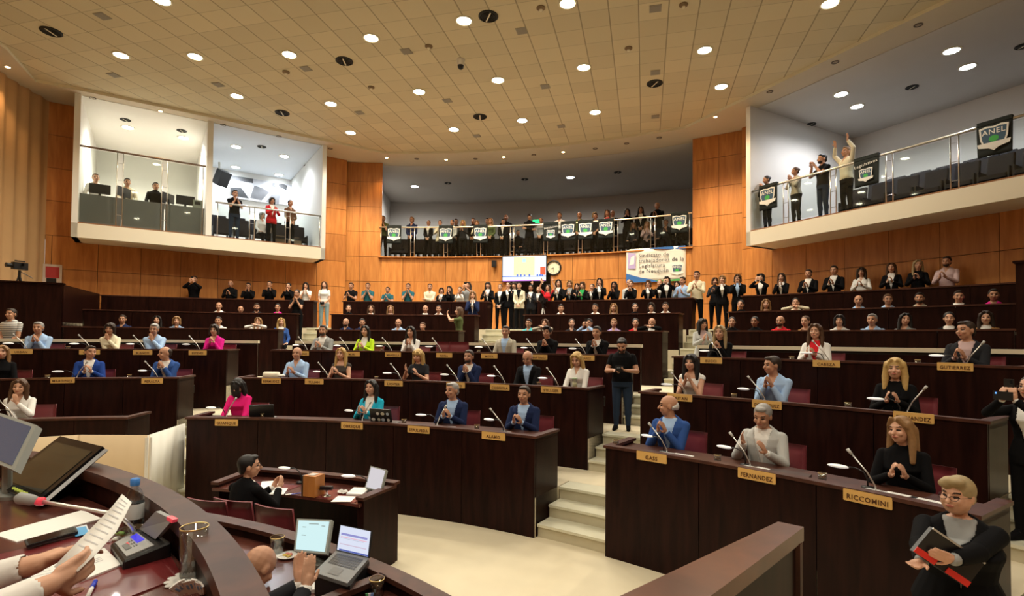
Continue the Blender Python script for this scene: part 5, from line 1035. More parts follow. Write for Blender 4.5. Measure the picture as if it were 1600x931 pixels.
# striped T-shirt bands for the man at the left edge
for o in list(C.objects):
    if o.get('label', '').startswith('man in a striped'):
        for ch in o.children:
            if ch.name.startswith('shirt'):
                m = bpy.data.materials.new('striped_knit'); m.use_nodes = True; nt = m.node_tree; b = nt.nodes['Principled BSDF']; tc = nt.nodes.new('ShaderNodeTexCoord'); wv = nt.nodes.new('ShaderNodeTexWave'); wv.bands_direction = 'Z'; wv.inputs['Scale'].default_value = 7.5
                cr = nt.nodes.new('ShaderNodeValToRGB'); cr.color_ramp.interpolation = 'CONSTANT'; cr.color_ramp.elements[0].color = (.75, .74, .70, 1); cr.color_ramp.elements[1].color = (.02, .02, .03, 1); cr.color_ramp.elements[1].position = .6
                nt.links.new(tc.outputs['Object'], wv.inputs['Vector']); nt.links.new(wv.outputs['Fac'], cr.inputs[0]); nt.links.new(cr.outputs[0], b.inputs['Base Color']); set_mat(ch, m)
# ================================================================ THINGS ON THE BACK WALL
def wall_frame(px, py, R=RW-.02):
    p = on_R(px, py, R); return p, -(PHI+D(ang(p)))
p, rz = wall_frame(819, 419.5, RW-.16); e = empty('wall_screen', p, rz, label='large bright television screen above the doorway', cat='television')
MB().box((0, .03, 0), (1.68, .06, .97)).build('housing', BLACK, e)
SC_W = mat('screen_white', (0, 0, 0), emis=(.88, .92, 1.0), es=1.05); SC_C = mat('screen_cream', (0, 0, 0), emis=(1.0, .84, .52), es=.82); SC_B = mat('screen_blue', (0, 0, 0), emis=(.10, .22, .75), es=.8); SC_R = mat('screen_red', (0, 0, 0), emis=(.8, .12, .05), es=.9); SC_P = mat('screen_violet', (0, 0, 0), emis=(.65, .20, .85), es=.8); SC_G = mat('screen_cyan', (0, 0, 0), emis=(.45, .85, .88), es=1)
sc_ = MB().box((0, -.004, 0), (1.62, .006, .91)).build('display', SC_W, e)
MB().box((0, -.010, .09), (.80, .004, .70)).build('picture', SC_C, sc_); MB().box((0, -.010, -.29), (1.62, .004, .03)).build('picture', SC_B, sc_); MB().box((.70, -.010, -.10), (.20, .004, .30)).build('picture', SC_R, sc_); MB().box((0, -.010, -.445), (1.62, .004, .025)).build('picture', SC_P, sc_)
MB().box((0, -.013, .30), (.13, .004, .13)).build('picture', SC_G, sc_)
for x in (-.25, -.12, .02, .2, .5, .6, .68): MB().box((x, -.013, -.26), (.06, .004, .06+.05*abs(math.sin(x*9)))).build('picture', SC_B, sc_)
p, rz = wall_frame(865.5, 418.5); e = empty('wall_clock', p, rz, label='round wall clock with a black frame right of the television screen', cat='clock'); XR = Matrix.Rotation(D(90), 3, 'X')
MB().lathe([(.27, -.0), (.285, .03), (.27, .06), (.235, .06), (.235, .03)], seg=32, rot=XR).build('frame', BLACK, e, smooth=True)
MB().lathe([(0, .02), (.24, .02)], seg=32, rot=XR).build('dial', mat('clock_dial', (.78, .70, .50), .5), e)
mb = MB()
for k in range(12): a = 2*math.pi*k/12; mb.box((.20*math.sin(a), -.024, .20*math.cos(a)), (.012, .004, .035), rot=Matrix.Rotation(a, 3, 'Y'))
mb.build('hour_marks', BLACK, e)
for nm, ln, a, w in (('hour_hand', .10, 250, .016), ('minute_hand', .15, 185, .010)):
    a = D(a); MB().box((math.sin(a)*ln/2, -.030, math.cos(a)*ln/2), (w, .004, ln), rot=Matrix.Rotation(a, 3, 'Y')).build(nm, BLACK, e)
p, rz = wall_frame(773.5, 413); e = empty('wall_speaker', p, rz, label='small black loudspeaker on the wall left of the television screen', cat='loudspeaker')
MB().rbox((0, -.14, 0), (.17, .18, .24), .02).build('cabinet', BLACK, e); MB().box((0, -.02, 0), (.05, .08, .05)).build('bracket', STEEL, e)
# banner of the union, hung from the gallery edge
BL = mat('banner_blue', (.03, .14, .42), .7); BG = mat('banner_green', (.05, .35, .08), .7); SHB = mat('shield_blue', (.05, .10, .16), .7); LIL = mat('banner_lilac', (.45, .36, .62), .7)
def shield(parent, M, s, txt=True, bw=WHITE):
    def poly(pts, y, m, nm): o = MB().add([M @ V((x*s, y, z*s)) for x, z in pts], [tuple(range(len(pts)))]).build(nm, m, parent); return o
    out = [(-.5, .5), (-.25, .55), (0, .5), (.25, .55), (.5, .5), (.46, .0), (.36, -.28), (0, -.52), (-.36, -.28), (-.46, .0)]
    poly([(x, z) for x, z in out][::1], -.004, bw, 'emblem'); poly([(x*.86, z*.86-.0) for x, z in out], -.006, SHB, 'emblem')
    poly([(.17*math.cos(2*math.pi*k/12), .17*math.sin(2*math.pi*k/12)*.8-.02) for k in range(12)], -.008, mat('emblem_green', (.06, .40, .08), .7), 'emblem')
    poly([(-.56, -.16), (.56, -.16), (.52, -.32), (.2, -.40), (0, -.44), (-.2, -.40), (-.52, -.32)], -.009, bw, 'ribbon')
    if txt: text_mesh('ANEL', .30*s, bw, 'lettering', parent, M @ Matrix.Translation((0, -.011, .27*s)) @ Matrix.Rotation(D(90), 4, 'X'), .001, bold=.004*s)
p, rz = wall_frame(1024, 413.5, RW-.10); e = empty('banner', p, rz, label='white union banner reading Sindicato de trabajadores de la Legislatura de Neuquén', cat='banner')
n, m_ = 16, 8; vs = []
W_, H_ = 1.98, 1.16
def bpt(x, z): return V((x, .02*math.sin(x*7)+.01*math.sin(z*9)-.008, z))
cl = MB(); 
for j in range(m_+1):
    for i in range(n+1): x = (i/n-.5)*W_; z = (j/m_-.5)*H_ - (.045 if i in (0, n) and j == m_ else 0); vs.append(bpt(x, z))
cl.add(vs, [(j*(n+1)+i, j*(n+1)+i+1, (j+1)*(n+1)+i+1, (j+1)*(n+1)+i) for j in range(m_) for i in range(n)])
o = cl.build('cloth', mat('banner_white', (.80, .76, .68), .8), e, smooth=True); o.modifiers.new('s', 'SOLIDIFY').thickness = .006
BM = Matrix.Translation((0, -.035, 0))
def strip(pts, m, nm='stripe', y=-.034): MB().add([V((x, y, z)) for x, z in pts], [tuple(range(len(pts)))]).build(nm, m, e)
strip([(-.99, -.58), (.99, -.58), (.99, -.50), (.5, -.53), (.0, -.53)], BG, y=-.033); strip([(-.99, -.58), (.1, -.58), (-.1, -.50), (-.5, -.42), (-.99, -.26)], BL); strip([(-.2, .55), (.4, .50), (.99, .46), (.99, .58), (-.2, .58)], BL)
strip([(-.93, -.10), (-.66, -.10), (-.66, .42), (-.93, .46)], LIL); strip([(-.88, .02), (-.72, .05), (-.70, .36), (-.82, .30)], WHITE, y=-.037)
for t, z in (('Sindicato de', .33), ('trabajadores de la', .15), ('Legislatura', -.03), ('de Neuquén', -.21)):
    text_mesh(t, .185, mat('banner_grey_text', (.08, .08, .09), .7), 'lettering', e, Matrix.Translation((-.56, -.036, z)) @ Matrix.Rotation(D(90), 4, 'X'), .001, 'LEFT', .0015)
shield(e, Matrix.Translation((.72, -.038, -.22)), .36)
# small red and white poster at the left end of the back wall
FP = side(-1, s_of(-1, 82, 430, 18.5), 18.5, 2.4); r_ = ray(82, 430); t_ = FP.y/r_.y
e = empty('poster', V((FP.x, FP.y, EYE+r_.z*t_)), -PHI+D(48.5-0), label='small red and white poster on the wood wall beside the curtain', cat='poster')
rzl = math.atan2((side(-1, 0, 0)-side(-1, 0, 1)).x, -(side(-1, 0, 0)-side(-1, 0, 1)).y); e.rotation_euler = (0, 0, rzl)
MB().box((0, -.02, 0), (.42, .01, .62)).build('sheet', mat('poster_white', (.62, .52, .45), .6), e); MB().box((0, -.027, .08), (.30, .004, .32)).build('picture', mat('poster_red', (.45, .04, .04), .6), e); MB().box((-.02, -.030, -.16), (.22, .004, .14)).build('picture', BLACK, e)
# ================================================================ BALUSTRADES, FLAGS AND PEOPLE ON THE BALCONIES
def balustrade(pts, z0, h, label, mids=3, rail=STEEL):
    """pts: list of plan points where the paired posts stand (first and last single)"""
    e = empty('glass_balustrade', (pts[0].x, pts[0].y, z0), label=label, cat='balustrade', group='glass balustrades')
    base = e.location
    L = lambda p, z: V((p.x, p.y, z)) - V((0, 0, 0)) - base
    for i in range(len(pts)-1):
        a, b = pts[i], pts[i+1]; d = (b-a).normalized(); nn = V((-d.y, d.x, 0))*.006; g = .07
        a2, b2 = a+d*g, b-d*g
        MB().add([L(q+s_*nn, z) for s_ in (-1, 1) for z in (z0+.06, z0+h-.06) for q in (a2, b2)], [(0, 1, 3, 2), (4, 6, 7, 5), (0, 2, 6, 4), (1, 5, 7, 3), (2, 3, 7, 6), (0, 4, 5, 1)]).build('pane', GLASS, e)
        for q in (a2, b2): MB().tube([L(q, z0), L(q, z0+h-.02)], .014, 8).build('post', STEEL, e, smooth=True)
    for p_ in pts[1:-1]:
        mb = MB(); d = (pts[1]-pts[0]).normalized()
        for k in range(mids): z = z0+h*(.15+.7*k/max(mids-1, 1)); mb.tube([L(p_-d*.07, z), L(p_+d*.07, z)], .007, 6)
        mb.build('clamp', STEEL, e)
    MB().tube([L(p_, z0+h) for p_ in pts], .028, 10).build('handrail', rail, e, smooth=True); return e
aa = [-15.85+i*(14.9+15.85)/9 for i in range(10)]
hr = MB()
balustrade([pol(RW-.05, a) for a in aa], ZG, 1.12, 'glass balustrade with steel handrail along the middle gallery', rail=mat('warm_handrail', (.80, .68, .50), .3, metal=.6))
MB().arc(RW-.12, RW+.2, -15.9, 15.0, ZG-.04, ZG).build('trim_5', WOODWALL, kind='structure')
def sN(k, pxs, py, n): return [side(k, s_of(k, px, py, n), n) for px in pxs]
NFG = NF+.08
balustrade(sN(-1, (114, 187, 257, 321), 300, NFG), ZG+.03, 2.15, 'tall glass wall in front of the white booth', 4, mat('dark_steel', (.25, .18, .14), .4, metal=.8))
balustrade(sN(-1, (336, 394, 450, 503), 340, NFG), ZG+.03, 1.08, 'glass balustrade of the blue-lit left balcony')
balustrade(sN(1, (1166, 1228, 1302, 1390, 1492, 1640), 300, NFG), ZG+.03, 1.12, 'glass balustrade along the right balcony')
rzr = math.atan2((side(1, 0, 0)-side(1, 0, 1)).x, -(side(1, 0, 0)-side(1, 0, 1)).y)
FLAGB = mat('black_flag_cloth', (.012, .016, .014), .85, var=.2)
def flag(p, rz, label, w=.56, h=.66, small=False):
    e = empty('flag', p, rz, label=label, cat='flag', group='black flags with a shield over the handrails'); mb = MB(); n, m_ = 10, 8; vs = []; ph = random.uniform(0, 6)
    for j in range(m_+1):
        for i in range(n+1): x = (i/n-.5)*w; z = -h*j/m_; vs.append(V((x*(1-.04*j/m_), -.02-.015*math.sin(x*14+ph)*(j/m_)-.012, z)))
    mb.add(vs, [(j*(n+1)+i, (j+1)*(n+1)+i, (j+1)*(n+1)+i+1, j*(n+1)+i+1) for j in range(m_) for i in range(n)])
    o = mb.build('cloth', FLAGB, e, smooth=True); s_ = o.modifiers.new('s', 'SOLIDIFY'); s_.thickness = .008
    MB().box((0, .0, .0), (w*.96, .085, .075)).build('fold', FLAGB, e)
    if small: shield(e, Matrix.Translation((0.0, -.055, -.42)), .30); text_mesh('Legislativos', .10, WHITE, 'lettering', e, Matrix.Translation((0, -.06, -.16)) @ Matrix.Rotation(D(90), 4, 'X') @ Matrix.Rotation(.12, 4, 'Z'), .001)
    else: shield(e, Matrix.Translation((0, -.055, -.33)), .46)
    return e
for px, nm, sm in ((616, 'first from the left on the middle gallery', 0), (697, 'second from the left on the middle gallery', 0), (751, 'third from the left, above the door side', 0), (861, 'with small shield and writing, right of the screen', 1), (888, 'right beside the one with the small shield', 0), (915, 'left of the two near the gallery middle right', 0), (947, 'right of the two near the gallery middle right', 0), (1062, 'at the right pillar over the banner', 0)):
    p = on_R_z(px, RW-.06, ZG+1.15); flag(p, -(PHI+D(ang(p))), 'black flag with white ANEL shield, '+nm, small=bool(sm))
for px, nm, sm in ((1201, 'nearest the pillar on the right balcony', 0), (1355, 'with small shield and writing on the right balcony', 1), (1556, 'nearest the right edge of the picture', 0)):
    p = side(1, s_of(1, px, 300, NFG-.02), NFG-.02, ZG+1.18); flag(p, rzr, 'black flag with white ANEL shield, '+nm, small=bool(sm))
# seats: dark rows on stepped platforms
SEATM = mat('dark_seat_fabric', (.022, .020, .024), .8)
sp_ = None
def seat_row(plan, rzf, z, n_, label, group):
    global sp_
    for i in range(n_):
        p = plan(i); rz = rzf(i)
        if sp_ is None:
            sp_ = empty('gallery_seat', (p.x, p.y, z), rz)
            MB().rbox((0, .20, .70), (.48, .08, .52), .03, rot=Matrix.Rotation(D(-8), 3, 'X')).build('backrest', SEATM, sp_); MB().rbox((0, -.02, .42), (.48, .44, .09), .03).build('seat', SEATM, sp_)
            for s_ in (-1, 1): MB().box((s_*.26, 0, .30), (.035, .40, .60)).build('armrest', BLACK, sp_)
            o = sp_
        else: o = dup(sp_, V((p.x, p.y, z)), rz)
        tag(o, label, 'seat', group)
for r_, dz, a0, a1 in ((22.9, .0, -15.5, 14.5), (24.0, .25, -15.5, 14.5)):
    n_ = 26; seat_row(lambda i: pol(r_, a0+(a1-a0)*(i+.5)/n_), lambda i: -(PHI+D(a0+(a1-a0)*(i+.5)/n_)), ZG+dz, n_, 'dark seat of the '+('front' if dz == 0 else 'second')+' row in the middle gallery', 'gallery seats '+('front' if dz == 0 else 'second')+' row')
MB().arc(23.5, 25.2, -17.4, 17.4, ZG, ZG+.25).build('floor_gallery_step', mat('gallery_carpet', (.05, .045, .045), .95), kind='structure')
sR0 = s_of(1, 1235, 300, 19.2)
for j, (n0, dz) in enumerate(((19.0, 0.), (19.95, .3), (20.9, .6))):
    seat_row(lambda i: side(1, -7.2+i*.60, n0), lambda i: rzr, ZG+.02+dz, 19, f'dark empty seat in the {("front", "middle", "rear")[j]} row of the right balcony', f'right balcony seats {("front", "middle", "rear")[j]} row')
q2 = lambda k, s, n: tuple(side(k, s, n))[:2]
DC = mat('dark_carpet', (.03, .028, .03), .95)
MB().prism([q2(1, -7.6, 19.5), q2(1, 5, 19.5), q2(1, 5, 22.3), q2(1, -7.6, 22.3)], ZG+.02, ZG+.30).build('floor_balcony_step', DC, kind='structure'); MB().prism([q2(1, -7.6, 20.45), q2(1, 5, 20.45), q2(1, 5, 22.3), q2(1, -7.6, 22.3)], ZG+.3, ZG+.60).build('floor_balcony_step', DC, kind='structure')
for j, (n0, dz) in enumerate(((18.9, 0.), (19.8, .25))):
    seat_row(lambda i: side(-1, SDV-.5-i*.62, n0), lambda i: rzl, ZG+dz, 5, f'dark seat in the {("front", "rear")[j]} row of the blue-lit balcony', f'left balcony seats {("front", "rear")[j]} row')
MB().prism([q2(-1, SDV-.2, 19.35), q2(-1, SDV-3.4, 19.35), q2(-1, SDV-3.4, 20.4), q2(-1, SDV-.2, 20.4)], ZG, ZG+.25).build('floor_balcony_step', DC, kind='structure')
sA_ = s_of(-1, 462, 340, 18.6)
e = empty('balcony_stairs', side(-1, sA_+.25, 18.7, ZG), rzl, label='small brown steps at the right end of the blue-lit balcony', cat='stairs')
for i in range(5): MB().box((0, -.3+i*.34, .09+.09*i), (.9, .34, .18*(i+1))).build('step', mat('brown_step_carpet', (.22, .17, .11), .9), e)
def gal(px, R, dz, pose, hair, hc, kind, top, tone, lab, s=.93, **kw):
    p = on_R_z(px, R, ZG+dz); return person(p, -(PHI+D(ang(p)))+random.uniform(-.15, .15), pose, hair, hc, kind, top, tone=tone, label=lab, s=s, vox=.012, group='people on the middle gallery', **kw)
for a in [(598, 21.95, 0, 'mouth_m', 'short', 'brown', 'tee', 'olive', 'm', 'man in a dark green top, leftmost on the middle gallery', 1.0), (643, 22.1, 0, 'rest_m', 'short', 'light', 'shirt', 'navy', 'm', 'man in dark blue behind the second gallery post', 1.0), (669, 21.95, 0, 'rest_f', 'bun', 'brown', 'suit', 'black', 'm', 'woman in a black jacket and white shirt, gallery left', .90), (687, 21.95, 0, 'clap_f', 'bun', 'brown', 'suit', 'cream', 'f', 'woman in beige left of the second gallery flag', .90), (706, 21.9, 0, 'rest_m', 'bun', 'dark', 'shirt', 'lightgrey', 'm', 'person in pale clothes behind the second gallery flag', .90), (712, 22.7, .05, 'rest_m', 'short', 'dark', 'sweater', 'black', 'm', 'man in black standing behind the second gallery flag', 1.0), (723, 21.95, 0, 'clap_f', 'long', 'blonde', 'sweater', 'charcoal', 'f', 'blonde woman in dark clothes on the gallery', .90), (739, 22.6, .05, 'rest_m', 'short', 'brown', 'sweater', 'black', 'm', 'man in black left of the third gallery flag', 1.0), (745, 21.95, 0, 'clap_f', 'long', 'light', 'shirt', 'cream', 'f', 'fair woman in cream beside the third gallery flag', .88), (761, 22.7, .05, 'rest_m', 'short', 'black', 'sweater', 'black', 'm', 'man in black behind the woman in green', 1.0), (766, 21.95, 0, 'rest_f', 'long', 'light', 'shirt', 'olive', 'f', 'fair haired woman in a green blouse on the gallery', .93), (786, 21.95, 0, 'rest_m', 'short', 'dark', 'suit', 'black', 'm', 'man in a black suit with white shirt at the gallery rail', .90), (790, 22.6, .05, 'rest_m', None, 'black', 'sweater', 'black', 'd', 'tall man in black, highest head left of the exit sign', 1.06), (809, 22.9, 0, 'sneut_m', 'short', 'black', 'sweater', 'black', 'm', 'person seated low behind the glass above the screen', .95), (827, 21.95, 0, 'cross_m', 'cap', 'black', 'sweater', 'black', 'm', 'man with a black cap and black clothes above the screen', .99), (845, 22.0, 0, 'rest_f', 'bun', 'brown', 'shirt', 'grey', 'm', 'woman in grey under the green exit sign', .90), (874, 22.0, 0, 'cross_m', 'short', 'brown', 'shirt', 'white', 'm', 'man in a white shirt above the clock', .99), (905, 22.0, 0, 'rest_m', 'thin', 'light', 'shirt', 'olive', 'm', 'balding man behind the middle right gallery flags', .97), (929, 22.7, .1, 'rest_f', 'bob', 'blonde', 'sweater', 'black', 'f', 'blonde person in black behind another on gallery', .99), (930, 21.95, 0, 'rest_m', 'short', 'dark', 'tee', 'charcoal', 'm', 'man leaning between two gallery flags', .92), (949, 21.95, 0, 'clap_f', 'long', 'brown', 'tee', 'red', 'm', 'woman in red behind the seventh gallery flag', .97), (957, 22.7, .1, 'rest_m', 'thin', 'grey', 'suit', 'black', 'm', 'man in black jacket right of the woman in red', 1.0), (980, 22.7, .15, 'high_f', 'long', 'black', 'sweater', 'black', 'f', 'woman in black clapping right of the gallery flags', .98), (1001, 22.7, .15, 'rest_f', 'long', 'dark', 'suit', 'black', 'm', 'woman in a black jacket over grey, gallery right', 1.0), (1027, 22.7, .15, 'clap_m', 'thin', 'dark', 'sweater', 'black', 'm', 'broad man in black, rightmost standing on the gallery', 1.06)]: gal(*a)
for a in [(990, 22.6, 0, 'sneut_f', 'long', 'light', 'sweater', 'charcoal', 'f', 'fair haired woman seated behind the glass, gallery right'), (1011, 22.6, 0, 'sclap_f', 'long', 'light', 'shirt', 'rose', 'f', 'seated fair woman beside a gallery post'), (1023, 22.6, 0, 'sneut_m', 'short', 'dark', 'sweater', 'charcoal', 'm', 'seated man in dark grey, gallery right'), (1041, 22.6, 0, 'sclap_m', 'short', 'brown', 'shirt', 'charcoal', 'm', 'seated man with folded hands below the right flag'), (1057, 22.6, 0, 'sclap_f', 'bun', 'dark', 'suit', 'black', 'f', 'seated woman in black and white under the rightmost gallery flag')]: gal(*a)
EX = on_R(838, 346, 26.9); e = empty('exit_sign', EX, -(PHI+D(ang(EX))), label='small lit green exit sign at the back of the middle gallery', cat='exit sign'); MB().box((0, 0, 0), (.36, .06, .20)).build('housing', BLACK, e); MB().box((0, -.035, 0), (.33, .01, .17)).build('panel', mat('exit_green', (0, 0, 0), emis=(.03, .75, .18), es=1.6), e)
# right balcony people
for px, pose, hair, hc, kind, top, un, tone, lab, s, lg in ((1199, 'mouth_f', 'bun', 'black', 'sweater', 'black', '', 'm', 'woman all in black clapping beside the right pillar, on right balcony', .93, 'black'), (1244, 'mouth_f', 'bun', 'brown', 'shirt', 'beige', '', 'm', 'woman in beige and black trousers clapping on the right balcony', .93, 'black'), (1286, 'high_m', 'short', 'black', 'tee', 'black', '', 'm', 'bearded man in a black T-shirt and jeans on the right balcony', 1.0, 'jeans'), (1323, 'raise_m', 'short', 'light', 'shirt', 'cream', '', 'm', 'man in a pale shirt raising both arms on the right balcony', 1.0, 'black')):
    p = side(1, s_of(1, px, 300, 17.85), 17.85, ZG+.02); person(p, rzr-.35, pose, hair, hc, kind, top, tone=tone, label=lab, s=s, vox=.010, legs=lg, beard='beard' in lab, group='people on the right balcony')
# booth: counter, monitors, operators
c0, c1 = s_of(-1, 118, 340, 17.75), SDV+.1
CNT = mat('grey_counter', (.135, .135, .125), .45)
e = empty('booth_counter', side(-1, (c0+c1)/2, 17.9, ZG), rzl, label='long grey counter behind the glass of the white booth', cat='counter'); Lc = abs(c1-c0)
for i in range(3): MB().box((-Lc/2+Lc*(i+.5)/3, -.18, .44), (Lc/3-.02, .04, .84)).build('front_panel', CNT, e)
MB().box((0, .12, .88), (Lc, .64, .04)).build('counter_top', CNT, e)
def monitor(loc, rz, label, w=.50, h=.31, s=1, back=True, scr=None, tilt=0, frame=None, stand=True, group=None):
    e = empty('computer_monitor', loc, rz, label=label, cat='monitor', group=group); T = Matrix.Translation((0, 0, .16+h/2-.06)) @ Matrix.Rotation(D(tilt), 4, 'X')
    mb = MB().rbox((0, 0, 0), (w, h, .030), .012, rot=XR); mb.v = [tuple(T @ V(v)) for v in mb.v]; mb.build('housing', frame or BLACK, e)
    mb = MB().box((0, -.017, 0), (w-.035, .003, h-.035)); mb.v = [tuple(T @ V(v)) for v in mb.v]; sc2 = mb.build('screen', scr or mat('screen_off', (.02, .02, .025), .12), e)
    if stand: MB().box((0, .03, .10), (.06, .03, .20)).build('stand', frame or BLACK, e); MB().rbox((0, .03, .008), (.22, .16, .016), .03).build('foot', frame or BLACK, e)
    return e
for px, w, nm in ((156, .48, 'left'), (193, .22, 'second, turned sideways'), (263, .20, 'third, beside the post'), (290, .40, 'rightmost')):
    monitor(side(-1, s_of(-1, px, 300, 17.95), 17.95, ZG+.90), rzl+math.pi+(.0 if w > .3 else .9), f'black monitor seen from behind on the booth counter, {nm}', w=.5, h=.28, group='booth monitors')
e = empty('control_box', side(-1, s_of(-1, 309, 300, 17.95), 17.95, ZG+.90), rzl, label='grey equipment box at the right end of the booth counter', cat='equipment'); MB().rbox((0, 0, .14), (.26, .2, .28), .02).build('case', mat('equipment_grey', (.25, .27, .22), .5), e); MB().box((0, -.105, .18), (.16, .01, .1)).build('display', BLACK, e)
for px, hc, top, lab in ((150, 'brown', 'white', 'man in white at the left end of the booth counter'), (199, 'dark', 'cream', 'man in a cream top in the middle of the booth'), (243, 'black', 'black', 'person in black at the right of the booth counter')):
    p = side(-1, s_of(-1, px, 300, 18.75), 18.55, ZG+.36); person(p, rzl, 'sneut_m', 'short', hc, 'shirt' if top != 'black' else 'sweater', top, tone='f', label=lab, s=1.0, vox=.011, group='operators in the white booth')
# blue-lit balcony people, mural, speaker
for px, n_, pose, hair, hc, kind, top, lg, lab, s in ((366, 17.9, 'mouth_m', 'short', 'black', 'tee', 'black', 'jeans', 'man in a black T-shirt with elbows raised on the blue-lit balcony', .99), (424, 17.9, 'clap_f', 'bob', 'dark', 'suit', 'red', 'black', 'woman in a red jacket on the blue-lit balcony', .95), (453, 18.0, 'rest_f', 'bun', 'dark', 'shirt', 'brown', 'black', 'person in a patterned reddish shirt on the blue-lit balcony', .97)):
    p = side(-1, s_of(-1, px, 340, n_), n_, ZG); person(p, rzl+.2, pose, hair, hc, kind, top, tone='m', legs=lg, label=lab, s=s, vox=.010, group='people on the blue-lit balcony')
p = side(-1, s_of(-1, 409, 340, 18.9), 18.9, ZG); person(p, rzl+.2, 'sneut_f', 'bob', 'grey', 'shirt', 'white', tone='f', label='grey haired woman in white seated behind the red jacket', s=.95, vox=.011)
p = side(-1, s_of(-1, 485, 340, 21.2), 21.2, ZG+.5); person(p, rzl, 'rest_m', 'short', 'black', 'shirt', 'grey', tone='m', label='small figure in grey at the far end of the blue-lit balcony', s=.9, vox=.012)
def on_plane(k, px, py, n):
    s = s_of(k, px, py, n); q = side(k, s, n); r = ray(px, py); t = q.y/r.y; return V((q.x, q.y, EYE+r.z*t))
A_ = on_plane(-1, 361, 274, NB-.06); B_ = on_plane(-1, 458, 322, NB-.06); mw = (V((A_.x, A_.y, 0))-V((B_.x, B_.y, 0))).length; zt_, zb_ = A_.z, on_plane(-1, 361, 309, NB-.06).z
e = empty('wall_mural', V(((A_.x+B_.x)/2, (A_.y+B_.y)/2, (zt_+zb_)/2)), rzl, label='large black and white photographic mural on the balcony back wall', cat='mural'); mh = zt_-zb_
MG = lambda g: mat('mural_grey_%02d' % int(g*100), (g, g, g*1.05), .6, var=.3, vscale=4)
MB().box((0, 0, 0), (mw, .04, mh)).build('print', MG(.55), e)
def mp2(pts, g, y=-.024): MB().add([V((x*mw, y, z*mh)) for x, z in pts], [tuple(range(len(pts)))]).build('picture', MG(g), e)
mp2([(-.5, .30), (-.16, .30), (-.16, .5), (-.5, .5)], .08); mp2([(-.5, -.05), (-.34, 0), (-.22, -.42), (-.5, -.40)], .05); mp2([(-.20, -.38), (-.02, -.42), (.10, .0), (-.02, .15), (-.14, .2)], .16, -.026); mp2([(.05, -.45), (.32, -.48), (.30, .0), (.15, -.05)], .22, -.027)
mp2([(.26, -.48), (.5, -.48), (.44, .0), (.34, .12), (.28, .0)], .72, -.029); mp2([(.24, .1), (.33, .12), (.36, .34), (.28, .42), (.22, .34)], .62, -.031); mp2([(.28, .28), (.38, .22), (.39, .44), (.30, .50), (.24, .42)], .04, -.033); mp2([(.14, .3), (.2, .28), (.2, .48), (.15, .46)], .06, -.03)
p = on_plane(-1, 347, 278, 20.5); e = empty('ceiling_speaker', p, rzl+.6, label='black loudspeaker hanging in the corner of the blue-lit balcony', cat='loudspeaker'); MB().rbox((0, 0, 0), (.42, .34, .55), .03, rot=Euler((.5, 0, 0)).to_matrix()).build('cabinet', BLACK, e); MB().box((0, .15, .35), (.05, .05, .5)).build('bracket', STEEL, e)
# video camera on tripod at the left and the one in the hall
def tripod_cam(loc, rz, label, h=1.2, leg=None, s=1.0, bright=False):
    e = empty('video_camera_tripod', loc, rz, label=label, cat='video camera'); e.scale = (s, s, s)
    for k in range(3): a = 2*math.pi*k/3+.5; MB().tube([(0, 0, h-.1), (.30*math.cos(a)*h/1.2, .30*math.sin(a)*h/1.2, .01)], [.018, .012], 8).build('leg', leg or BLACK, e)
    MB().tube([(0, 0, h-.16), (0, 0, h)], .03, 10).build('head', BLACK, e); MB().tube([(0, 0, h-.02), (.12, .22, h-.18)], .01, 6).build('pan_handle', BLACK, e)
    b = MB().rbox((0, 0, h+.10), (.13, .30, .17), .02).build('camera_body', BLACK, e); MB().tube([(0, -.15, h+.10), (0, -.27, h+.10)], [.045, .055], 14).build('lens', BLACK, b); MB().box((0, 0, h+.22), (.03, .20, .03)).build('grip', BLACK, b); MB().box((.11, .02, h+.13), (.10, .02, .07)).build('viewfinder', BLACK, b); return e
p = pol(15.9, -42, ZC); pp = on_R_z(28, 15.9, ZC); tripod_cam(V((pp.x, pp.y, ZC)), -PHI-D(-45)-.9, 'black video camera on a tripod above the dark wall, far left', 1.25)
pp = on_R_z(848, 18.05, ZC); tripod_cam(V((pp.x, pp.y, ZC-.5)), -(PHI+D(ang(pp))), 'video camera on a tripod with pale legs beside the middle stairs', 1.35, mat('pale_alloy', (.75, .75, .74), .3, metal=.4), .95)
# ================================================================ FOREGROUND: DAIS, SECRETARIES' DESK, CLERK'S TABLE
DZ = 1.60
def slab(parent, c, t, name, m, w=True, **kw):
    """slab from four corner points (in order) with thickness t behind the face"""
    c = [V(x) for x in c]; nrm = (c[1]-c[0]).cross(c[3]-c[0]).normalized()
    if nrm.dot(V((0, 0, EYE))-c[0]) < 0: nrm = -nrm
    vs = c+[x-nrm*t for x in c]; o = MB().add(vs, [(0, 1, 2, 3), (7, 6, 5, 4), (0, 4, 5, 1), (1, 5, 6, 2), (2, 6, 7, 3), (3, 7, 4, 0)]).build(name, m, parent)
    if w: o.location = -root_loc(parent)
    me = o.data; bm = bmesh.new(); bm.from_mesh(me); bmesh.ops.recalc_face_normals(bm, faces=bm.faces); bm.to_mesh(me); bm.free(); return o, nrm
def root_loc(o):
    p = V(o.location)
    while o.parent: o = o.parent; p += V(o.location)
    return p
def inset(c, a, b=None, off=.003):
    b = a if b is None else b
    c = [V(x) for x in c]; u = c[1]-c[0]; v = c[3]-c[0]; n = u.cross(v).normalized()
    if n.dot(V((0, 0, EYE))-c[0]) < 0: n = -n
    f = lambda s, t: c[0]*(1-s)*(1-t)+c[1]*s*(1-t)+c[2]*s*t+c[3]*(1-s)*t + n*off
    return [f(a, b), f(1-a, b), f(1-a, 1-b), f(a, 1-b)]
e = empty('presidency_desk', pol(4.2, 30, DZ), label='curved dark presidency desk with a raised brown rim in the lower left foreground', cat='desk')
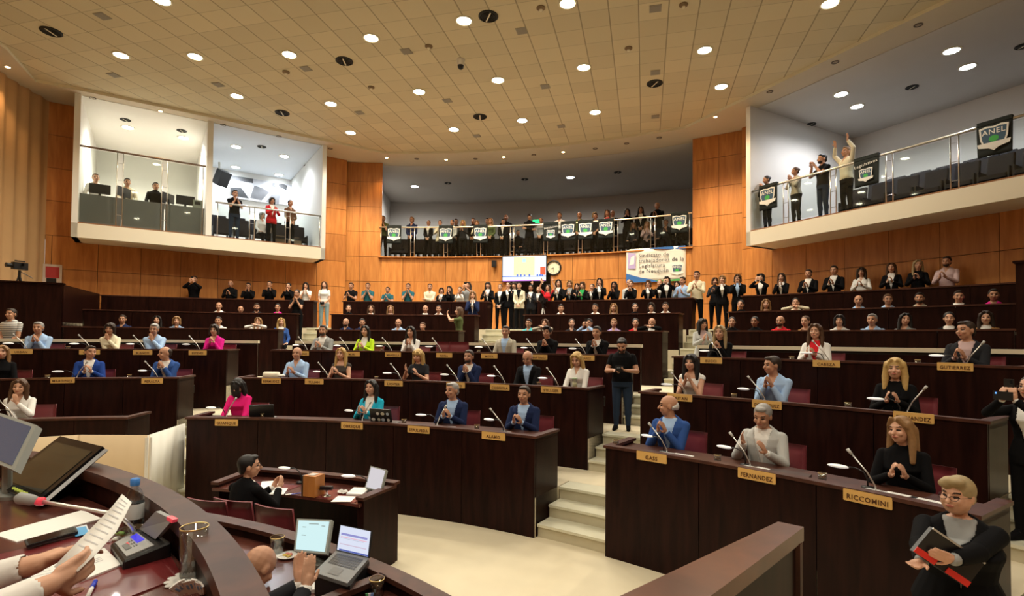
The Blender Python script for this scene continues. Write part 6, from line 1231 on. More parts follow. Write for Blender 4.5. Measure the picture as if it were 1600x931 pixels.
MB().arc(3.55, 4.48, -30, 50, DZ-.05, DZ, n=60).build('desk_top', wood('desk_reddish_top', (.07, .020, .016), (.13, .040, .028), .22, (.5, .5, .5), 12, coat=.3), e, w=True)
MB().arc(4.475, 4.58, -30, 50, 1.69, 1.74, n=70).build('rim', BROWNTOP, e, w=True)
MB().arc(4.49, 4.57, -30, 50, .85, 1.69, n=70).build('front_panel', DARKWOOD, e, w=True)
MB().arc(3.56, 3.6, -30, 50, .9, DZ-.05, n=50).build('rear_panel', DARKWOOD, e, w=True)
m = MB(); m.prism([tuple(p)[:2] for p in [pol(4.56, a) for a in range(-40, 53, 4)]+[uv(3.2, 0), uv(2.0, -4), uv(-6, -4), uv(-4.5, 1)]], 0, .85); m.build('floor_dais', CARPET, kind='structure')
PAD = mat('burgundy_desk_pad', (.16, .018, .020), .28, coat=.3)
c = [at_z(x, y, DZ+.004) for x, y in ((285, 900), (196, 935), (-60, 1010), (-150, 900), (120, 838), (255, 848))]
e = empty('desk_pad', c[0], label='burgundy leather desk pad under the papers', cat='desk pad'); o = MB().prism([tuple(p)[:2] for p in c], DZ, DZ+.005).build('pad', PAD, e); o.location = -e.location
# two screens
def screen_slab(name, label, c, t, frame, scr, a, b, cat='monitor', feet=None, extra=None):
    e = empty(name, (c[0]+c[1])/2, label=label, cat=cat); slab(e, c, t, 'housing', frame); slab(e, inset(c, a, b), .002, 'screen', scr)
    if feet is not None:
        mid = (c[0]+c[1]+c[2]+c[3])/4; f = V((mid.x-.02, mid.y+.06, feet)); mb = MB().tube([f-e.location, mid+V((0, .03, 0))-e.location], .02, 8); mb.rbox(f+V((0, 0, .008))-e.location, (.20, .16, .016), .04); mb.build('stand', frame, e)
    return e
def refl(name, col): return mat(name, col, .08, spec=.8)
BR, TR_ = at_y(22, 735, 2.42), at_y(57, 664, 2.62); BL_ = at_y(-52, 704, 2.62); TL_ = BL_+(TR_-BR)
screen_slab('computer_monitor', 'grey framed monitor tilted back at the left edge of the presidency desk', [BL_, BR, TR_, TL_], .035, mat('monitor_silver', (.30, .32, .30), .4), mat('screen_dim_blue', (.03, .035, .05), .2, emis=(.16, .18, .26), es=.22), .07, .07, feet=DZ)
BL_, BR = V((-2.64, 2.74, 1.635)), V((-2.18, 2.46, 1.635)); up_ = V((.08, .29, .20)); c = [BL_, BR, BR+up_, BL_+up_]
e = screen_slab('touch_monitor', 'large black glossy screen lying tilted on the presidency desk', c, .035, mat('glossy_black', (.010, .010, .011), .12), refl('screen_gloss', (.05, .045, .03)), .08, .12, feet=None)
slab(e, [BR+V((.004, .004, -.012)), BR+up_+V((.004, .004, -.012)), BR+up_+V((.02, .012, -.018)), BR+V((.02, .012, -.018))], .003, 'edge_trim', mat('edge_grey', (.30, .30, .31), .3, metal=.5))
for k in range(6): q_ = BL_+(BR-BL_)*(.42+.06*k)+up_*.045; MB().box(q_+V((0, -.004, .008))-e.location, (.012, .006, .010)).build('button', mat('button_glow', (.5, .55, .1), .4, emis=(.6, .7, .1), es=.3), e)
MB().rbox(V((-2.36, 2.86, DZ+.01))-e.location, (.30, .22, .02), .03).build('foot', BLACK, e); MB().tube([V((-2.36, 2.86, DZ+.02))-e.location, (c[0]+c[2])/2+V((0, .03, -.03))-e.location], .03, 10).build('stand', BLACK, e)
# microphone on the dais
pts = [at_z(214, 842, DZ+.005), at_y(205, 822, 2.02), at_y(186, 804, 2.00), at_y(120, 793, 1.98), at_y(62, 783, 1.96)]
e = empty('gooseneck_microphone', pts[0], label='long silver gooseneck microphone with a red ring across the presidency desk', cat='microphone'); L_ = e.location
MB().tube([p-L_ for p in pts], .0075, 10).build('stem', SILVER, e, smooth=True); cap = at_y(30, 778, 1.95)
MB().tube([pts[-1]-L_, pts[-1]*.6+cap*.4-L_, cap-L_, cap+V((-.012, 0, 0))-L_], [.012, .019, .021, .010], 14).build('capsule', mat('mic_grey_foam', (.33, .34, .34), .6), e, smooth=True)
MB().tube([pts[-1]+V((.012, 0, 0))-L_, pts[-1]+V((-.008, 0, 0))-L_], .015, 14).build('ring', mat('mic_red_ring', (.9, .05, .08), .3, emis=(1, .1, .15), es=.15), e, smooth=True)
MB().lathe([(0, 0), (.035, 0), (.033, .02), (.012, .035)], (0, 0, 0), 16).build('base', BLACK, e, smooth=True)
# papers on the desk
def flat(name, pts, t, m, label, cat, z=DZ, group=None, lines=None):
    c = [at_z(x, y, z) for x, y in pts]; e = empty(name, c[0], label=label, cat=cat, group=group); slab(e, [p+V((0, 0, t)) for p in c], t, 'sheet', m)
    if lines:
        for k in range(lines[0]): 
            f = lines[1]+(lines[2]-lines[1])*k/max(lines[0]-1, 1); g = lambda s, tt: c[0]*(1-s)*(1-tt)+c[1]*s*(1-tt)+c[2]*s*tt+c[3]*(1-s)*tt+V((0, 0, t+.0006))
            o = MB().add([g(.2, f), g(.75, f), g(.75, f+.025), g(.2, f+.025)], [(0, 1, 2, 3)]).build('printed_line', mat('pale_print', (.55, .55, .57), .8), e); o.location = -e.location
    return e
flat('paper_sheet', [(-10, 836), (26, 848), (159, 811), (129, 798)], .004, PAPER, 'long white paper sheet lying left of the microphone stem', 'paper')
flat('booklet', [(50, 857), (140, 834), (135, 823), (44, 846)], .010, mat('pale_booklet', (.70, .74, .82), .5), 'thin white and blue booklet under the black phone', 'booklet')
c_ = [at_z(x, y, DZ+.012) for x, y in ((118, 838), (139, 833), (134, 822), (112, 826))]; e = empty('blue_card', c_[0], label='bright blue card sticking out beside the black phone', cat='card'); slab(e, c_, .002, 'card', mat('bright_blue', (.08, .38, .75), .4))
e = empty('smartphone', at_z(80, 838, DZ+.012), label='black smartphone lying on the booklet', cat='phone'); c_ = [at_z(x, y, DZ+.025) for x, y in ((42, 852), (122, 830), (118, 822), (38, 843))]; slab(e, c_, .010, 'body', BLACK); slab(e, inset(c_, .04, .06, .001), .001, 'screen', mat('glossy_black', (.01, .01, .011), .12))
flat('paper_stack', [(126, 910), (190, 884), (163, 858), (92, 882)], .006, PAPER, 'white printed sheets right of the hands on the burgundy pad', 'paper', z=DZ+.005, lines=(3, .45, .6))
flat('paper_stack', [(20, 925), (110, 905), (95, 880), (10, 900)], .005, PAPER, 'white printed sheets under the two hands', 'paper', z=DZ+.005, lines=(5, .2, .8))
e = empty('pen', at_z(144, 915, DZ+.013), label='white pen with a blue cap on the burgundy pad', cat='pen'); a_, b_ = at_z(149, 908, DZ+.013), at_z(134, 938, DZ+.013); mid_ = a_*.62+b_*.38
MB().tube([mid_-e.location, b_-e.location], .006, 10).build('barrel', PAPER, e, smooth=True); MB().tube([a_-e.location, mid_-e.location], .0068, 10).build('cap', mat('pen_blue', (.02, .05, .6), .35), e, smooth=True)
# bottle of water
p = at_z(209, 836, DZ); e = empty('water_bottle', p, label='plastic water bottle with a blue cap on the presidency desk', cat='bottle'); k = 1.0
MB().lathe([(0, 0), (.030, 0), (.034, .01), (.034, .13), (.033, .15), (.024, .178), (.014, .192), (.013, .205)], seg=24).build('body', clear('bottle_plastic', (.78, .83, .86), .16), e, smooth=True)
MB().lathe([(0, .01), (.032, .01), (.032, .12), (0, .12)], seg=24).build('water', WATER, e, smooth=True); MB().lathe([(.0345, .07), (.0348, .072), (.0348, .128), (.0345, .13)], seg=24).build('label', mat('bottle_label', (.66, .70, .70), .5), e, smooth=True); MB().lathe([(.016, .200), (.017, .203), (.017, .226), (.012, .229), (0, .229)], seg=24).build('cap', mat('cap_blue', (.06, .25, .70), .35), e, smooth=True)
# glass bowl of wrapped sweets
p = at_z(208, 848, DZ); e = empty('glass_bowl', p, label='small clear glass bowl behind the console with wrapped sweets', cat='bowl'); MB().lathe([(0, .0), (.03, .0), (.052, .03), (.056, .055), (.053, .055), (.048, .03), (.028, .006), (0, .006)], seg=24).build('bowl', GL, e, smooth=True)
for i, (x, y, col, nm) in enumerate(((-.012, .01, (.10, .35, .85), 'blue, left'), (.015, .0, (.10, .35, .85), 'blue, right'), (.002, -.018, (.75, .80, .85), 'white'))):
    q = empty('wrapped_sweet', p+V((x, y, .022+.004*i)), i*1.1, label=f'wrapped sweet in the glass bowl, {nm}', cat='sweet', group='sweets in the bowl'); mm = mat('sweet_%d' % i, col, .3); MB().ell((0, 0, 0), (.014, .009, .008)).build('candy', mm, q, smooth=True); MB().add([(.013, 0, 0), (.026, .008, .002), (.026, -.008, -.002), (-.013, 0, 0), (-.026, .008, -.002), (-.026, -.008, .002)], [(0, 1, 2), (3, 4, 5)]).build('wrapper', mm, q)
for i, (px, py, col, nm) in enumerate(((189, 834, (.35, .65, .12), 'green'), (183, 842, (.80, .82, .75), 'white'), (194, 846, (.25, .50, .10), 'dark green'))):
    q = empty('wrapped_sweet', at_z(px, py, DZ+.01), i*.9, label=f'{nm} wrapped sweet lying left of the glass bowl', cat='sweet', group='sweets beside the bowl'); mm = mat('sweetb_%d' % i, col, .3); MB().ell((0, 0, 0), (.018, .011, .010)).build('candy', mm, q, smooth=True); MB().add([(.016, 0, 0), (.032, .010, .003), (.032, -.010, -.002), (-.016, 0, 0), (-.032, .010, -.002), (-.032, -.010, .003)], [(0, 1, 2), (3, 4, 5)]).build('wrapper', mm, q)
# delegate console with a raised speaker flap
b4 = [at_z(x, y, DZ) for x, y in ((192, 893), (172, 862), (226, 840), (268, 872))]; e = empty('delegate_console', b4[0], label='grey delegate console with a blue display and a raised speaker flap', cat='console')
hts = (.035, .030, .050, .060); tp = [b4[i]+V((0, 0, hts[i])) for i in range(4)]
o = MB().add([p for p in b4]+tp, [(3, 2, 1, 0), (4, 5, 6, 7), (0, 1, 5, 4), (1, 2, 6, 5), (2, 3, 7, 6), (3, 0, 4, 7)]).build('case', BLACK, e); o.location = -e.location; o.modifiers.new('b', 'BEVEL').width = .006
pn = inset([tp[0], tp[3], tp[2], tp[1]], .10, .10, .004); slab(e, [pn[0], pn[0]*.28+pn[1]*.72, pn[3]*.28+pn[2]*.72, pn[3]], .004, 'control_panel', mat('console_silver', (.42, .43, .43), .4))
G_ = lambda s, t: pn[0]*(1-s)*(1-t)+pn[1]*s*(1-t)+pn[2]*s*t+pn[3]*(1-s)*t
for nm, s0, s1, t0, t1, m_ in (('display', .44, .66, .42, .86, mat('display_blue', (.01, .01, .15), .2, emis=(.05, .04, .55), es=.9)), ('talk_button', .08, .24, .30, .62, mat('button_grey', (.20, .21, .21), .4)), ('red_light', .20, .26, .50, .64, mat('mic_red_ring', (.9, .05, .08)))):
    n_ = V((0, 0, .003)); slab(e, [G_(s0, t0)+n_, G_(s1, t0)+n_, G_(s1, t1)+n_, G_(s0, t1)+n_], .003, nm, m_)
for i in range(3):
    for j in range(2): n_ = V((0, 0, .003)); s0, t0 = .30+.07*j, .30+.16*i; slab(e, [G_(s0, t0)+n_, G_(s0+.03, t0)+n_, G_(s0+.03, t0+.07)+n_, G_(s0, t0+.07)+n_], .002, 'key', mat('button_grey', (.2, .21, .21)))
h0, h1 = tp[2]*.92+tp[3]*.08, tp[2]*.30+tp[3]*.70; f0, f1 = at_y(243, 799, 1.98), at_y(270, 812, 1.90)
c_ = [h0+V((-.01, -.03, .0)), h1+V((-.01, -.03, 0)), f1, f0]; slab(e, c_, .016, 'speaker_flap', mat('console_flap', (.30, .31, .31), .45)); slab(e, [f0*.35+f1*.65+V((0, 0, .001)), f1, f1+V((-.004, 0, -.012)), f0*.35+f1*.65+V((0, 0, -.012))], .018, 'red_light', mat('mic_red_ring', (.9, .05, .08)))
# drinking glass, doily and sugar sachets
p = at_z(302, 898, DZ+.008); e = empty('drinking_glass', p, label='tall glass of water with a gold rim on a white doily in the foreground', cat='glass'); s_ = 1.0
MB().lathe([(0, 0), (.039, 0), (.041, .008), (.043, .160), (.040, .160), (.038, .012), (0, .012)], seg=32).build('glass', GL, e, smooth=True); MB().lathe([(0, .013), (.0375, .013), (.0392, .128), (0, .128)], seg=32).build('water', WATER, e, smooth=True); MB().lathe([(.0433, .157), (.0436, .160), (.0425, .1615), (.0415, .160)], seg=32).build('rim', GOLD, e, smooth=True); MB().lathe([(0, .0), (.039, .0), (.040, .010), (0, .012)], seg=32).build('base_glow', clear('glass_base', (.75, .80, .76), .25), e, smooth=True)
p = at_z(300, 905, DZ+.002); e = empty('doily', p, label='white scalloped paper doily under the tall glass', cat='doily'); MB().lathe([(0, .004)]+[(.055, .005)]+[(.068, .004), (.068, .0)], seg=14).build('sheet', PAPER, e); mb = MB()
for k in range(14): a = 2*math.pi*k/14; mb.lathe([(0, .004), (.012, .004), (.012, .001)], (.068*math.cos(a), .068*math.sin(a), 0), 8)
mb.build('scallops', PAPER, e)
sach = None
p0 = at_z(300, 934, DZ+.01)
for i in range(9):
    a = D(-60+15*i); loc = p0+V((math.sin(a)*.035, math.cos(a)*.012, .012+.003*(i % 3)))
    if sach is None:
        sach = empty('sugar_sachet', loc); MB().box((0, 0, .022), (.020, .005, .055)).build('paper', PAPER, sach); MB().box((0, -.003, .026), (.006, .001, .02)).build('print', mat('sachet_blue', (.25, .45, .75), .5), sach); o = sach
    else: o = dup(sach, loc, 0)
    o.rotation_euler = (.5, a*.6, -a*.4); tag(o, f'white and blue sugar sachet in the foreground fan, {("first", "second", "third", "fourth", "fifth", "sixth", "seventh", "eighth", "last")[i]} from the left', 'sachet', 'sugar sachets beside the tall glass')
# the sheet held in both hands
e = empty('held_paper', at_y(130, 850, 1.55), label='narrow printed sheet held up by the two hands', cat='paper')
rows_ = [((191, 772, 1.78), (206, 785, 1.72)), ((175, 792, 1.72), (197, 803, 1.66)), ((150, 818, 1.64), (181, 832, 1.58)), ((118, 850, 1.56), (152, 864, 1.50)), ((82, 885, 1.48), (96, 895, 1.45), )]
vs = []; 
for i, (l, r) in enumerate(rows_):
    A_, B_ = at_y(*l), at_y(*r); 
    if i == 4: B_ = at_y(122, 893, 1.43); A_ = at_y(84, 886, 1.49)
    vs += [A_, B_]
o = MB().add(vs, [(2*i, 2*i+1, 2*i+3, 2*i+2) for i in range(4)]).build('sheet', PAPER, e, smooth=True); o.location = -e.location; md = o.modifiers.new('s', 'SOLIDIFY'); md.thickness = .001
for k in range(13):
    f = .25+k*.27; i = min(int(f), 3); t = f-i; A_ = vs[2*i]*(1-t)+vs[2*i+2]*t; B_ = vs[2*i+1]*(1-t)+vs[2*i+3]*t; d = (vs[2*i+2]-vs[2*i]).normalized()*.004; n_ = V((.0, -.0025, .0015)); a_, b_ = A_*.85+B_*.15+n_, A_*.2+B_*.8+n_
    o = MB().add([a_, b_, b_+d, a_+d], [(0, 1, 2, 3)]).build('printed_line', mat('pale_print', (.55, .55, .57), .8), e); o.location = -e.location
# the person whose hands hold it (sits left of the frame)
def seated_at(P, rz, W1, d1, n1, W2, d2, n2, name, s=1.0, **kw):
    """pose from world-space wrist targets; P on the floor the figure sits on"""
    Mi = (Matrix.Translation(P) @ Matrix.Rotation(rz, 4, 'Z') @ Matrix.Scale(s, 4)).inverted(); R_ = Mi.to_3x3()
    sh = V((0, 0, .84-.49)) if kw.get('sit', 1) else V((0, 0, 0))
    f = lambda w: tuple((Mi @ V(w))+sh); g = lambda d: tuple((R_ @ V(d)).normalized())
    kw.setdefault('sit', 1); POSES[name] = dict(L=(f(W1), g(d1), g(n1), kw.pop('pL', (.5, 0, .95))), R=(f(W2), g(d2), g(n2), kw.pop('pR', (-.5, 0, .95))), **kw)
FD = V((.77, .64, 0)); P = V((-1.60, 1.12, 1.60-.76)); rz = math.atan2(FD.x, -FD.y)
W1, W2 = at_y(56, 881, 1.52), at_y(76, 914, 1.385)
seated_at(P, rz, W1, at_y(128, 851, 1.60)-W1, (.1, -.3, -1), W2, at_y(130, 884, 1.47)-W2, (-.2, .9, .1), 'reader', head=(0, 15, 0), curl=.42)
person(P, rz, 'reader', 'short', 'grey', 'shirt', 'white', tone='f', label='person in a white shirt whose two hands hold the narrow sheet', s=1.0, vox=.0055)
# dais side wall with a brown rail, right foreground
rl = [V((.26, 1.37, 0)), V((.99, 1.98, 0)), V((1.05, 1.92, 0)), V((.36, 1.24, 0))]
e = empty('side_barrier', V((.7, 1.65, 0)), label='dark barrier with a brown rail rising from the bottom edge at lower right', cat='barrier')
rl = [V((.99, 1.98, 0)), V((1.055, 1.925, 0)), V((.10, .98, 0)), V((-.02, 1.14, 0))]
o = MB().prism([tuple(p)[:2] for p in rl], 1.69, 1.74).build('rail', wood('brown_rail', (.075, .026, .014), (.14, .050, .026), .3, (.5, .5, .5), 10, coat=.2), e); o.location = -e.location
ins = [V((.975, 1.955, 0)), V((1.03, 1.915, 0)), V((.11, 1.02, 0)), V((.02, 1.12, 0))]
o = MB().prism([tuple(p)[:2] for p in ins], .0, 1.69).build('panel', DARKWOOD, e); o.location = -e.location
o = MB().prism([(.965, 1.975), (1.045, 1.915), (1.02, 1.885), (.94, 1.945)], 0, 1.69).build('end_post', BROWNTOP, e); o.location = -e.location
# secretaries' desk below the dais
SZ = .93
e = empty('secretary_desk', pol(5.6, 15, SZ), label='curved lower desk with laptop and monitor in front of the presidency desk', cat='desk')
MB().arc(5.15, 5.72, -15, 50, SZ-.04, SZ, n=50).build('desk_top', MATS['desk_reddish_top'], e, w=True); MB().arc(5.68, 5.79, -15, 50, .99, 1.02, n=60).build('rim', BROWNTOP, e, w=True); MB().arc(5.70, 5.78, -15, 50, 0, .99, n=60).build('front_panel', DARKWOOD, e, w=True)
for a in (4.0, 26.0, 46): MB().arc(5.15, 5.69, a-.35, a+.35, .99, 1.02, n=1).build('divider_ledge', BROWNTOP, e, w=True); MB().arc(5.15, 5.70, a-.2, a+.2, .3, .99, n=1).build('divider', DARKWOOD, e, w=True)
c_ = [at_y(459, 861, 3.42), at_y(510, 866, 3.36), at_y(518.5, 812, 3.50), at_y(464, 810, 3.56)]
screen_slab('computer_monitor', 'small grey framed monitor with a white page on the lower desk', c_, .03, mat('monitor_silver', (.30, .32, .30)), mat('screen_page', (0, 0, 0), emis=(.62, .86, .88), es=.72), .06, .06, feet=SZ)
e = [o for o in C.objects if o.get('label', '').startswith('small grey framed monitor with a white page')][0]
kc = inset(c_, .06, .06, .005)
for s0, s1, t0 in ((.36, .68, .88), (.78, .9, .82), (.16, .28, .76), (.16, .30, .48)):
    g = lambda s, t: kc[0]*(1-s)*(1-t)+kc[1]*s*(1-t)+kc[2]*s*t+kc[3]*(1-s)*t
    o = MB().add([g(s0, t0), g(s1, t0), g(s1, t0+.022), g(s0, t0+.022)], [(0, 1, 2, 3)]).build('printed_line', mat('screen_text', (.25, .3, .32), .6), e); o.location = -e.location
c_ = [at_z(x, y, 1.065) for x, y in ((490, 894), (543, 911), (576.5, 872), (525, 860))]
e = empty('laptop', c_[0], label='open grey laptop with a document on its screen on the lower desk', cat='laptop'); slab(e, c_, .02, 'base', mat('laptop_grey', (.16, .165, .165)))
kc = inset(c_, .06, .06, .002); F4 = lambda s, t: kc[0]*(1-s)*(1-t)+kc[1]*s*(1-t)+kc[2]*s*t+kc[3]*(1-s)*t
mb = MB()
for r in range(5):
    for c in range(13): s0, t0 = .05+c*.070, .45+r*.105; mb.add([F4(s0, t0), F4(s0+.055, t0), F4(s0+.055, t0+.08), F4(s0, t0+.08)], [(0, 1, 2, 3)])
o = mb.build('keyboard', BLACK, e); o.location = -e.location
o = MB().add([F4(.32, .06), F4(.66, .06), F4(.66, .36), F4(.32, .36)], [(0, 1, 2, 3)]).build('touchpad', mat('touchpad', (.11, .115, .115)), e); o.location = -e.location
upv = at_y(581.5, 829, c_[2].y+.09)-c_[2]; l_ = [c_[3], c_[2], c_[2]+upv, c_[3]+upv]; lid, _ = slab(e, l_, .008, 'lid', BLACK); slab(e, inset(l_, .035, .04), .001, 'screen', mat('screen_doc', (0, 0, 0), emis=(.56, .60, .72), es=.9))
for k, (col, y0, y1, x1) in enumerate((((.25, .25, .55), .62, .70, .9), ((.75, .35, .45), .54, .565, .9), ((.3, .3, .4), .50, .51, .8), ((.5, .3, .4), .28, .30, .9), ((.05, .08, .35), .045, .10, .98))):
    u_, v_ = l_[1]-l_[0], l_[3]-l_[0]; n_ = u_.cross(v_).normalized()*.0045; n_ = n_ if n_.dot(V((0, 0, EYE))-l_[0]) > 0 else -n_; o = MB().add([l_[0]+u_*.10+v_*y0+n_, l_[0]+u_*x1+v_*y0+n_, l_[0]+u_*x1+v_*y1+n_, l_[0]+u_*.10+v_*y1+n_], [(0, 1, 2, 3)]).build('printed_line', mat('doc_line_%d' % k, (0, 0, 0), emis=col, es=.8), e); o.location = -e.location
c2 = [at_z(x, y, 1.045) for x, y in ((492, 899), (547, 915), (577, 877), (526, 866))]; e = empty('laptop_stand', c2[0], label='black stand under the grey laptop', cat='laptop stand'); slab(e, c2, .11, 'tray', BLACK)
def small_glass(px, py, z, lab, s=1.0, R=None):
    p = at_z(px, py, z) if R is None else on_R(px, py, R); p.z = z; o = dup(gp_, p, 0, lab, 'glasses on the lower desks'); o.scale = (s, s, s); tag(o, lab, 'glass')
small_glass(433, 866, SZ, 'glass of water with a gold rim beside the small dish', 1.35); small_glass(589, 897, SZ, 'glass of water right of the open laptop', 1.25, 5.60); small_glass(736, 934, SZ, 'glass at the bottom edge right of the laptop', 1.2, 5.60)
p = at_z(450, 870, SZ); e = empty('saucer', p, label='white saucer of small snacks left of the monitor', cat='saucer'); MB().lathe([(0, .003), (.045, .003), (.068, .016), (.070, .013), (.046, 0), (0, 0)], seg=28).build('plate', PAPER, e, smooth=True)
for i, (x, y, col) in enumerate(((-.02, .0, (.7, .5, .08)), (.01, -.012, (.6, .42, .1)), (.012, .018, (.75, .25, .2)), (-.012, .024, (.8, .3, .25)))): q = empty('snack', p+V((x, y, .012)), i, label=('yellow snack at the left of the saucer', 'brownish snack at the front of the saucer', 'red snack at the right rear of the saucer', 'pinkish snack at the rear of the saucer')[i], cat='snack', group='snacks on the saucer'); MB().ell((0, 0, 0), (.018, .010, .008)).build('body', mat('snack_%d' % i, col, .6), q, smooth=True)
p = at_z(433, 870, SZ); e = empty('napkin', p, .4, label='folded white napkin beside the saucer', cat='napkin'); MB().box((0, 0, .004), (.10, .09, .008)).build('paper', PAPER, e); MB().box((.01, .005, .011), (.07, .06, .005), .5).build('top_fold', PAPER, e)
for px, py, cols, lab in ((455, 857, ((.12, .55, .08), (.85, .85, .82)), 'small green and white carton behind the saucer'),): p = at_z(px, py, SZ); e = empty('carton', p, .3, label=lab, cat='carton'); MB().box((0, 0, .02), (.04, .03, .04)).build('box', mat('carton_green', cols[0], .5), e); MB().box((0, 0, .05), (.035, .026, .02)).build('top', PAPER, e)
e = flat('orange_booklet', [(492, 880), (502, 883), (509, 873), (499, 871)], .008, mat('orange_paper', (.85, .32, .03), .5), 'small orange booklet left of the laptop', 'booklet', SZ)
flat('paper_stack', [(476, 927), (510, 926), (523, 914), (499, 907)], .02, PAPER, 'thick white paper pad in front of the laptop', 'paper', SZ)
a_, b_ = at_z(521, 934, SZ+.03), at_z(553, 913, SZ+.03); c_ = at_z(562, 909, SZ+.03); e = empty('stapler', a_, label='orange long handled stapler with a black end in front of the laptop', cat='stapler'); d_ = (b_-a_).normalized(); w_ = V((-d_.y, d_.x, 0))*.022
slab(e, [a_-w_, b_-w_, b_+w_, a_+w_], .03, 'body', mat('orange_plastic', (.85, .18, .03), .4)); MB().tube([b_-a_-V((0, 0, .008)), c_-a_-V((0, 0, .008))], [.016, .012], 10).build('tip', BLACK, e, smooth=True)
p = on_R(578, 905, 5.52); p.z = SZ; e = empty('sachet_cup', p, label='small glass cup of sachets beside the glass right of laptop', cat='cup'); MB().lathe([(0, 0), (.026, 0), (.030, .035), (.028, .035), (.024, .004), (0, .004)], seg=16).build('cup', GL, e, smooth=True)
for i in range(3): MB().box((-.01+.01*i, 0, .045), (.016, .004, .055), .4*i, rot=Euler((0, -.2+.2*i, .4*i)).to_matrix()).build('sachet', mat('sachet_%d' % i, ((.1, .4, .15), (.8, .82, .85), (.2, .35, .7))[i], .5), e)
# bag with a camera in the bay to the right
p = on_R(632, 935, 5.42); p.z = SZ; e = empty('camera_bag', p, .4, label='black camera bag with silver parts at the bottom edge', cat='bag'); MB().rbox((0, 0, .05), (.34, .20, .12), .05).build('body', BLACKFAB, e, smooth=False); MB().tube([(-.15, -.03, .12), (-.05, -.02, .16), (.06, 0, .15)], .022, 10).build('strap_pad', mat('grey_pad', (.10, .10, .11), .5), e, smooth=True); MB().rbox((.10, .02, .14), (.09, .06, .04), .01).build('clasp', SILVER, e)
# bald person and clapping person behind the secretaries' desk
P = at_z(374, 866, 1.17); P.z = -.06; rz2 = -(PHI+D(ang(P)))+math.pi
POSES['desk_out'] = dict(sit=1, lean=4, L=((.15, -.30, .95), (-.5, -.8, 0), (0, 0, -1), (.42, .1, .9)), R=((-.15, -.30, .95), (.5, -.8, 0), (0, 0, -1), (-.42, .1, .9)), head=(8, 42, 0))
person(P, rz2, 'desk_out', None, 'grey', 'suit', 'charcoal', 'white', tone='m', label='bald person whose head top shows above the presidency rim', s=.94, vox=.008)
Hc = at_y(474, 905, 2.86); fdir = at_y(472, 868, 2.90)-Hc; P = V((Hc.x-.30, Hc.y-.36, 0)); rz3 = math.atan2(.64, -.77)
seated_at(P, rz3, Hc+V((-.022, .022, -.035)), fdir+V((0, 0, .02)), (.7, -.7, .1), Hc+V((.022, -.022, -.035)), fdir+V((.03, 0, .01)), (-.7, .7, .1), 'clap_out', head=(0, 5, 0), curl=.1)
person(P, rz3, 'clap_out', 'short', 'grey', 'suit', 'charcoal', 'white', tone='f', label='person at the lower desk of whom only two clapping hands show', s=1.0, vox=.0065)
# clerk's table in the middle of the floor
e = empty('clerk_table', pol(7.4, 3, .77), label='curved dark table in the middle of the floor with burgundy inlays', cat='table')
MB().arc(7.10, 7.66, -4.6, 10.2, .74, .77, n=20).build('table_top', MATS['desk_reddish_top'], e, w=True); MB().arc(7.62, 7.73, -4.8, 10.4, .83, .86, n=20).build('rim', BROWNTOP, e, w=True); MB().arc(7.64, 7.72, -4.7, 10.3, 0, .83, n=20).build('front_panel', DARKWOOD, e, w=True)
for a0, a1 in ((-4.8, -4.15), (9.75, 10.4)): MB().arc(7.14, 7.66, a0, a1, 0, .80, n=1).build('end_panel', DARKWOOD, e, w=True); MB().arc(7.12, 7.66, a0-.05, a1+.05, .80, .83, n=1).build('end_ledge', BROWNTOP, e, w=True)
for a0, a1 in ((-2.2, 2.2), (5.4, 9.5)): MB().arc(7.12, 7.42, a0, a1, .77, .774, n=6).build('inlay', PAD, e, w=True)
TZ_ = .775
flat('paper_sheet', [(405, 767), (436, 766), (439, 751), (409, 753)], .006, PAPER, 'white papers in front of the clapping woman, rear sheet', 'paper', TZ_); flat('paper_sheet', [(417, 773), (443, 773), (450, 763), (424, 763)], .005, PAPER, 'white papers right of the clapping woman, near sheet', 'paper', TZ_)
flat('paper_sheet', [(517, 784), (548, 784), (556, 776), (528, 775)], .003, PAPER, 'single white sheet on the right burgundy inlay', 'paper', TZ_); flat('paper_stack', [(541, 774), (566, 775), (578, 765), (553, 764)], .02, PAPER, 'white paper stack left of the small table monitor', 'paper', TZ_)
p = at_z(489, 773, TZ_); e = empty('wooden_speaker', p, -.35, label='small orange wooden loudspeaker box on the clerk table', cat='loudspeaker'); MB().box((.01, 0, .105), (.15, .15, .21)).build('cabinet', wood('speaker_wood', (.42, .15, .03), (.60, .25, .06), .4), e); MB().box((-.075, 0, .105), (.02, .15, .21)).build('grille', BLACK, e); MB().box((.0, 0, .212), (.08, .08, .005)).build('top_panel', mat('console_grey', (.55, .55, .53)), e)
p = at_z(510, 775, TZ_); e = empty('camera_stand', p, label='chrome stand with a small black device on the clerk table', cat='stand'); MB().lathe([(0, 0), (.05, 0), (.045, .008), (.012, .014), (.010, .07)], seg=20).build('base', mat('chrome', (.75, .75, .75), .1, metal=1), e, smooth=True); MB().rbox((0, 0, .085), (.13, .05, .035), .012).build('device', BLACK, e); MB().tube([(-.06, 0, .08), (-.09, .01, .05), (-.08, .02, .01)], .004, 6).build('cable', BLACK, e)
p = at_z(535, 771, TZ_); e = empty('crumpled_tissue', p, label='crumpled white tissue left of the paper stack', cat='tissue'); mb = MB().ell((0, 0, .018), (.055, .035, .018), seg=12, rings=7); mb.v = [(x+random.uniform(-.008, .008), y+random.uniform(-.008, .008), max(z+random.uniform(-.01, .012), 0)) for x, y, z in mb.v]; mb.build('paper', PAPER, e)
for px, py, nm, r in ((470, 748, 'left', 0), (575, 752, 'right', .3)): p = on_R_z(px, 7.52, TZ_); o = dup(lp_, p, -(PHI+D(ang(p)))+r, f'white oval lamp on a black arm at the rim of the clerk table, {nm}', 'clerk table lamps')
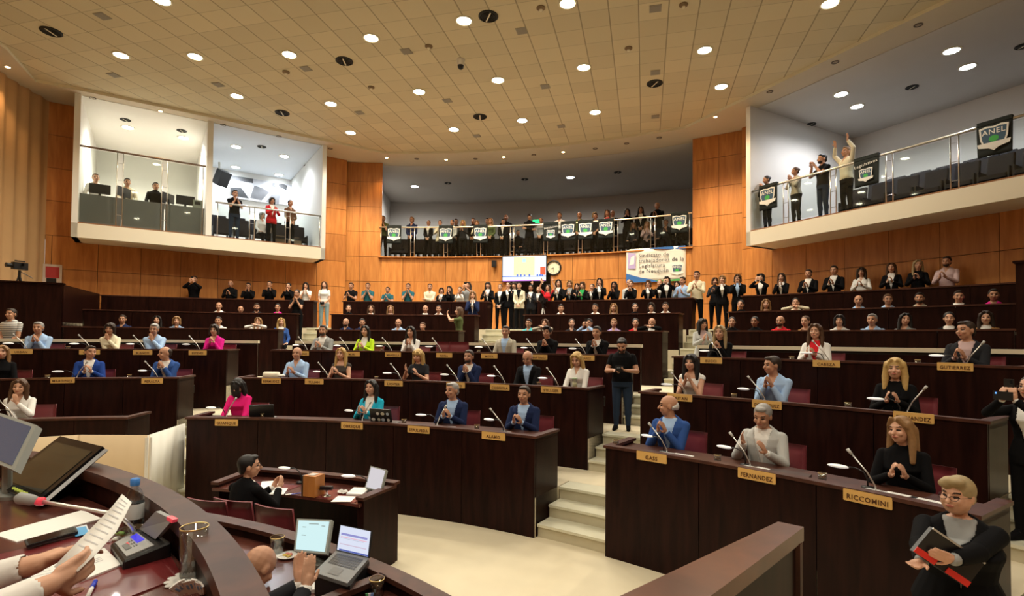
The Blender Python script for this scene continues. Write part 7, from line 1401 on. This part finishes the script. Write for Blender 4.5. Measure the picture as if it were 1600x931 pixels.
e = empty('keyring', at_z(455, 773, TZ_), label='blue and silver pens and keys on the clerk table', cat='keys'); MB().tube([(0, 0, .006), (.08, .05, .006)], .005, 6).build('pen', mat('pen_blue', (.02, .05, .6)), e); MB().tube([(-.05, -.02, .006), (.04, .03, .006)], .006, 6).build('key', SILVER, e)
c_ = [at_y(570, 762, 5.72), at_y(595, 769, 5.62), at_y(604, 734, 5.72), at_y(579, 727.5, 5.84)]
screen_slab('computer_monitor', 'small silver monitor with a pale page on the clerk table', c_, .03, mat('monitor_silver', (.30, .32, .30)), mat('screen_page2', (0, 0, 0), emis=(.58, .55, .58), es=.8), .06, .05, feet=TZ_)
# woman clapping at the clerk table, seen from behind
P = on_R_z(392, 6.62, 0.0); P = V((-2.62, 5.22, 0)); rz = math.atan2(.35, -.94)
POSES['clerk'] = dict(fem=1, sit=1, lean=6, fat=1.1, head=(-40, 0, 0), **{k: v for k, v in clap(1.30, -.36, .03, .85, x=-.05).items()})
person(P, rz, 'clerk', 'short', 'black', 'suit', 'black', 'white', tone='f', label='woman in black with glasses clapping, seen from behind at the clerk table', s=.93, vox=.0075, glasses=True)
for px, R_, nm in ((392, 6.52, 'under the clapping woman'), (352, 6.45, 'left of the clapping woman'), (457, 6.50, 'right of the clapping woman')):
    p = on_R_z(px, R_, .8); p.z = 0; dup(chp, p, -(PHI+D(ang(p)))+math.pi, 'burgundy chair with its back to the camera, '+nm, 'chairs at the clerk table').scale = (.95, .95, .95)
# cream fabric screens
CLOTH = mat('cream_screen_cloth', (.70, .54, .34), .85, var=.05, vscale=3); CLW = mat('white_screen_cloth', (.80, .78, .70), .85, var=.05, vscale=3)
Q = [at_z(0, 697, 1.11), at_z(53, 688, 1.11), at_z(123, 679.5, 1.11), at_z(233, 680, 1.11), at_z(298, 661, 1.11)]
Q[4] = V((-4.90, 8.02, 1.11)); Q[0] = V((-7.2, 6.2, 1.11))
for i, (a_, b_, m_, lab) in enumerate(((Q[0], Q[2], CLOTH, 'cream fabric screen at the far left behind the monitors'), (Q[2], Q[3], CLOTH, 'tan fabric screen in the middle of the three low screens'), (Q[3], Q[4], CLW, 'white fabric screen next to the centre desk row'))):
    e = empty('fabric_screen', (a_.x, a_.y, 0), label=lab, cat='screen', group='low fabric screens'); d = (b_-a_); d.z = 0; n_ = V((-d.y, d.x, 0)).normalized()*.03; A2 = V((0, 0, 0))
    mb = MB(); vs = []; K = 24
    for j in range(K+1):
        for z in (.02, 1.11): w_ = .012*math.sin(j*1.3)*(1 if i == 2 else .3)*(1.2-z); vs.append(d*(j/K)+n_*(w_/.03)+V((0, 0, z)))
    mb.add(vs, [(2*j, 2*j+2, 2*j+3, 2*j+1) for j in range(K)]); o = mb.build('cloth', m_, e, smooth=True); o.modifiers.new('s', 'SOLIDIFY').thickness = .02
    for t_ in (0.0, 1.0): q_ = d*t_+n_*1.0; MB().tube([q_, q_+V((0, 0, 1.08))], .018, 8).build('post', WHITE, e)
# woman at lower right with folders under her arm
P = V((2.80, 3.34, 0)); dr = V((-.62, -.78, 0)); rz = math.atan2(dr.x, -dr.y)
hw = at_y(1440, 880, 3.05); fw_ = at_y(1416, 893, 2.98)
la = at_y(1480, 880, 2.98)
POSES['stout'] = {}
seated_at(P, rz, la, at_y(1455, 872, 2.97)-la, (.3, .9, .1), hw, fw_-hw, (0, -.3, 1), 'stout', s=.93, sit=0, fem=1, fat=1.45, head=(-28, 2, 0), pL=(.60, .05, 1.0), pR=(-.55, .05, 1.0))
w_ = person(P, rz, 'stout', 'quiff', 'mixed', 'suit', 'black', 'grey', tone='f', label='woman with short streaked hair and glasses in a black jacket carrying folders', s=.93, vox=.0065, glasses=True)
c_ = [at_y(1427, 861, 3.02), at_y(1458, 824, 3.05), at_y(1540, 879, 3.08), at_y(1511, 917, 3.03)]
e = empty('folder', c_[0], label='black folder with a silver edge and red corners under the arm at lower right', cat='folder'); slab(e, c_, .025, 'cover', BLACK)
slab(e, [c_[1]+V((0, -.004, 0)), c_[2]+V((0, -.004, 0)), c_[2]*.94+c_[3]*.06+V((0, -.004, 0)), c_[1]*.94+c_[0]*.06+V((0, -.004, 0))], .004, 'edge_trim', SILVER)
slab(e, [c_[0]+V((0, -.004, 0)), c_[0]*.62+c_[3]*.38+V((0, -.004, 0)), (c_[0]*.62+c_[3]*.38)*.8+(c_[1]*.62+c_[2]*.38)*.2+V((0, -.004, 0)), c_[0]*.8+c_[1]*.2+V((0, -.004, 0))], .004, 'red_strip', mat('folder_red', (.75, .03, .02), .4))
slab(e, [c_[0]*.42+c_[3]*.58+V((0, -.004, 0)), c_[3]+V((0, -.004, 0)), c_[3]*.8+c_[2]*.2+V((0, -.004, 0)), (c_[0]*.42+c_[3]*.58)*.8+(c_[1]*.42+c_[2]*.58)*.2+V((0, -.004, 0))], .004, 'red_strip', mat('folder_red', (.75, .03, .02)))
# woman filming at the right edge
P = pol(10.85, 42.6, .635); rz = face_z(P, V((0, 0, 0)))-.5
person(P, rz, 'phone_f', 'bun', 'black', 'suit', 'black', 'white', tone='f', label='woman in a black jacket filming with a phone at the right edge', s=.88, vox=.008, glasses=True)
def phone_for(pxy, Y, rz, lab): q = at_y(*pxy, Y); e = empty('smartphone', q, rz, label=lab, cat='phone', group='phones held up'); MB().rbox((0, 0, 0), (.075, .010, .15), .004).build('body', BLACK, e); MB().box((0, -.006, .05), (.03, .002, .03)).build('camera_lens', mat('glossy_black', (.01, .01, .011)), e)
q_ = P+Matrix.Rotation(rz, 3, 'Z') @ V((0, -.42, 1.50))*.88; e = empty('smartphone', q_, rz, label='black phone held up by the woman at the right edge', cat='phone'); MB().rbox((0, 0, 0), (.15, .010, .075), .004).build('body', BLACK, e); MB().box((-.05, -.006, .02), (.012, .002, .012)).build('flash_light', mat('phone_light', (.1, .2, 1), emis=(.1, .3, 1), es=2), e)
# small camera in the hands of the man on the stairs
for o in [o for o in C.objects if o.get('label', '').startswith('man in a black T-shirt and jeans standing on the stairs')]:
    q_ = o.matrix_basis @ V((.0, -.34, 1.13)); e = empty('photo_camera', q_, o.rotation_euler.z, label='black camera held by the man standing on the stairs', cat='camera'); MB().rbox((0, 0, 0), (.13, .06, .09), .012).build('body', BLACK, e); MB().tube([(0, -.03, 0), (0, -.10, 0)], [.034, .036], 14).build('lens', BLACK, e, smooth=True)
for o in [o for o in C.objects if o.get('label', '').startswith('woman in white T-shirt and light jeans')]:
    q_ = o.matrix_basis @ V((.0, -.29, .90)); e = empty('photo_camera', q_, o.rotation_euler.z, label='black camera held by the woman in light jeans', cat='camera'); MB().rbox((0, 0, 0), (.13, .06, .09), .012).build('body', BLACK, e); MB().tube([(0, -.03, 0), (0, -.10, 0)], [.034, .036], 14).build('lens', BLACK, e, smooth=True)
